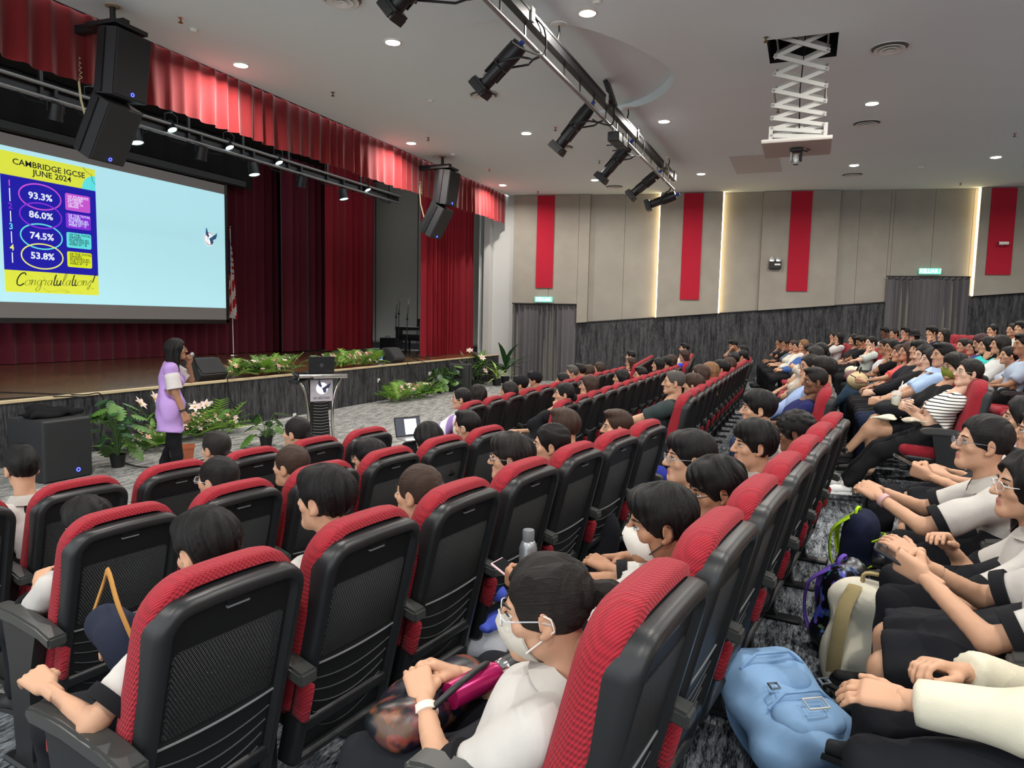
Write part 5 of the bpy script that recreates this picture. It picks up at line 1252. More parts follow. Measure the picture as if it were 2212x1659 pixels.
# school emblem: globe with an eagle
m_navy2 = em('emblem_blue', (40,84,116), 0.5)
def emblem(o, ux, uy, un, r, parent, blue, line, lit=True):
    o = np.array(o, float); ux, uy, un = [np.array(q, float) for q in (ux, uy, un)]
    def pl(pts, lay): return [o+ux*p[0]*r+uy*p[1]*r+un*0.0006*lay for p in pts]
    n = 24; circ = [(math.cos(2*math.pi*k/n), math.sin(2*math.pi*k/n)) for k in range(n)]
    MB().prism(np.array(circ)*r*1.12, o, ux, uy, un, 0.0004).build('emblem_disc', mat('emblem_white', (222,232,236), 0.9, emit=0.8 if lit else 0.0), parent)
    cols = [mat('emblem_line_%d%s' % (i, 'e' if lit else ''), c, 0.8, emit=0.5 if lit else 0) for i, c in enumerate(((150,60,60),(190,150,60),(60,140,150),(90,70,130)))]
    MB().path(pl(circ, 2), r*0.05, 5, 0, True, 0.2).build('emblem_ring', cols[3], parent)
    for i, w_ in enumerate((0.35,0.75)): MB().path(pl([(w_*math.cos(q), math.sin(q)) for q in np.linspace(0, 2*math.pi, 21)[:-1]], 2), r*0.035, 5, 0, True, 0.2).build('emblem_meridian', cols[i], parent)
    for i, h_ in enumerate((-0.45,0.0,0.45)):
        w_ = math.sqrt(1-h_*h_); MB().path(pl([(-w_,h_),(0,h_-0.12),(w_,h_)], 2), r*0.035, 5, 0, False, 0.2).build('emblem_parallel', cols[(i+1) % 3], parent)
    eagle = [(-0.55,1.75),(-0.25,1.05),(-0.05,0.55),(0.25,0.15),(0.7,0.45),(1.2,0.75),(1.75,1.15),(1.55,0.75),(1.7,0.6),(1.4,0.4),(1.5,0.2),(1.1,0.0),(0.8,-0.15),(0.85,-0.6),(0.55,-0.95),(0.25,-0.7),(0.1,-0.2),(-0.3,0.25),(-0.7,0.6),(-0.75,1.0),(-0.62,1.1),(-0.7,1.35)]
    MB().prism(np.array(eagle)*r, o+un*0.0016, ux, uy, un, 0.0006).build('emblem_eagle', blue, parent)
    MB().prism(np.array([(0.02,0.42),(0.22,0.22),(0.06,0.0),(-0.18,0.2)])*r, o+un*0.0024, ux, uy, un, 0.0004).build('emblem_head', mat('emblem_white', (222,232,236)), parent)
emblem((XS+0.004, 13.60, 3.77), (0,1,0), (0,0,1), (1,0,0), 0.155, sn, m_navy2, None)
# ---- flag on a stand
fl = thing('flag_stand', 'furled red, white and blue striped flag on a pole beside the screen', 'flag', (-14.25, 14.72, SZ))
MB().lathe([(0.17,0),(0.17,0.012),(0.03,0.03),(0.016,0.05)], n=20).build('stand_base', m_chrome, fl, 50); MB().tube((0,0,0.02),(0,-0.06,3.36),0.013).build('pole', m_white, fl, 60); MB().lathe([(0.001,-0.03),(0.024,-0.015),(0.028,0.005),(0.012,0.03),(0.001,0.05)], (0,-0.06,3.40), 12).build('finial', m_chrome, fl, 80)
m_fr, m_fw, m_fb, m_fy = cloth((190,36,44)), cloth((222,220,216)), cloth((34,44,116)), cloth((226,196,50))
mb = MB(); n = 46; mcol = []
for j in range(n):
    z0, z1 = 3.1-2.05*j/n, 3.1-2.05*(j+1)/n
    for i in range(16):
        def fp(u, z):
            d = (3.1-z)/2.05; wd = 0.05+0.23*d**0.8; return np.array([0.07*math.sin(u*9+d*1.5)*(0.5+d), -0.055-0.03+wd*(u-0.38)*1.25, z-0.16*u*(1-0.3*d)])
        u0, u1 = i/16, (i+1)/16; um = (u0+u1)/2; d = (j+0.5)/n
        if um < 0.62-0.25*d and d < 0.46: c = 2
        elif um > 0.55 and d < 0.42: c = int(d*26) % 2
        else: c = int((d*9+um*5.2)) % 2
        if c == 2 and 0.26 < d < 0.40 and 0.30 < um < 0.48: c = 3
        mb.add([fp(u0,z0),fp(u1,z0),fp(u1,z1),fp(u0,z1)], [(0,1,2,3)], c)
mb.build('flag_cloth', [m_fr, m_fw, m_fb, m_fy], fl, 80)
# ---- stage lighting bars with lanterns
XB = -10.6
bars = thing('lighting_bar', 'black lighting bar with cable tray hung across the stage', 'lighting bar', (0,0,0))
MB().tube((XB,-1,5.06),(XB,17.2,5.06),0.03,n=10).build('pipe', m_grey, bars, 60); MB().tube((XB+0.02,-1,5.24),(XB+0.02,17.2,5.24),0.03,n=10).build('pipe', m_grey, bars, 60)
MB().box((XB-0.12,8.1,5.15), (0.16,18.2,0.14)).build('cable_tray', m_black, bars)
for y in np.arange(0.5, 17.2, 1.35): MB().box((XB-0.02,y,5.35), (0.04,0.05,0.66)).build('bar_bracket', m_black, bars)
for y in np.arange(6.9, 17, 0.85): MB().path([(XB-0.05,y,5.05),(XB-0.02,y+0.15,4.97-0.03*math.sin(y*5)),(XB-0.03,y+0.42,4.98),(XB-0.05,y+0.6,5.06)], 0.012, 5).build('hanging_cable', m_blackm, bars, 60)
m_lensb = mat('lantern_lens', (210,236,240), 0.2, emit=1.6)
def lantern(Y, z, label, tilt=0.0, s=1.0):
    t = thing('stage_lantern', label, 'stage light', (XB, Y, z), 0, 'lanterns on the stage bar'); Rm = rotm('y', tilt)
    MB().lathe([(0.06,0.17),(0.10,0.15),(0.105,-0.02),(0.12,-0.10),(0.118,-0.10),(0.09,-0.02)], n=16).xf(Rm, (0,0,0), s).build('housing', m_black, t, 50)
    MB().lathe([(0.001,-0.085),(0.112,-0.085)], n=16, caps=False).xf(Rm, (0,0,0), s).build('lens', m_lensb, t)
    MB().path([(0,-0.13,0.03),(0,-0.135,0.20),(0,0,0.26),(0,0.135,0.20),(0,0.13,0.03)], 0.011, 6).build('yoke', m_black, t, 60)
    MB().box((0,0,0.31), (0.05,0.05,0.14)).build('clamp', m_black, t)
for i, (Y, nm) in enumerate(((7.45,'left of the hung loudspeakers'),(8.82,'right of the hung loudspeakers'),(10.22,'below the third valance panel'),(11.57,'above the right part of the screen'),(13.04,'past the right end of the screen'),(14.6,'above the dark side curtain'))):
    lantern(Y, 4.86-0.02*(i % 2), 'black stage lantern hanging below the bar, '+nm, 0.25*(-1)**i, 0.95)
for i, (Y, nm) in enumerate(((8.05,'just above the hung loudspeakers'),(9.55,'second from the hung loudspeakers'),(10.9,'third from the hung loudspeakers'),(12.3,'fourth from the hung loudspeakers'),(15.6,'at the far end of the bar'))):
    lantern(Y, 5.2, 'small black lantern clamped at the valance hem, '+nm, -0.5, 0.7)
# ---- hung loudspeakers
m_spk = mat('speaker_grille', (30,31,33), 0.75, bump=0.3, bscale=500); m_spk2 = mat('speaker_side', (40,41,44), 0.6, bump=0.1, bscale=300); m_spk3 = mat('speaker_top_wood', (150,130,100), 0.7); m_blue = mat('blue_led', (60,70,255), 0.3, emit=4.0)
def cabinet(parent, c, tilt, yaw, w_, d_, h_):
    Rm = rotm('z', yaw)@rotm('y', tilt)
    P = [(d_/2,-w_/2),(d_/2,w_/2),(-d_*0.1,w_/2),(-d_/2,w_*0.30),(-d_/2,-w_*0.30),(-d_*0.1,-w_/2)]
    cb = MB().prism(P, (0,0,-h_/2), (1,0,0), (0,1,0), (0,0,1), h_).xf(Rm, c).build('cabinet', m_spk2, parent)
    MB().box((d_/2+0.008,0,0), (0.02,w_*0.97,h_*0.97), bev=0.008).xf(Rm, c).build('grille', m_spk, cb)
    a = np.linspace(0, 2*math.pi, 13)[:-1]; MB().path([(d_/2+0.022, 0.02*math.cos(q)+0.02, -h_*0.42+0.02*math.sin(q)) for q in a], 0.006, 5, 0, True).xf(Rm, c).build('badge', m_blue, cb)
    for s in (-1,1): MB().box((0.0,s*(w_/2+0.012),0), (0.10,0.02,h_*0.96)).xf(Rm, c).build('rigging_rail', m_black, cb)
    return cb
def array(px, label, yaw):
    m0 = atZ(px[0], px[1], ZC); t = thing('hung_loudspeaker', label, 'loudspeaker', (m0[0], m0[1], ZC-0.001), 0, 'hung loudspeaker arrays')
    MB().lathe([(0.09,0),(0.09,-0.012),(0.05,-0.02)], n=16).build('ceiling_rose', mat('rose_plate',(170,150,120),0.6), t); MB().tube((0,0,0),(0,0,-0.20),0.035).build('drop_pole', m_black, t, 60)
    MB().box((-0.25,0,-0.24), (0.95,0.10,0.10)).xf(rotm('z', yaw)).build('fly_bar', m_black, t); MB().box((0.06,0,-0.30), (0.5,0.50,0.05)).xf(rotm('z', yaw)).build('fly_frame', m_black, t)
    Rz = rotm('z', yaw)
    cabinet(t, Rz@np.array([0.08,0,-0.75]), 0.14, yaw, 0.52, 0.44, 0.80)
    cabinet(t, Rz@np.array([-0.19,0,-1.50]), 0.52, yaw, 0.52, 0.44, 0.76)
    q = [Rz@np.array(p) for p in ((-0.66,0,-0.28),(-0.655,0,-0.55),(-0.60,0,-1.1),(-0.50,0,-1.42))]; MB().path(q, 0.014, 6).build('tension_strap', mat('strap_beige',(190,178,140),0.8), t, 60)
    for k in range(5): MB().path([q[1]*(1-k/9)+q[2]*k/9+Rz@np.array(p) for p in ((0.02,0,0),(0.05,0.02,-0.03),(0.03,0,-0.05))], 0.007, 5).build('strap_knot', MATS['strap_beige'], t, 60)
array((243,12), 'pair of black loudspeakers hung at the left by the valance', 0.05)
array((956,338), 'pair of grey black loudspeakers hung at the far right of the stage', -0.02)
# ---- lighting track of the hall
XT, ZT = -3.22, 5.47
tr = thing('lighting_track', 'long black lighting track hanging from the hall ceiling', 'lighting track', (0,0,0))
MB().box((XT,11.7,ZT), (0.10,12.4,0.15)).build('trunking', m_black, tr); MB().box((XT+0.052,11.7,ZT+0.05), (0.012,12.4,0.03)).build('trunking_lip', m_black, tr); MB().tube((XT-0.02,5.5,ZT-0.26),(XT-0.02,18.0,ZT-0.26),0.030,n=10).build('pipe', m_grey, tr, 60)
for y in np.arange(5.8, 18, 0.72): MB().box((XT-0.01,y,ZT-0.16), (0.016,0.03,0.20)).build('bracket', m_black, tr)
for y in (7.0, 9.11, 12.99, 17.12):
    MB().lathe([(0.11,0),(0.10,-0.012),(0.02,-0.02)], (XT,y,ZC-0.001), 16).build('ceiling_plate', m_white, tr); MB().path([(XT,y,ZC-0.01),(XT+0.01,y,ZC-0.10),(XT-0.008,y,ZC-0.18),(XT,y,ZT+0.07)], [0.008,0.014,0.014,0.012], 6).build('chain', m_black, tr, 60)
for y in (8.02, 11.35, 13.6, 16.3, 17.6): MB().box((XT+0.04,y,ZT+0.02), (0.06,0.10,0.16)).build('socket_box', m_white if y in (8.02, 11.35, 16.3) else m_black, tr)
for y in (7.9, 11.2, 13.5, 16.2): MB().path(smooth_pts([(XT+0.03,y+0.1,ZT+0.02),(XT+0.08,y+0.45,ZT-0.02),(XT+0.05,y+0.55,ZT-0.28),(XT-0.05,y+0.1,ZT-0.36),(XT-0.05,y-0.25,ZT-0.40)], 4), 0.012, 5).build('cable', m_blackm if y < 16 else m_white, tr, 60)
m_fix = mat('spot_housing', (26,26,28), 0.4, bump=0.1, bscale=40)
def profile(pin, ptail, Y, label, L=0.95):
    """profile spotlight: front and tail ends given at photo positions on the plane across the track"""
    a = atY(pin[0], pin[1], Y); b = atY(ptail[0], ptail[1], Y); d = unit(b-a); c = (a+b)/2; L = np.linalg.norm(b-a)
    t = thing('track_spotlight', label, 'spotlight', (float(c[0]), float(c[1]), float(c[2])), 0, 'profile spotlights on the hall track')
    F = np.array(frame(d)); 
    MB().lathe([(0.085,-L/2+0.06),(0.095,-L/2+0.10),(0.095,-0.02),(0.118,0.0),(0.118,L*0.30),(0.105,L*0.46),(0.06,L/2-0.02)], n=14, ax=d).build('barrel', m_fix, t, 40)
    MB().box((0,0,-L/2+0.045), (0.24,0.24,0.07)).xf(F.T).build('colour_frame', m_black, t)
    for s in (-1,1):
        for q in (0,1): MB().box((0.125*s*(1-q), 0.125*s*q, -L/2), (0.02+0.2*q, 0.2*(1-q)+0.02, 0.09)).xf(F.T).build('frame_ear', m_black, t)
    for k in range(4): MB().box((0.105*math.cos(k*1.57+0.78), 0.105*math.sin(k*1.57+0.78), 0.05), (0.018,0.018,L*0.62)).xf(F.T).build('cooling_fin', m_black, t)
    hk = np.array([XT-0.02, Y, ZT-0.26])-c
    sd = unit(np.cross(d, np.array([0,0,1.0])))
    pv = d*0.02; MB().path([pv+sd*0.14, pv+sd*0.145+(hk-pv)*0.55, hk*0.78, pv-sd*0.145+(hk-pv)*0.55, pv-sd*0.14], 0.014, 6).build('yoke', m_black, t, 60)
    MB().tube(hk*0.78, hk+np.array([0,0,0.03]), 0.016).build('hook_clamp', m_black, t, 60)
    for s in (-1,1): MB().tube(pv+sd*s*0.13, pv+sd*s*0.20, 0.022).build('knob', m_black, t, 60)
    MB().tube(d*(L/2-0.02), d*(L/2+0.07), 0.03).build('plug', mat('blue_plug', (40,70,190), 0.5), t, 60)
profile((1037,192), (1128,92), 8.6, 'first large profile spotlight on the track, nearest the camera')
profile((1203,322), (1278,226), 11.6, 'second profile spotlight on the track, beside the boom plate')
profile((1298,386), (1364,306), 14.1, 'third profile spotlight on the track, glowing behind its nose')
profile((1362,423), (1424,372), 16.4, 'fourth profile spotlight on the track, with white cables')
profile((1399,444), (1462,421), 17.7, 'last profile spotlight on the track, almost level')
profile((845,26), (905,-45), 6.9, 'profile spotlight cut by the top edge of view')
# tilted black panel light on the track and a small box fixture
t = thing('panel_light', 'flat black panel light standing up on the track', 'spotlight', (XT, 11.75, ZT+0.10)); MB().box((0.0,0,0.12), (0.07,0.26,0.40), bev=0.01, rot=rotm('y', -0.35)).build('panel', m_black, t); MB().box((0,0,-0.05), (0.05,0.06,0.14)).build('foot', m_black, t)
t = thing('ballast_box', 'black ballast box with feet under the track', 'ballast', (XT+0.02, 12.25, ZT-0.42)); MB().box((0,0,0), (0.20,0.62,0.16), bev=0.015).build('case', m_black, t); 
for y in (-0.2,0.2): MB().path([(-0.14,y,-0.12),(0.14,y,-0.12),(0.14,y,0.06)], 0.012, 5).build('bracket', m_black, t); MB().tube((-0.03,y,0.05),(-0.03,y,0.17),0.014,n=6).build('hanger', m_black, t)
# ---- projector lift
lf = thing('projector_lift', 'white scissor lift lowered from the ceiling hatch', 'projector lift', (-0.28, 11.03, 4.44))
m_lift = mat('lift_white', (206,204,198), 0.45)
MB().box((0,0,0), (0.90,0.94,0.03), bev=0.006).build('ceiling_plate', mat('lift_plate',(186,178,172),0.7), lf); MB().box((0,-0.42,0.02), (0.90,0.05,0.05)).build('front_lip', m_lift, lf)
zz = [0.06, 0.12, 0.22, 0.36, 0.53, 0.73, 0.95, 1.19, 1.45, 1.75]
for yb in (-0.30, 0.30):
    for i in range(len(zz)-1):
        z0, z1 = zz[i], zz[i+1]
        wv = 0.33
        for s in (-1,1):
            a, b = np.array([-wv*s, yb+0.02*s, z0]), np.array([wv*s, yb+0.02*s, z1]); d = b-a; ang = math.atan2(d[2], d[0])
            MB().box((0,0,0), (np.linalg.norm(d)+0.05,0.016,0.052), rot=rotm('y', -ang)).xf(None, (a+b)/2).build('scissor_arm', m_lift, lf)
        for x in (-wv, wv): MB().tube((x,yb-0.045,z1),(x,yb+0.045,z1),0.017,n=8).build('pivot', m_grey, lf, 60)
for x in (-0.33, 0.33):
    for k in (2,5,8): MB().tube((x,-0.30,zz[k]),(x,0.30,zz[k]),0.014,n=8).build('cross_rod', m_grey, lf, 60)
MB().path([(0.02,0,0.2),(0.0,0,0.8),(0.03,0,1.4),(0.01,0,2.0)], 0.008, 5).build('cable', m_blackm, lf, 60); MB().box((0,0,0.13), (0.62,0.5,0.12), bev=0.01).build('projector_body', m_silver, lf); MB().box((0.02,0.1,0.24), (0.10,0.2,0.12)).build('mount', m_lift, lf)
for x in (-0.34, 0.36): MB().box((x,-0.31,0.14), (0.05,0.06,0.2)).build('stop_block', m_lift, lf)
cm = thing('ptz_camera', 'silver and black dome camera under the projector lift', 'camera', (-0.28, 10.95, 4.42))
MB().box((0,0,-0.03), (0.17,0.13,0.05), bev=0.01).build('base', m_black, cm); 
for x in (-0.065, 0.065): MB().box((x,0,-0.11), (0.03,0.10,0.15), bev=0.012).build('arm', m_silver if x < 0 else m_black, cm)
MB().lathe([(0.045,0.05),(0.052,-0.02),(0.044,-0.08),(0.04,-0.085)], (0,-0.01,-0.14), 16, 0, None).build('head', m_silver, cm, 50); MB().lathe([(0.001,0),(0.036,0)], (0,-0.01,-0.227), 14, caps=False).build('lens', mat('dark_glass',(12,12,14),0.1), cm)
MB().path([(0.08,0,-0.03),(0.14,0.01,-0.05),(0.18,0.0,-0.03),(0.13,-0.01,-0.02)], 0.009, 5).build('cable', m_blackm, cm, 60)
# ---- ceiling fittings
m_vent = mat('vent_white', (226,226,222), 0.5); m_gap = mat('vent_gap', (120,117,114), 0.8)
def vent(px, label, r=0.26):
    p = atZ(px[0], px[1], ZC); t = thing('ceiling_vent', label, 'vent', (p[0], p[1], ZC-0.001), 0, 'round ceiling air diffusers')
    MB().lathe([(0.001,-0.002),(r*0.9,-0.002)], n=28, caps=False).build('throat', m_gap, t)
    for i, (a, b, z) in enumerate(((0.86,1.0,-0.012),(0.60,0.76,-0.035),(0.36,0.50,-0.048),(0.02,0.24,-0.055))): MB().lathe([(r*a,z+0.022),(r*b,z),(r*b,z+0.008),(r*a,z+0.03)], n=28).build('cone_ring', m_vent, t, 50)
for px, l in (((1045,205),'round air diffuser beside the first spotlight'),((1922,103),'large round air diffuser right of the projector hatch'),((1872,266),'round air diffuser below the bright downlight at right'),((1841,377),'round air diffuser near the side wall at right'),((1327,403),'round air diffuser near the side wall at left'),((1215,318),'round air diffuser behind the second spotlight'),((740,-2),'round air diffuser cut by the top edge')): vent(px, l)
def small_round(px, nm, label, r, h_, m):
    p = atZ(px[0], px[1], ZC); t = thing(nm, label, {'smoke_detector':'smoke detector','ceiling_speaker':'ceiling speaker'}.get(nm, 'fitting'), (p[0], p[1], ZC-0.001)); MB().lathe([(r,0),(r*0.98,-h_*0.4),(r*0.7,-h_)], n=20).build('body', m, t, 50); MB().lathe([(r*1.15,0),(r*1.15,-0.006),(r,-0.008)], n=20).build('base_ring', m_white, t, 50)
small_round((1268,22), 'ceiling_speaker', 'flush round ceiling loudspeaker at the top right of the track', 0.10, 0.01, m_vent)
for px, l in (((418,63),'small round smoke detector beside the left loudspeakers'),((930,216),'smoke detector left of the second air diffuser'),((978,332),'smoke detector above the far loudspeakers'),((1990,360),'flat round detector near the side wall at right'),((1290,1),'ceiling detector cut by the top edge')): small_round(px, 'smoke_detector', l, 0.055, 0.04, m_white)
def sprinkler(px, label):
    p = atZ(px[0], px[1], ZC); t = thing('sprinkler', label, 'sprinkler', (p[0], p[1], ZC-0.001), 0, 'ceiling sprinkler heads'); mb = MB().lathe([(0.035,0),(0.035,-0.006)], n=14).build('rose', m_chrome, t); MB().tube((0,0,0),(0,0,-0.05),0.010,n=8).build('stem', mat('brass',(120,96,60),0.4,metal=0.8), t); MB().lathe([(0.001,-0.065),(0.03,-0.06),(0.032,-0.066)], n=12).build('deflector', MATS['brass'], t)
    for s in (-1,1): MB().path([(0.012*s,0,-0.04),(0.022*s,0,-0.055),(0.004*s,0,-0.065)], 0.003, 5).build('frame_arm', MATS['brass'], t)
for px, l in (((390,38),'sprinkler head left of the first downlight'),((719,199),'sprinkler head above the valance'),((925,297),'sprinkler head right of the downlight above the valance'),((1200,275),'sprinkler head right of the middle downlight'),((1295,347),'sprinkler head between two track spotlights'),((1057,364),'sprinkler head above the far loudspeakers'),((1655,80),'sprinkler head at the corner of the projector hatch'),((1681,235),'sprinkler head behind the scissor lift'),((1162,413),'sprinkler head by the side wall above the first red banner'),((2192,288),'sprinkler head at the right edge of the ceiling'),((2075,395),'sprinkler head above the lit edge of the rear door')): sprinkler(px, l)
# ---- side wall fittings
def doorcurtain(nm, D, label, zb):
    W = (D[1]-D[0])/WT[0]; G = pleats(W, D[2]-zb, 13, 0.13, 150, 8, 50+int(D[0]), 1.0, 0.7)
    P = np.array([[WP(D[0], 0.10+g[1], 0)+WT*g[0]+np.array([0,0,D[2]-0.03+g[2]]) for g in row] for row in G]); t = thing(nm, label, 'curtain', tuple(WP((D[0]+D[1])/2, 0.1, zb)))
    P = P-np.array(t.location); MB().grid(P).build('curtain_cloth', m_doorc, t, 80); a, b = WP(D[0]-0.02,0.14,D[2]-0.02)-np.array(t.location), WP(D[1]+0.02,0.14,D[2]-0.02)-np.array(t.location); MB().tube(a, b, 0.02).build('curtain_rail', m_black, t)
doorcurtain('door_curtain', D1, 'grey pleated curtain over the exit beside the stage', 0.02); doorcurtain('door_curtain', D2, 'grey pleated curtain over the exit behind the rear seats', 0.7)
m_exit = mat('exit_lit', (96,196,168), 0.5, emit=0.9); m_exitw = mat('exit_letters', (240,255,250), 0.5, emit=2.2)
def exitsign(X, z, off, label, arrow):
    c = WP(X, off, z); t = thing('exit_sign', label, 'exit sign', tuple(c), 0, 'green exit signs'); F = np.stack([WT, -WN, np.array([0,0,1.0])], 1)
    MB().box((0,0,0), (0.56,0.05,0.16), bev=0.008).xf(F).build('sign_box', m_exit, t); text('KELUAR'+arrow, np.array(WN)*0.028, 0.155, m_exitw, t, WT, (0,0,1), bold=0.003, wide=0.82); MB().box((0,0.0,-0.09), (0.5,0.03,0.02)).xf(F).build('bracket', m_grey, t)
exitsign(-7.73, 2.57, RAISED+0.06, 'lit green KELUAR exit sign above the curtain beside the stage', ''); exitsign(3.06, 3.52, FLAT+0.1, 'lit green KELUAR exit sign above the rear door curtain', ' /')
c = WP(-1.01, RAISED+0.06, 3.72); t = thing('emergency_light', 'black emergency light with two round lamps on the wall', 'emergency light', tuple(c)); F = np.stack([WT, -WN, np.array([0,0,1.0])], 1)
MB().box((0,0,-0.06), (0.34,0.10,0.22), bev=0.015).xf(F).build('battery_case', m_black, t); MB().box((0.06,-0.052,-0.04), (0.16,0.006,0.05)).xf(F).build('indicator_plate', m_white, t)
for s in (-1,1): MB().lathe([(0.03,-0.05),(0.07,0.0),(0.072,0.02),(0.001,0.024)], (0.09*s,0,0.10), 16, 0, (0,-1,0)).xf(F).build('lamp_head', m_chrome, t, 50)
c = WP(4.75, RAISED+0.08, 4.27); t = thing('wall_camera', 'small white security camera on the last red banner', 'camera', tuple(c)); MB().lathe([(0.05,0),(0.05,0.02),(0.02,0.04)], (0,0,0), 14, 0, WN).xf(None, -WN*0.04).build('mount', m_white, t); MB().tube(-WT*0.14+WN*0.08, WT*0.10+WN*0.08, 0.045).build('housing', m_white, t, 50); MB().tube(-WT*0.15+WN*0.08, -WT*0.14+WN*0.08, 0.036).build('lens', MATS['dark_glass'], t)
for (X, z, l) in ((6.05,3.5,'red fire bell at the right edge of the side wall'),(6.0,2.45,'red call point on the dark wall at the right edge')):
    c = WP(X, RAISED+0.0 if z > 3 else 0.07, z); t = thing('fire_bell' if z > 3 else 'call_point', l, 'fire alarm', tuple(c)); mr = mat('fire_red', (200,24,26), 0.4)
    (MB().lathe([(0.13,0.0),(0.13,0.03),(0.09,0.07),(0.02,0.085)], (0,0,0), 18, 0, WN) if z > 3 else MB().box((0,0.02,0), (0.11,0.05,0.11), bev=0.01).xf(np.stack([WT, -WN, np.array([0,0,1.0])], 1))).build('case', mr, t, 50); MB().lathe([(0.02,0.0),(0.02,0.02)], WN*(0.085 if z > 3 else 0.03), 10, 0, WN).build('centre', m_white, t)
# ================================================================ SPEAKER AND PROPS
def standing(pos, heading, label, o):
    t = thing('person', label, 'person', tuple(pos), heading, None); s = o['s']
    J = {'HR':hrot(o.get('yaw',0), o.get('pitch',0), 0)}; pel = np.array([0,0,0.865*s]); J['pel'] = pel; J['neck'] = np.array([0,0.02,1.36*s]); J['chest'] = np.array([0,0.0,1.20*s]); J['head'] = np.array([0,0.075,1.515*s])
    for q, sg in (('L',-1),('R',1)):
        J['sh'+q] = np.array([sg*0.165*s,0,1.31*s]); J['hip'+q] = pel+np.array([sg*0.085*s,0,-0.02])
        w = np.array([sg*0.235, 0.12, 0.80*s]) if q == 'R' else J['head']+np.array([-0.05,0.13,-0.16])
        J['el'+q], J['wr'+q] = ik(J['sh'+q], w, 0.285*s, 0.245*s, (sg*0.5,-1.0,-0.3) if q == 'R' else (-0.6,0.1,-1.0)); J['kn'+q] = np.array([sg*0.09,0.03,0.47*s]); J['an'+q] = np.array([sg*0.10,-0.02+0.08*sg,0.09]); J['toe'+q] = np.array([sg*0.12,1,0])
    J['hands'] = {'R':('rest', hand_rot(unit(J['wrR']-J['elR']), (1,0.2,0.1))), 'L':('fist', hand_rot((0.35,0.25,0.9), (-0.7,0.7,0)))}
    body(t, J, o, 2); return t, J
fdir = np.array([0.62,0.78]); hd = math.atan2(-fdir[0], fdir[1])
m_lilac = mat('lilac_jersey', (176,140,204), 0.6, var=0.08, vscale=8, bump=0.1, bscale=300)
wt, WJ = standing((-6.72,5.96,0.0), hd, 'woman in a lilac jersey and black trousers speaking into a microphone', dict(s=1.0, sex='f', skin='tan', hair='long', hc='black', hs=0.98, top=m_lilac, bot=(20,20,24), bottom='trousers', glasses=(90,90,96), hlod=2, watch=('R',(24,24,26)), shoe=(22,22,24), waist=False, hem=0.30, girth=1.06, topname='jersey'))
# white sleeve panels of the jersey
for q in 'LR':
    sh, el = WJ['sh'+q], WJ['el'+q]; d = unit(el-sh); MB().lathe([(0.066,0.06),(0.079,0.07),(0.079,0.12),(0.081,0.20),(0.085,0.235),(0.074,0.24)], sh, 20, 0, d, caps=False).build('sleeve', cloth((200,194,192)), wt, 70)
mi_ = thing('microphone', 'handheld microphone with a mesh ball held by the speaking woman', 'microphone', tuple(Vector((-6.72,5.96,0))+Matrix.Rotation(hd,3,'Z')@Vector(WJ['wrL'])), hd)
dm = unit(np.array([0.25,-0.35,0.9])); b0 = np.array([0.03,0.06,0.02]); MB().lathe([(0.012,-0.10),(0.014,0.0),(0.018,0.06)], b0, 14, 0, dm).build('handle', m_blackm, mi_, 60); MB().ell(b0+dm*0.085, (0.027,0.027,0.03), 14, 10).build('mesh_ball', m_grey, mi_, 80)
# ---- lectern and laptop
LP = np.array([-6.41,8.26,0.0]); lrot = math.atan2(-0.35, 0.94)-math.pi/2+0.0      # front of lectern
lfw = unit((0.80,-0.60,0)); la = math.atan2(lfw[1], lfw[0])+math.pi/2
le = thing('lectern', 'black lectern with curved chrome side rails and a school sign', 'lectern', tuple(LP), la)   # local -y is the front
m_lect = mat('lectern_black', (18,18,20), 0.35)
MB().ring([[(-0.15,-0.05,0.05),(0.15,-0.05,0.05),(0.15,0.08,0.05),(-0.15,0.08,0.05)],[(-0.11,-0.06,0.55),(0.11,-0.06,0.55),(0.11,0.08,0.55),(-0.11,0.08,0.55)],[(-0.14,-0.08,1.02),(0.14,-0.08,1.02),(0.14,0.08,1.02),(-0.14,0.08,1.02)]]).build('column', m_lect, le)
for k in range(15):
    z = 0.14+0.043*k; w_ = 0.26-0.05*math.sin(min(1,k/9)*1.6); MB().path([(-w_/2,-0.066,z+0.006),(0,-0.080,z-0.006),(w_/2,-0.066,z+0.006)], 0.005, 5).build('slat', m_grey, le, 60)
MB().box((0,0.0,0.025), (0.62,0.46,0.05), bev=0.015).build('base', m_lect, le)
for s in (-1,1): MB().path(smooth_pts([(s*0.30,-0.02,1.04),(s*0.215,-0.05,0.86),(s*0.175,-0.06,0.62),(s*0.175,-0.05,0.35),(s*0.21,-0.03,0.06)], 5), 0.024, 10).build('chrome_rail', m_chrome, le, 70)
MB().box((0,0.02,1.085), (0.66,0.46,0.035), bev=0.01, rot=rotm('x', 0.06)).build('top', m_lect, le); MB().tube((-0.34,-0.20,1.085),(0.34,-0.20,1.085),0.032,n=14).build('front_roll', m_chrome, le, 60)
MB().box((-0.27,-0.02,1.03), (0.26,0.42,0.02), rot=rotm('y', -0.30)).build('side_wing', m_lect, le)
sg_ = quadbox('sign_plate', mat('sign_silver', (176,170,178), 0.4), -0.16, 0.16, -0.112, -0.105, 0.72, 1.03, le)
emblem((0.005,-0.1135,0.905), (1,0,0), (0,0,1), (0,-1,0), 0.075, le, mat('emblem_navy',(60,62,100),0.6), None, False); text('SRI BESTARI', (0,-0.1135,0.765), 0.046, mat('sign_ink',(30,30,36),0.6), le, (1,0,0), (0,0,1))
lt = thing('laptop', 'open black laptop on the lectern, lid towards the hall', 'laptop', tuple(LP+np.array([0,0,1.105])), la)
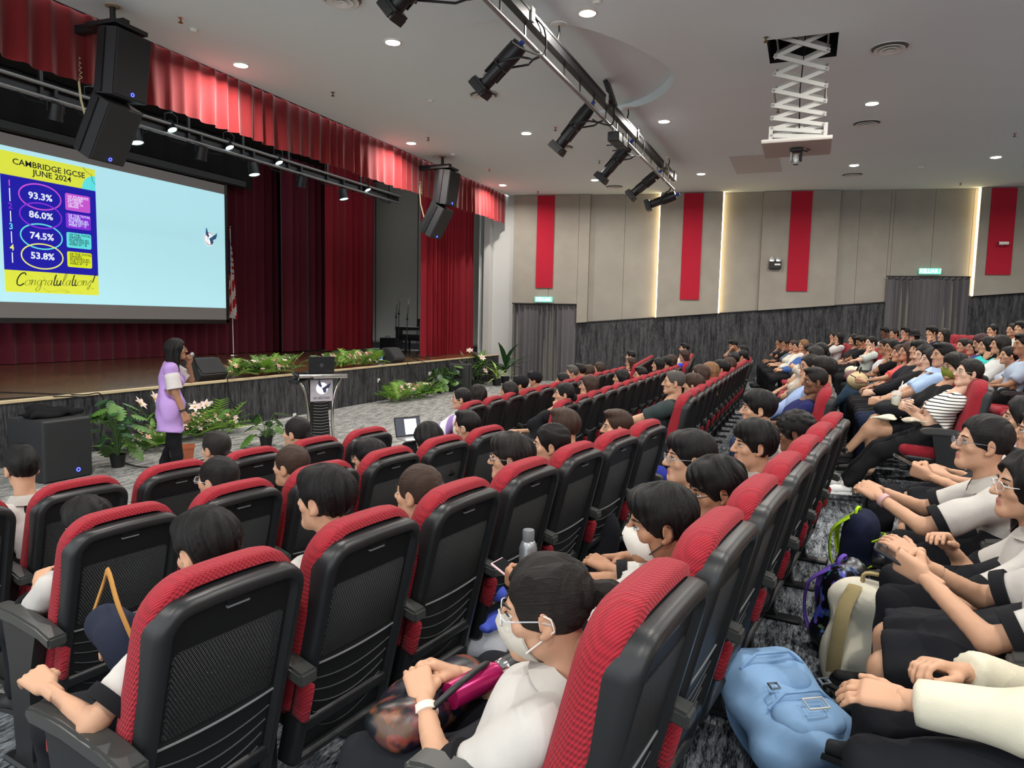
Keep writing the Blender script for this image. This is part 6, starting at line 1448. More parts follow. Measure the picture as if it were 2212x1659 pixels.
MB().box((0,0.02,0.012), (0.36,0.25,0.018), bev=0.005, rot=rotm('x', 0.06)).build('base', m_black, lt); lid = MB().box((0,-0.115,0.135), (0.37,0.012,0.245), bev=0.005, rot=rotm('x', 0.12)).build('lid', mat('laptop_lid',(26,27,30),0.45), lt)
a = np.linspace(0, 2*math.pi, 19)[:-1]; MB().path([(0.022*math.cos(q),-0.1225,0.13+0.022*math.sin(q)) for q in a], 0.0016, 5, 0, True).build('lid_badge', m_grey, lid); text('DELL', (0,-0.1225,0.13), 0.015, m_grey, lid, (1,0,0), (0,0,1))
# ---- floor subwoofers
def sub(pos, rz, label, dims, led):
    t = thing('subwoofer', label, 'loudspeaker', tuple(pos), rz); w_, d_, h_ = dims
    MB().box((0,0,h_/2), (w_,d_,h_), bev=0.012).build('cabinet', m_spk2, t, 30); MB().box((0,-d_/2-0.012,h_/2), (w_*0.985,0.024,h_*0.97), bev=0.01).build('grille', m_spk, t, 30)
    MB().box((-w_/2-0.004,0.02,h_*0.55), (0.012,0.22,0.10), bev=0.004).build('handle_cup', m_dark, t); MB().box((-w_/2-0.012,0.02,h_*0.52), (0.012,0.16,0.02)).build('handle', m_black, t)
    if led:
        a = np.linspace(0, 2*math.pi, 13)[:-1]; MB().path([(0.10+0.02*math.cos(q),-d_/2-0.026,0.10+0.02*math.sin(q)) for q in a], 0.006, 5, 0, True).build('badge', m_blue, t)
    return t
sub((-8.05,5.44,0), math.pi/2-0.02, 'large black subwoofer on the floor at the left of the stage', (0.56,0.62,0.70), True)
sub((-8.62,17.1,0), math.pi/2+0.35, 'black subwoofer on the floor among the plants at the right', (0.55,0.55,0.70), False)
bgw = thing('cloth_bag', 'black cloth bag lying on the left subwoofer', 'bag', (-8.1,5.45,0.70)); f = Field((-0.25,-0.3,-0.02),(0.25,0.36,0.2),0.014); f.ell((0,-0.05,0.05),(0.17,0.2,0.06),0.03); f.ell((-0.05,-0.1,0.09),(0.1,0.1,0.06),0.03); f.ell((0.05,0.16,0.04),(0.12,0.15,0.04),0.03); f.wrinkle(0.02,40,3); f.plane((0,0,0.002),(0,0,-1)); V, F = f.net(); link('bag_cloth', raw_mesh('bag', V, F, [cloth((22,22,25))]), bgw)
MB().path(smooth_pts([(0.1,0.2,0.05),(0.16,0.30,0.02),(0.25,0.31,-0.06),(0.29,0.30,-0.16)],4), 0.02, 6, 0, False, 0.3).build('strap', m_blackm, bgw, 60)
# ---- stage monitors (wedges)
def wedge(pos, rz, label):
    t = thing('stage_monitor', label, 'loudspeaker', tuple(pos), rz, 'stage monitors'); P = [(-0.30,0.0),(0.22,0.0),(0.30,0.10),(0.10,0.36),(-0.04,0.37),(-0.28,0.14)]
    MB().prism(P, (0,-0.29,0), (1,0,0), (0,0,1), (0,1,0), 0.58).build('cabinet', m_spk2, t); MB().box((0.205,0,0.24), (0.015,0.52,0.29), rot=rotm('y', -0.655)).build('grille', m_spk, t)
    MB().box((-0.06,-0.295,0.12), (0.22,0.012,0.12), bev=0.004).build('connector_panel', m_dark, t); MB().box((-0.07,-0.303,0.13), (0.09,0.006,0.05)).build('display', mat('monitor_display',(70,90,255),0.3,emit=2.0), t); MB().box((-0.07,-0.303,0.085), (0.10,0.006,0.014)).build('indicator', mat('monitor_white',(220,225,255),0.3,emit=1.5), t)
wedge((-9.42,9.0,SZ), 0.0, 'black wedge monitor on the stage edge behind the speaking woman'); wedge((-9.42,14.85,SZ), 0.05, 'black wedge monitor on the stage edge right of the white flowers')
# ---- plants and flowers
m_leaf = mat('leaf_green', (86,128,52), 0.5, var=0.35, vscale=18); m_leaf2 = mat('leaf_dark', (44,82,44), 0.4, var=0.3, vscale=14); m_fern = mat('fern_bright', (128,172,62), 0.55, var=0.25, vscale=20); m_petal = mat('petal_white', (236,214,206), 0.6, var=0.08, vscale=30); m_petal2 = mat('petal_pink', (232,176,160), 0.6); m_pot = mat('pot_black', (26,26,28), 0.6); m_terra = mat('pot_terracotta', (170,92,62), 0.8); m_stem = mat('stem', (70,100,50), 0.7); m_varieg = mat('leaf_variegated', (160,190,90), 0.5, var=0.4, vscale=40)
def leaf_pts(L, W, droop, n=5):
    a = []
    for i in range(n+1):
        t = i/n; w_ = W*math.sin(math.pi*min(1, t*0.92+0.06))**0.8*(1-0.25*t); a.append([(-w_/2, L*t, -droop*t*t+0.18*w_), (0, L*t, -droop*t*t), (w_/2, L*t, -droop*t*t+0.18*w_)])
    return np.array(a)
def add_leaf(mb, o, az, el, L, W, droop, mi=0):
    P = leaf_pts(L, W, droop); Rm = rotm('z', az)@rotm('x', el); mb.grid(P@Rm.T+np.array(o), mi)
def frond(mb, o, az, el, L, mi=0, r=None):
    Rm = rotm('z', az)@rotm('x', el); n = 9
    for i in range(n):
        t = (i+1)/(n+1); y = L*t; z = -0.35*L*t*t; l = L*0.30*math.sin(math.pi*min(1,0.15+0.85*(1-t)))+0.01
        for s in (-1,1):
            a = np.array([0,y,z]); b = np.array([s*l,y+l*0.45,z-0.1*l]); d = np.array([0,0.016,0]); mb.add(np.array([a-d,b,a+d])@Rm.T+np.array(o), [(0,1,2)], mi)
    mb.path([np.array([0,0,0])@Rm.T+np.array(o), np.array([0,L*0.5,-0.09*L])@Rm.T+np.array(o), np.array([0,L,-0.35*L])@Rm.T+np.array(o)], 0.003, 4, mi)
def blossom(r, m=None, n=5, cup=0.35):
    mb = MB()
    for k in range(n):
        a = 2*math.pi*k/n; Rm = rotm('z', a)@rotm('x', cup); P = leaf_pts(r, r*0.62, 0.25*r, 3); mb.grid(P@Rm.T)
    mb.ell((0,0,r*0.12), (r*0.16,)*3, 6, 4, 1); return mb.mesh('blossom', [m or m_petal, mat('stamen',(206,180,70),0.6)], 80)
ME_SM = [blossom(0.035, m_petal), blossom(0.032, m_petal2)]; ME_LILY = blossom(0.105, m_petal, 6, 0.55)
def bed(nm, label, c, ux, L, D, H, seed, flowers=26, cat='flowers', scale=1.0):
    """low arrangement of ferns and small flowers, length L along ux"""
    r = random.Random(seed); ux = unit(ux); uy = np.array([-ux[1], ux[0], 0]); t = thing(nm, label, cat, tuple(c))
    mb = MB(); mb2 = MB()
    for _ in range(int(120*L/1.5)):
        p = ux*r.uniform(-L/2,L/2)+uy*r.uniform(-D/2,D/2)*0.7; az = r.uniform(0,6.28)
        if r.random() < 0.55: frond(mb, p+np.array([0,0,r.uniform(0.02,H*0.3)]), az, r.uniform(0.3,1.25), r.uniform(0.20,0.40)*H/0.3, r.randint(0,1))
        else: add_leaf(mb2, p+np.array([0,0,r.uniform(0.0,H*0.4)]), az, r.uniform(0.2,1.2), r.uniform(0.12,0.24), r.uniform(0.03,0.06), 0.05, r.randint(0,1))
    o1 = mb.build('ferns', [m_fern, m_leaf], t, 80); o1['kind'] = 'stuff'; o2 = mb2.build('leaves', [m_leaf, m_leaf2], t, 80); o2['kind'] = 'stuff'
    for _ in range(flowers):
        p = ux*r.uniform(-L/2,L/2)*0.95+uy*r.uniform(-D/2,D/2)*0.8+np.array([0,0,r.uniform(0.25,0.9)*H])
        o = link('blossom', ME_SM[r.randint(0,1)], t); o.location = p; o.rotation_euler = (r.uniform(0.2,1.2), r.uniform(-0.4,0.4), r.uniform(-0.6,1.6)+math.pi/2); k = r.uniform(1.1,1.9); o.scale = (k,k,k)
    return t
bed('flower_bed', 'row of ferns and pale pink blossoms on the stage edge left of the lectern', (-9.22,10.2,SZ), (0,1,0), 1.75, 0.40, 0.34, 1, 95)
bed('flower_bed', 'row of ferns and pale blossoms on the stage edge right of the lectern', (-9.22,12.95,SZ), (0,1,0), 2.05, 0.40, 0.34, 2, 115)
bed('flower_bed', 'low ferns and pink blossoms on the floor against the stage, right of the woman', (-8.62,8.2,0), (0,1,0), 1.25, 0.5, 0.46, 3, 80)
bed('flower_bed', 'low ferns and yellow green leaves on the floor behind the woman', (-8.45,7.1,0), (0,1,0), 0.75, 0.5, 0.30, 4, 26)
bed('flower_bed', 'low ferns and cream blossoms on the floor by the stage, far right', (-8.55,14.4,0), (0,1,0), 1.75, 0.55, 0.40, 5, 95)
def lilies(label, c, spots, seed, nleaf=16, H=0.8):
    r = random.Random(seed); t = thing('lily_arrangement', label, 'flowers', tuple(c)); 
    for dx, dy, z in spots:
        MB().path([(dx*0.2,dy*0.2,0.02),(dx*0.7,dy*0.7,z*0.6),(dx,dy,z)], 0.007, 5).build('stem', m_stem, t, 60); o = link('lily', ME_LILY, t); o.location = (dx,dy,z); o.rotation_euler = (r.uniform(0.5,1.1),0,r.uniform(0.4,2.6)); k = r.uniform(0.9,1.2); o.scale = (k,k,k)
    for _ in range(nleaf):
        mb = MB(); add_leaf(mb, (r.uniform(-0.2,0.2), r.uniform(-0.4,0.4), r.uniform(0.05,H*0.7)), r.uniform(0,6.28), r.uniform(0.2,1.1), r.uniform(0.18,0.34), r.uniform(0.06,0.10), 0.08); mb.build('leaf', m_leaf2 if r.random() < 0.6 else m_leaf, t, 80)
    MB().lathe([(0.09,0),(0.12,0.16),(0.11,0.16),(0.10,0.1)], n=16).build('pot', m_pot, t, 50); return t
lilies('white lilies in a pot on the floor, half hidden by the woman', (-8.62,7.55,0), ((-0.1,-0.35,0.62),(0.1,-0.28,0.70),(0.12,-0.12,0.42),(-0.05,0.32,0.62),(0.1,0.45,0.50),(0.15,0.62,0.52),(0,0.22,0.56)), 5)
lilies('pink white lilies in the plant group at the stage corner', (-8.75,18.3,0), ((0.0,-0.9,0.95),(0.1,-0.55,1.02),(0.0,-0.95,0.72),(0.15,0.15,0.80),(0.2,0.25,0.42)), 6, 26, 0.95)
def monstera_leaf(L, m):
    P = []; n = 18
    for k in range(n+1):
        t = k/n; a = math.pi*t; w_ = 0.48*math.sin(a)**0.7*(1-0.2*t); w_ *= (1.0 if k % 3 else 0.55) if 3 < k < n-2 else 1.0; P.append((w_*L, L*(t*1.05-0.08)))
    Q = [(-x, y) for x, y in P[::-1]]; V = [(x, y, -0.25*abs(x)-0.22*y*y/L) for x, y in P+Q]; N = len(P); V += [(0, L*(k/n*1.05-0.08), -0.22*(L*(k/n))**2/L) for k in range(n+1)]
    f = [(k, k+1, 2*N+k+1, 2*N+k) for k in range(n)]+[(2*N-1-k, 2*N+k, 2*N+k+1, 2*N-2-k) for k in range(n)]
    return MB().add(V, f).mesh('leaf', m, 80)
MO = [monstera_leaf(0.22, mat('monstera', (92,128,66), 0.32, var=0.35, vscale=20)), monstera_leaf(0.17, m_leaf2), monstera_leaf(0.20, m_leaf)]
def monstera(label, c, H, n, seed, spread, pot, thr=0.35):
    r = random.Random(seed); t = thing('potted_plant', label, 'plant', tuple(c)); MB().lathe([(0.07,0),(0.095,0.15),(0.10,0.16),(0.088,0.16),(0.08,0.12)], n=16).build('pot', pot, t, 50)
    for k in range(n):
        a = r.uniform(0, 6.28); z = H*(0.28+0.72*(k+1)/n); rr = spread*r.uniform(0.35,1.0)*(1.15-0.6*(k+1)/n); p = np.array([rr*math.cos(a), rr*math.sin(a), z])
        MB().path([(0,0,0.12),(p[0]*0.25,p[1]*0.25,z*0.7),tuple(p)], 0.006, 5).build('stalk', m_stem, t, 60)
        o = link('leaf', MO[r.randint(0,2)], t); o.location = p; o.rotation_euler = (r.uniform(-0.9,0.1), r.uniform(-0.3,0.3), a-math.pi/2+r.uniform(-0.5,0.5)); k2 = r.uniform(0.75,1.25); o.scale = (k2,k2,k2)
    return t
monstera('tall potted monstera in a black pot beside the left subwoofer', (-7.85,6.15,0), 0.86, 38, 11, 0.30, m_pot); monstera('leafy potted plant in front of the lectern', (-7.2,8.05,0), 0.50, 14, 12, 0.28, m_pot)
monstera('dark monstera by the wall sockets', (-8.62,15.95,0), 0.66, 28, 13, 0.36, m_pot); monstera('monstera with a pale leaf beside the right subwoofer', (-8.58,16.5,0), 0.70, 24, 14, 0.32, m_pot)
def strap_plant(label, c, n, L, seed, m, H0=0.15, W=0.07):
    r = random.Random(seed); t = thing('potted_plant', label, 'plant', tuple(c)); MB().lathe([(0.11,0),(0.14,0.2),(0.13,0.2),(0.12,0.15)], n=16).build('pot', m_pot, t, 50)
    for k in range(n): mb = MB(); add_leaf(mb, (0,0,H0+0.25*r.random()), 6.28*k/n+r.uniform(-0.2,0.2), r.uniform(0.35,1.3), L*r.uniform(0.7,1.15), W*r.uniform(0.8,1.3), L*0.55); mb.build('leaf', m, t, 80)
strap_plant('broad leaved green plant in front of the grey door curtain', (-8.35,19.6,0), 15, 0.85, 21, m_leaf2, 0.3, 0.16); strap_plant('yellow green variegated plant in a black pot', (-8.25,18.75,0), 16, 0.5, 22, m_varieg, 0.15, 0.06); strap_plant('big leaved plant behind the lilies at the stage corner', (-8.85,18.9,0), 9, 0.75, 23, m_leaf, 0.4, 0.17)
op = thing('flower_pot', 'empty terracotta pot on the floor behind the woman', 'pot', (-7.3,6.72,0)); MB().lathe([(0.06,0),(0.085,0.20),(0.095,0.20),(0.095,0.24),(0.085,0.24),(0.08,0.20),(0.06,0.03)], n=18).build('pot_body', m_terra, op, 50)
# ---- digital piano, bench, mic stands, case
kb = thing('digital_piano', 'black digital piano on its stand at the right of the stage', 'piano', (-12.1,20.75,SZ), 0.0)
MB().box((0.1,0,0.72), (1.7,0.36,0.12), bev=0.015).build('keyboard_case', m_black, kb); MB().box((0.12,-0.14,0.786), (1.46,0.13,0.014)).build('white_keys', m_white, kb)
for x in (-0.68, 0.90): MB().box((x,0,0.34), (0.06,0.34,0.66)).build('side_panel', m_black, kb)
MB().box((0.1,0.1,0.42), (1.5,0.03,0.22)).build('back_panel', m_black, kb); MB().box((0.3,0.12,0.93), (0.72,0.02,0.28), rot=rotm('x', -0.2)).build('music_rest', m_black, kb)
pb = thing('piano_bench', 'black bench in front of the digital piano', 'bench', (-11.8,20.2,SZ)); MB().box((0,0,0.46), (0.75,0.33,0.08), bev=0.02).build('seat', m_black, pb)
for x in (-0.32,0.32):
    for y in (-0.12,0.12): MB().box((x,y,0.21), (0.05,0.05,0.42)).build('leg', m_black, pb)
cs = thing('equipment_case', 'low black equipment case beside the piano', 'case', (-13.0,20.6,SZ)); MB().box((0,0,0.20), (0.62,0.5,0.40), bev=0.02).build('case_body', m_black, cs); MB().path([(-0.06,-0.26,0.40),(-0.06,-0.26,0.46),(0.10,-0.26,0.46),(0.10,-0.26,0.40)], 0.012, 6).build('handle', m_black, cs)
def micstand(px, h_, label, base='tripod', mic=True):
    p = atZ(px[0], px[1], SZ); t = thing('microphone_stand', label, 'microphone stand', (p[0], p[1], SZ)); MB().tube((0,0,0.05),(0,0,h_),0.014,n=8).build('pole', m_black, t, 60)
    for k in range(3): a = k*2.094+0.4; MB().tube((0,0,0.18),(0.3*math.cos(a),0.3*math.sin(a),0.01),0.011,n=6).build('leg', m_black, t, 60)
    MB().tube((0,0,h_-0.15),(0.02,0.03,h_+0.28),0.010,n=6).build('boom', m_black, t, 60); MB().box((0,0,h_-0.14), (0.05,0.05,0.06)).build('clutch', m_black, t)
    if mic: d = unit((0.3,-0.1,0.9)); MB().lathe([(0.014,-0.1),(0.02,0.06)], np.array([0.03,0.03,h_+0.34]), 10, 0, d).build('microphone_body', m_silver, t, 60); MB().ell(np.array([0.03,0.03,h_+0.34])+d*0.09, (0.03,0.03,0.035), 10, 8).build('microphone_head', m_grey, t, 80)
micstand((855,757), 1.25, 'leftmost microphone stand by the piano'); micstand((861,758), 1.35, 'microphone stand with a bright microphone by the piano'); micstand((879,768), 1.2, 'microphone stand in front of the piano bench'); micstand((906,771), 1.0, 'bare microphone stand next to the front curtain', mic=False)
for i, X in enumerate((-11.75,-11.25)): tag(MB().box((X,21.275,3.05), (0.36,0.01,0.52)).build('wall_notice', mat('paper_grey',(170,168,160),0.8)), 'pale paper notice on the stage side wall, '+('left one' if i == 0 else 'right one'), 'notice')
# ---- sockets, cables
def socket(px, label, w_=0.09):
    p = atX(px[0], px[1], SX+0.03); t = thing('wall_socket', label, 'socket', tuple(p)); MB().box((0,0,0), (0.02,w_,0.09), bev=0.004).build('plate', m_white, t); MB().box((0.02,0.015,-0.025), (0.03,0.045,0.05)).build('plug', m_black, t)
socket((455,873), 'white wall socket on the stage front behind the woman'); socket((818,822), 'white wall socket on the stage front right of the lectern'); socket((930,807), 'double white wall socket above the dark monstera', 0.19); socket((937,822), 'white wall socket below the double one'); socket((636,898), 'white socket box on the floor by the stage front')
def cable(pts, label, r=0.008, m=None): o = MB().path(smooth_pts(pts, 5), r, 6).build('cable', m or m_blackm, None, 70); return tag(o, label, 'cable')
cable([(-8.95,9.1,0.83),(-8.94,9.15,0.5),(-8.93,9.35,0.2),(-8.9,9.4,0.02)], 'black cable from the left monitor down the stage front'); cable([(-8.93,13.75,0.42),(-8.92,13.9,0.15),(-8.85,14.1,0.02)], 'black cable below the socket right of the lectern'); cable([(-8.95,14.9,0.82),(-8.94,15.2,0.55),(-8.93,15.5,0.25),(-8.92,15.6,0.05)], 'black cable slanting down the stage front at far right')
cable([tuple(atZ(270,1000,0.012)), tuple(atZ(300,1008,0.012)), tuple(atZ(350,1008,0.012)), tuple(atZ(430,995,0.012)), tuple(atZ(520,975,0.012))], 'black cable on the carpet behind the woman'); cable([tuple(atZ(0,847,SZ+0.01)), tuple(atZ(90,850,SZ+0.01)), tuple(atZ(180,853,SZ+0.01)), tuple(atZ(215,850,SZ+0.01)), tuple(atX(225,880,SX+0.05)), tuple(atX(215,960,SX+0.05))], 'black cable across the stage edge at the left'); cable([tuple(atZ(0,862,SZ+0.01)), tuple(atZ(60,858,SZ+0.01)), tuple(atZ(130,856,SZ+0.01)), tuple(atZ(190,858,SZ+0.01))], 'second black cable along the stage edge at the left')
cable([tuple(atZ(500,926,0.01)), tuple(atZ(560,918,0.01)), tuple(atZ(640,902,0.01))], 'white cable along the foot of the stage', 0.008, m_white); cable([tuple(atZ(870,780,SZ+0.01)), tuple(atZ(900,781,SZ+0.01)), tuple(atZ(930,776,SZ+0.01)), tuple(atZ(890,772,SZ+0.01)), tuple(atZ(920,784,SZ+0.01))], 'black cables on the stage boards by the right monitor')
# ---- bags
def backpack(label, c, rz, tilt, dims, mbody, mtrim, mpocket, roll=0.0, buckle=False):
    t = thing('backpack', label, 'backpack', tuple(c), 0); w_, d_, h_ = dims; Rm = rotm('z', rz)@rotm('x', tilt)@rotm('y', roll)
    def B(mb, n_, m_, sm=60, par=None): return mb.xf(Rm).build(n_, m_, par or t, sm)
    f = Field((-w_*0.75,-d_*0.9,-0.03),(w_*0.75,d_*0.9,h_*1.15),0.017)
    P = [f.cap((-w_*0.28,0,d_*0.42),(-w_*0.26,0,h_-w_*0.36),d_*0.46,d_*0.40,0.06), f.cap((w_*0.28,0,d_*0.42),(w_*0.26,0,h_-w_*0.36),d_*0.46,d_*0.40,0.06), f.cap((-w_*0.18,0,h_-w_*0.22),(w_*0.18,0,h_-w_*0.22),d_*0.38,d_*0.38,0.06), f.cap((0,0,d_*0.40),(0,0,h_*0.72),d_*0.48,d_*0.44,0.06)]
    f.wrinkle(0.012,34,int(w_*1000)); V, F = f.net(); V = V@Rm.T; link('bag_body', raw_mesh('bag_body', V, F, [mbody]), t)
    f = Field((-w_*0.6,-d_*1.2,-0.03),(w_*0.6,d_*0.2,h_),0.014); f.cap((-w_*0.2,-d_*0.40,h_*0.22),(w_*0.2,-d_*0.40,h_*0.22),h_*0.15,None,0.03,((0,1,0),0.55)); f.wrinkle(0.008,40,5); V, F = f.net(); link('front_pocket', raw_mesh('pocket', V@Rm.T, F, [mpocket]), t)
    f = Field((-w_*0.6,-d_*1.2,0),(w_*0.6,d_*0.2,h_),0.014); f.cap((-w_*0.18,-d_*0.34,h_*0.60),(w_*0.18,-d_*0.34,h_*0.60),h_*0.14,None,0.03,((0,1,0),0.5)); f.wrinkle(0.008,40,8); V, F = f.net(); link('upper_pocket', raw_mesh('pocket', V@Rm.T, F, [mpocket]), t)
    for z in (0.36,0.74): B(MB().path([(-w_*0.38,-d_*0.42,h_*z-0.02),(-w_*0.2,-d_*0.62,h_*z),(w_*0.2,-d_*0.62,h_*z),(w_*0.38,-d_*0.42,h_*z-0.02)], 0.006, 5), 'zip', mtrim)
    for s in (-1,1): B(MB().path(smooth_pts([(s*w_*0.2,d_*0.35,h_*0.92),(s*w_*0.26,d_*0.75,h_*0.7),(s*w_*0.3,d_*0.7,h_*0.35),(s*w_*0.34,d_*0.36,h_*0.1)],4), 0.032, 8, 0, False, 0.25), 'shoulder_strap', mtrim)
    B(MB().path(smooth_pts([(-0.05,d_*0.2,h_*0.95),(-0.04,d_*0.22,h_*1.04),(0.04,d_*0.22,h_*1.04),(0.05,d_*0.2,h_*0.95)],4), 0.010, 6), 'grab_handle', mtrim)
    if buckle:
        for s in (-1,1): B(MB().path([(s*w_*0.30,-d_*0.62,h_*0.46),(s*w_*0.30+0.035,-d_*0.62,h_*0.46),(s*w_*0.30+0.035,-d_*0.62,h_*0.41),(s*w_*0.30,-d_*0.62,h_*0.41)], 0.005, 5, 0, True), 'buckle', m_chrome)
        B(MB().path([(-0.035,-d_*0.70,h_*0.18),(0.045,-d_*0.70,h_*0.18),(0.045,-d_*0.70,h_*0.27),(-0.035,-d_*0.70,h_*0.27)], 0.004, 5, 0, True), 'logo_patch', m_white)
    return t
m_bblue = cloth((146,184,226)); m_bcream = cloth((226,220,202)); m_bcream2 = cloth((178,160,116)); m_bdark = cloth((24,25,30)); m_bnavy = cloth((30,36,62)); m_neon = cloth((176,222,40))
m_gal = mat('bag_galaxy', (20,18,28), 0.35)
def galaxy():
    m = bpy.data.materials.new('bag_iridescent'); m.use_nodes = True; nt = m.node_tree; b = nt.nodes['Principled BSDF']; b.inputs['Roughness'].default_value = 0.35; tc = nd(nt,'ShaderNodeTexCoord')
    n = nd(nt,'ShaderNodeTexVoronoi', Scale=26.0); nt.links.new(tc.outputs['Object'], n.inputs['Vector']); n2 = nd(nt,'ShaderNodeTexNoise', Scale=18.0, Detail=3.0); nt.links.new(tc.outputs['Object'], n2.inputs['Vector'])
    rp = nd(nt,'ShaderNodeValToRGB'); e = rp.color_ramp.elements; e[0].position = 0.52; e[0].color = (0.008,0.008,0.014,1); e[1].position = 0.56; e[1].color = lin((120,140,220))+(1,); nt.links.new(n2.outputs[0], rp.inputs[0])
    mx = nd(nt,'ShaderNodeMixRGB', blend_type='MULTIPLY'); mx.inputs[0].default_value = 0.8; nt.links.new(rp.outputs[0], mx.inputs[1]); nt.links.new(n.outputs['Color'], mx.inputs[2]); nt.links.new(mx.outputs[0], b.inputs['Base Color']); return m
m_gal = galaxy()
T4 = TIER[3]; T5 = TIER[4]
def fl_at(x, y): return tuple(atZ(x, y, T5 if True else T4))
p = atZ(1730,1690,T4); backpack('light blue backpack lying on the carpet at the bottom right', tuple(p+np.array([0.06,-0.02,0.10])), 0.75, -1.25, (0.36,0.22,0.50), m_bblue, m_bblue, m_bblue, 0.1, True)
p = atZ(1850,1500,T4); backpack('cream backpack with blue straps standing on the floor', tuple(p+np.array([0.03,0,0.0])), 2.9, 0.25, (0.36,0.20,0.50), m_bcream, m_bcream2, m_bcream)
p = atZ(1775,1420,T4); backpack('black backpack with an iridescent print beside the cream one', tuple(p+np.array([0.06,0.16,0.0])), 1.2, 0.12, (0.32,0.20,0.44), m_gal, cloth((110,80,180)), m_gal)
p = atZ(1825,1260,T4); backpack('navy backpack with neon yellow trim', tuple(p+np.array([0.05,0.1,0.0])), 1.3, 0.1, (0.32,0.20,0.44), m_bnavy, m_neon, m_bdark)
p = atZ(1880,1140,T4); backpack('black backpack by the skirted girls', tuple(p+np.array([0.05,0.05,0.0])), 1.4, 0.3, (0.30,0.20,0.36), m_bdark, m_bdark, m_bdark)
p = atZ(1285,1230,TIER[3]); backpack('black backpack on the floor in front of the boy with the white mask', tuple(p+np.array([-0.05,0.0,-0.08])), 2.3, 0.25, (0.32,0.22,0.46), m_bdark, m_bdark, m_bdark)
p = atZ(1340,1150,TIER[3]); backpack('second black backpack leaning on the third row chairs', tuple(p+np.array([-0.05,0.05,-0.08])), 2.0, 0.2, (0.32,0.22,0.48), m_bdark, m_bdark, m_bdark)
p = atZ(1400,1085,TIER[3]); backpack('deep blue backpack with lime zips near the aisle', tuple(p+np.array([0,0.05,-0.08])), 2.0, 0.2, (0.30,0.20,0.40), cloth((36,44,130)), m_neon, cloth((36,44,130)))
b0 = np.array(SEATS['n',1,0].location); b0 = b0+np.array([-0.42,0.06,0.55]); backpack('black backpack worn by the boy with cropped hair', tuple(b0), face(-NA)+math.pi, -0.15, (0.30,0.16,0.40), m_bdark, m_bdark, m_bdark)
# carrier bag, floral tote, bottle, cup, phones, lap bags
p = atZ(1040,1400,TIER[3]); t = thing('carrier_bag', 'crumpled blue and white carrier bag on the floor', 'bag', tuple(p)); f = Field((-0.18,-0.18,-0.02),(0.18,0.18,0.36),0.013); f.cap((0,0,0.06),(0,0,0.24),0.13,0.08,0.04); f.wrinkle(0.035,36,8); f.plane((0,0,0.004),(0,0,-1)); V, F = f.net(); mi = ((V[F].mean(1)[:,2] < 0.13)).astype(int); link('bag_film', raw_mesh('bag', V, F, [cloth((86,106,220)), cloth((206,206,214))], mi), t); MB().path(smooth_pts([(-0.05,-0.05,0.28),(-0.02,-0.08,0.36),(0.05,-0.04,0.30)],4), 0.010, 5).build('bag_handle', cloth((206,206,214)), t)
gp, gJ = None, None
# ---- things held or lying on laps
def on_seat(block, row, k, loc):
    ang = {'n':-NA,'c':0.0,'f':0.12}[block]; p = {'n':nb_pos,'c':cb_pos,'f':fb_pos}[block](row, k); p = np.array([p[0], p[1], TIER[row-1]]); return p+rotm('z', face(ang))@np.array(loc), face(ang)
def phone(block, row, k, loc, label, col_=(20,20,24), tilt=0.45):
    p, a = on_seat(block, row, k, loc); t = thing('phone', label, 'phone', tuple(p), a); MB().box((0,0,0), (0.075,0.155,0.009), bev=0.003, rot=rotm('x', tilt)).build('body', mat('phone_case_%d_%d_%d' % col_, col_, 0.4), t); MB().box((0,0,0), (0.068,0.145,0.011), rot=rotm('x', tilt)).build('screen', mat('phone_glass',(14,15,18),0.1), t)
phone('n',4,1,(-0.0,0.72,0.74),'pink phone held by the boy with the white mask',(220,180,186)); phone('n',5,2,(0,0.74,0.76),'black phone held by the pupil in the long skirt'); phone('c',5,6,(0,0.76,0.80),'dark phone in the hands of the woman in coral'); phone('f',5,0,(0.05,0.70,0.82),'phone held by the woman in pale grey'); phone('n',5,5,(0,0.76,0.78),'black phone in the lap of the skirted girl',(24,26,34))
# floral tote with a magenta bottle on the masked girl's lap
def florals():
    m = bpy.data.materials.new('tote_floral'); m.use_nodes = True; nt = m.node_tree; b = nt.nodes['Principled BSDF']; b.inputs['Roughness'].default_value = 0.35; tc = nd(nt,'ShaderNodeTexCoord')
    n = nd(nt,'ShaderNodeTexVoronoi', Scale=22.0); nt.links.new(tc.outputs['Object'], n.inputs['Vector']); n2 = nd(nt,'ShaderNodeTexNoise', Scale=12.0, Detail=3.0); nt.links.new(tc.outputs['Object'], n2.inputs['Vector'])
    rp = nd(nt,'ShaderNodeValToRGB'); e = rp.color_ramp.elements; e[0].position = 0.50; e[0].color = lin((18,20,34))+(1,); e[1].position = 0.58; e[1].color = lin((120,66,54))+(1,); nt.links.new(n2.outputs[0], rp.inputs[0])
    mx = nd(nt,'ShaderNodeMixRGB', blend_type='MULTIPLY'); mx.inputs[0].default_value = 0.6; nt.links.new(rp.outputs[0], mx.inputs[1]); nt.links.new(n.outputs['Color'], mx.inputs[2]); nt.links.new(mx.outputs[0], b.inputs['Base Color']); return m
p, a = on_seat('n',4,0,(0.0,0.61,0.595)); t = thing('tote_bag', 'glossy dark floral tote bag on the lap of the masked girl', 'bag', tuple(p), a); f = Field((-0.24,-0.14,-0.12),(0.24,0.18,0.12),0.012); f.cap((-0.12,0.02,0),(0.12,0.02,0.0),0.10,0.09,0.03,((0,0,1),0.65)); f.wrinkle(0.014,38,2); V, F = f.net(); link('bag_body', raw_mesh('bag', V, F, [florals()]), t)
MB().path(smooth_pts([(-0.13,-0.06,0.05),(-0.06,-0.10,0.10),(0.06,-0.10,0.10),(0.13,-0.06,0.05)],4), 0.008, 6).build('bag_handle', m_black, t, 60)
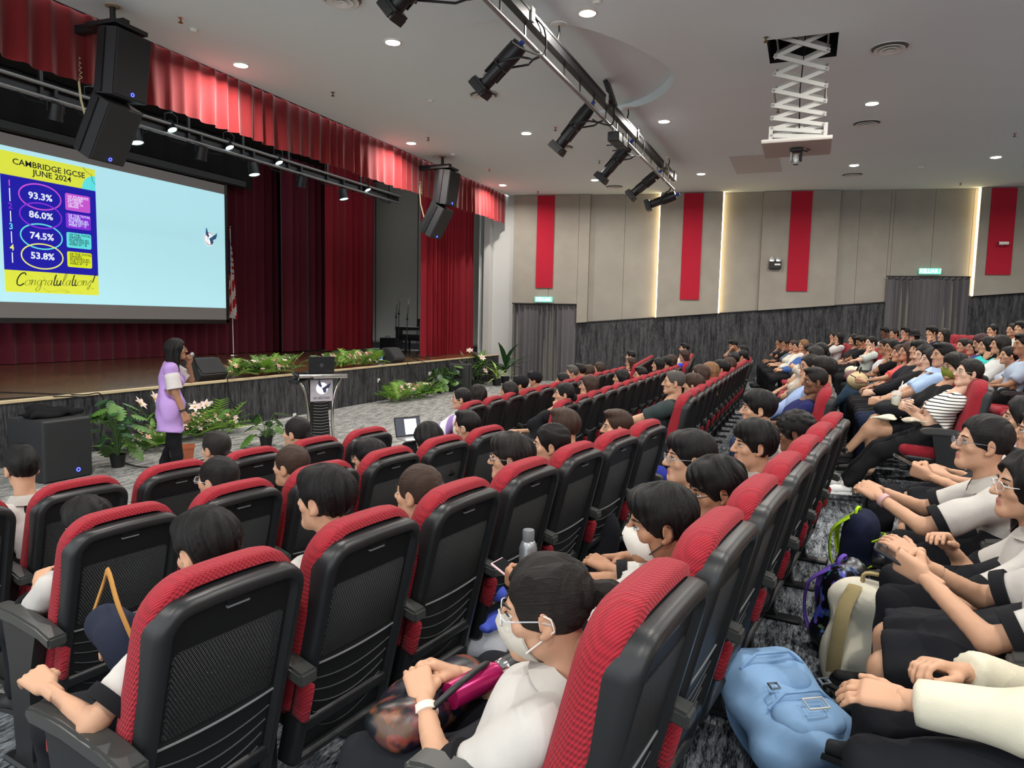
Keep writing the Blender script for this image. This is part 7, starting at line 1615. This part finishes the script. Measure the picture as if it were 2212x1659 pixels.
t = thing('bottle', 'magenta metal bottle sticking out of the floral tote', 'bottle', tuple(p+rotm('z', a)@np.array([0.05,-0.09,0.055])), a); d = unit((0.9,-0.25,0.05)); MB().lathe([(0.034,-0.10),(0.036,0.04),(0.028,0.06)], (0,0,0), 18, 0, d).build('body', mat('magenta_metal',(176,28,96),0.25,metal=0.5), t, 50); MB().lathe([(0.029,0.06),(0.031,0.065),(0.031,0.085)], (0,0,0), 18, 0, d).build('neck_ring', m_chrome, t, 50); MB().lathe([(0.030,0.085),(0.030,0.13),(0.02,0.135)], (0,0,0), 18, 0, d).build('cap', m_black, t, 50)
p = atY(1353,1118,3.0); p, a = on_seat('n',4,2,(-0.10,0.92,0.62)); t = thing('bottle', 'grey metal bottle held up by a boy in the fourth row', 'bottle', tuple(p), a); MB().lathe([(0.036,-0.1),(0.037,0.05),(0.028,0.075),(0.022,0.08)], n=18).build('body', mat('bottle_grey',(150,152,156),0.35,metal=0.6), t, 50); MB().lathe([(0.024,0.08),(0.025,0.12),(0.022,0.125)], n=16).build('cap', mat('bottle_cap',(104,106,110),0.4), t, 50)
# iced drink, black shoulder bag, cream cloth
p, a = on_seat('c',5,1,(-0.16,0.60,0.74)); t = thing('drink_cup', 'clear plastic cup of iced drink with a white straw', 'cup', tuple(p), a); MB().lathe([(0.032,0),(0.044,0.11),(0.046,0.115)], n=18, caps=False).build('cup_wall', mat('clear_plastic',(236,236,232),0.1,alpha=0.35), t, 60); MB().lathe([(0.031,0.004),(0.034,0.03),(0.001,0.03)], n=18).build('drink', mat('drink_yellow',(226,190,70),0.2), t, 50); MB().lathe([(0.034,0.032),(0.040,0.085),(0.001,0.085)], n=18).build('ice', mat('ice_cloud',(222,220,200),0.3), t, 50); MB().lathe([(0.047,0.114),(0.042,0.14),(0.018,0.155)], n=18, caps=False).build('dome_lid', MATS['clear_plastic'], t, 60); MB().tube((0,0,0.05),(0.02,-0.05,0.24),0.005,n=8).build('straw', m_white, t); MB().box((0,-0.040,0.06), (0.03,0.004,0.035)).build('printed_label', mat('label_brown',(120,70,50),0.7), t)
def lapbag(block, row, k, loc, dims, m, label, seed, nm='handbag'):
    p, a = on_seat(block, row, k, loc); t = thing(nm, label, 'bag', tuple(p), a); x, y, z = dims; f = Field((-x*0.8,-y*0.8,-z*0.9),(x*0.8,y*0.8,z*0.9),0.016); f.cap((-x*0.25,0,0),(x*0.25,0,0),y*0.5,None,0.03,((0,0,1),z/y)); f.wrinkle(0.012,36,seed); V, F = f.net(); link('bag_body', raw_mesh('bag', V, F, [m]), t); MB().path(smooth_pts([(-x*0.3,0,z*0.4),(-x*0.15,-0.03,z*0.8),(x*0.15,-0.03,z*0.8),(x*0.3,0,z*0.4)],4), 0.009, 6).build('bag_handle', m_blackm, t, 60)
lapbag('c',5,1,(-0.02,0.62,0.70),(0.42,0.26,0.16),m_bdark,'black leather bag on the lap of the masked person',1); lapbag('c',5,7,(0.0,0.70,0.72),(0.40,0.26,0.22),cloth((196,180,140)),'beige fabric bag on a lap in the fifth row',2); lapbag('c',5,9,(0.0,0.66,0.70),(0.42,0.3,0.18),cloth((120,84,88)),'mauve patterned bag on a lap behind',3); lapbag('c',4,2,(-0.1,0.66,0.72),(0.34,0.2,0.16),cloth((30,28,30)),'black clutch bag with pale flowers in the fourth row',4); lapbag('f',5,6,(0,0.62,0.72),(0.34,0.22,0.2),cloth((206,198,180)),'cream shoulder bag on a lap in the far block',5); lapbag('c',5,11,(0,0.64,0.72),(0.4,0.22,0.16),cloth((222,216,190)),'pale cream tote on a lap in the far rows',6)
p, a = on_seat('c',5,0,(-0.02,0.62,0.685)); t = thing('folded_cloth', 'cream printed cloth folded on the lap of the woman in stripes', 'cloth', tuple(p), a); f = Field((-0.16,-0.26,-0.05),(0.16,0.26,0.06),0.012); f.ell((0,0,0),(0.10,0.20,0.022),0.02); f.wrinkle(0.012,40,4); V, F = f.net(); link('cloth_body', raw_mesh('cloth', V, F, [cloth((216,206,186))]), t)
# laptop on the knees of the woman in the front row
q = atX(884,922,-4.02); t = thing('laptop', 'open laptop with a lit document on a lap in the front row', 'laptop', tuple(q), face(0)-0.5); MB().box((0,-0.11,-0.115), (0.33,0.22,0.014), bev=0.004).build('base', m_silver, t); ld = MB().box((0,0.03,0.0), (0.33,0.010,0.22), bev=0.004, rot=rotm('x', -0.25)).build('lid', m_black, t); MB().box((0,0.022,0.0), (0.31,0.006,0.195), rot=rotm('x', -0.25)).build('screen', mat('laptop_screen',(60,64,74),0.3,emit=0.5), ld); MB().box((0.03,0.0185,0.0), (0.15,0.003,0.17), rot=rotm('x', -0.25)).build('document', mat('laptop_page',(226,230,240),0.4,emit=0.8), ld)
p, a = on_seat('n',3,0,(-0.22,0.62,0.66)); p = atP(252,1350, nN*(ROW_N[2]-0.46), nN); t = thing('handbag', 'dark blue handbag with a tan strap by the armrest at bottom left', 'bag', tuple(p), a); f = Field((-0.18,-0.2,-0.16),(0.18,0.2,0.18),0.012); f.cap((0,-0.05,-0.04),(0,0.05,-0.03),0.085,0.08,0.03,((1,0,0),0.7)); f.wrinkle(0.012,38,7); V, F = f.net(); link('bag_body', raw_mesh('bag', V, F, [cloth((34,38,54))]), t); MB().path(smooth_pts([(-0.02,-0.14,-0.04),(-0.05,-0.10,0.10),(-0.02,0.0,0.17),(0.02,0.10,0.10),(0.0,0.14,-0.02)],5), 0.012, 6, 0, False, 0.4).build('bag_strap', cloth((176,126,66)), t, 60)
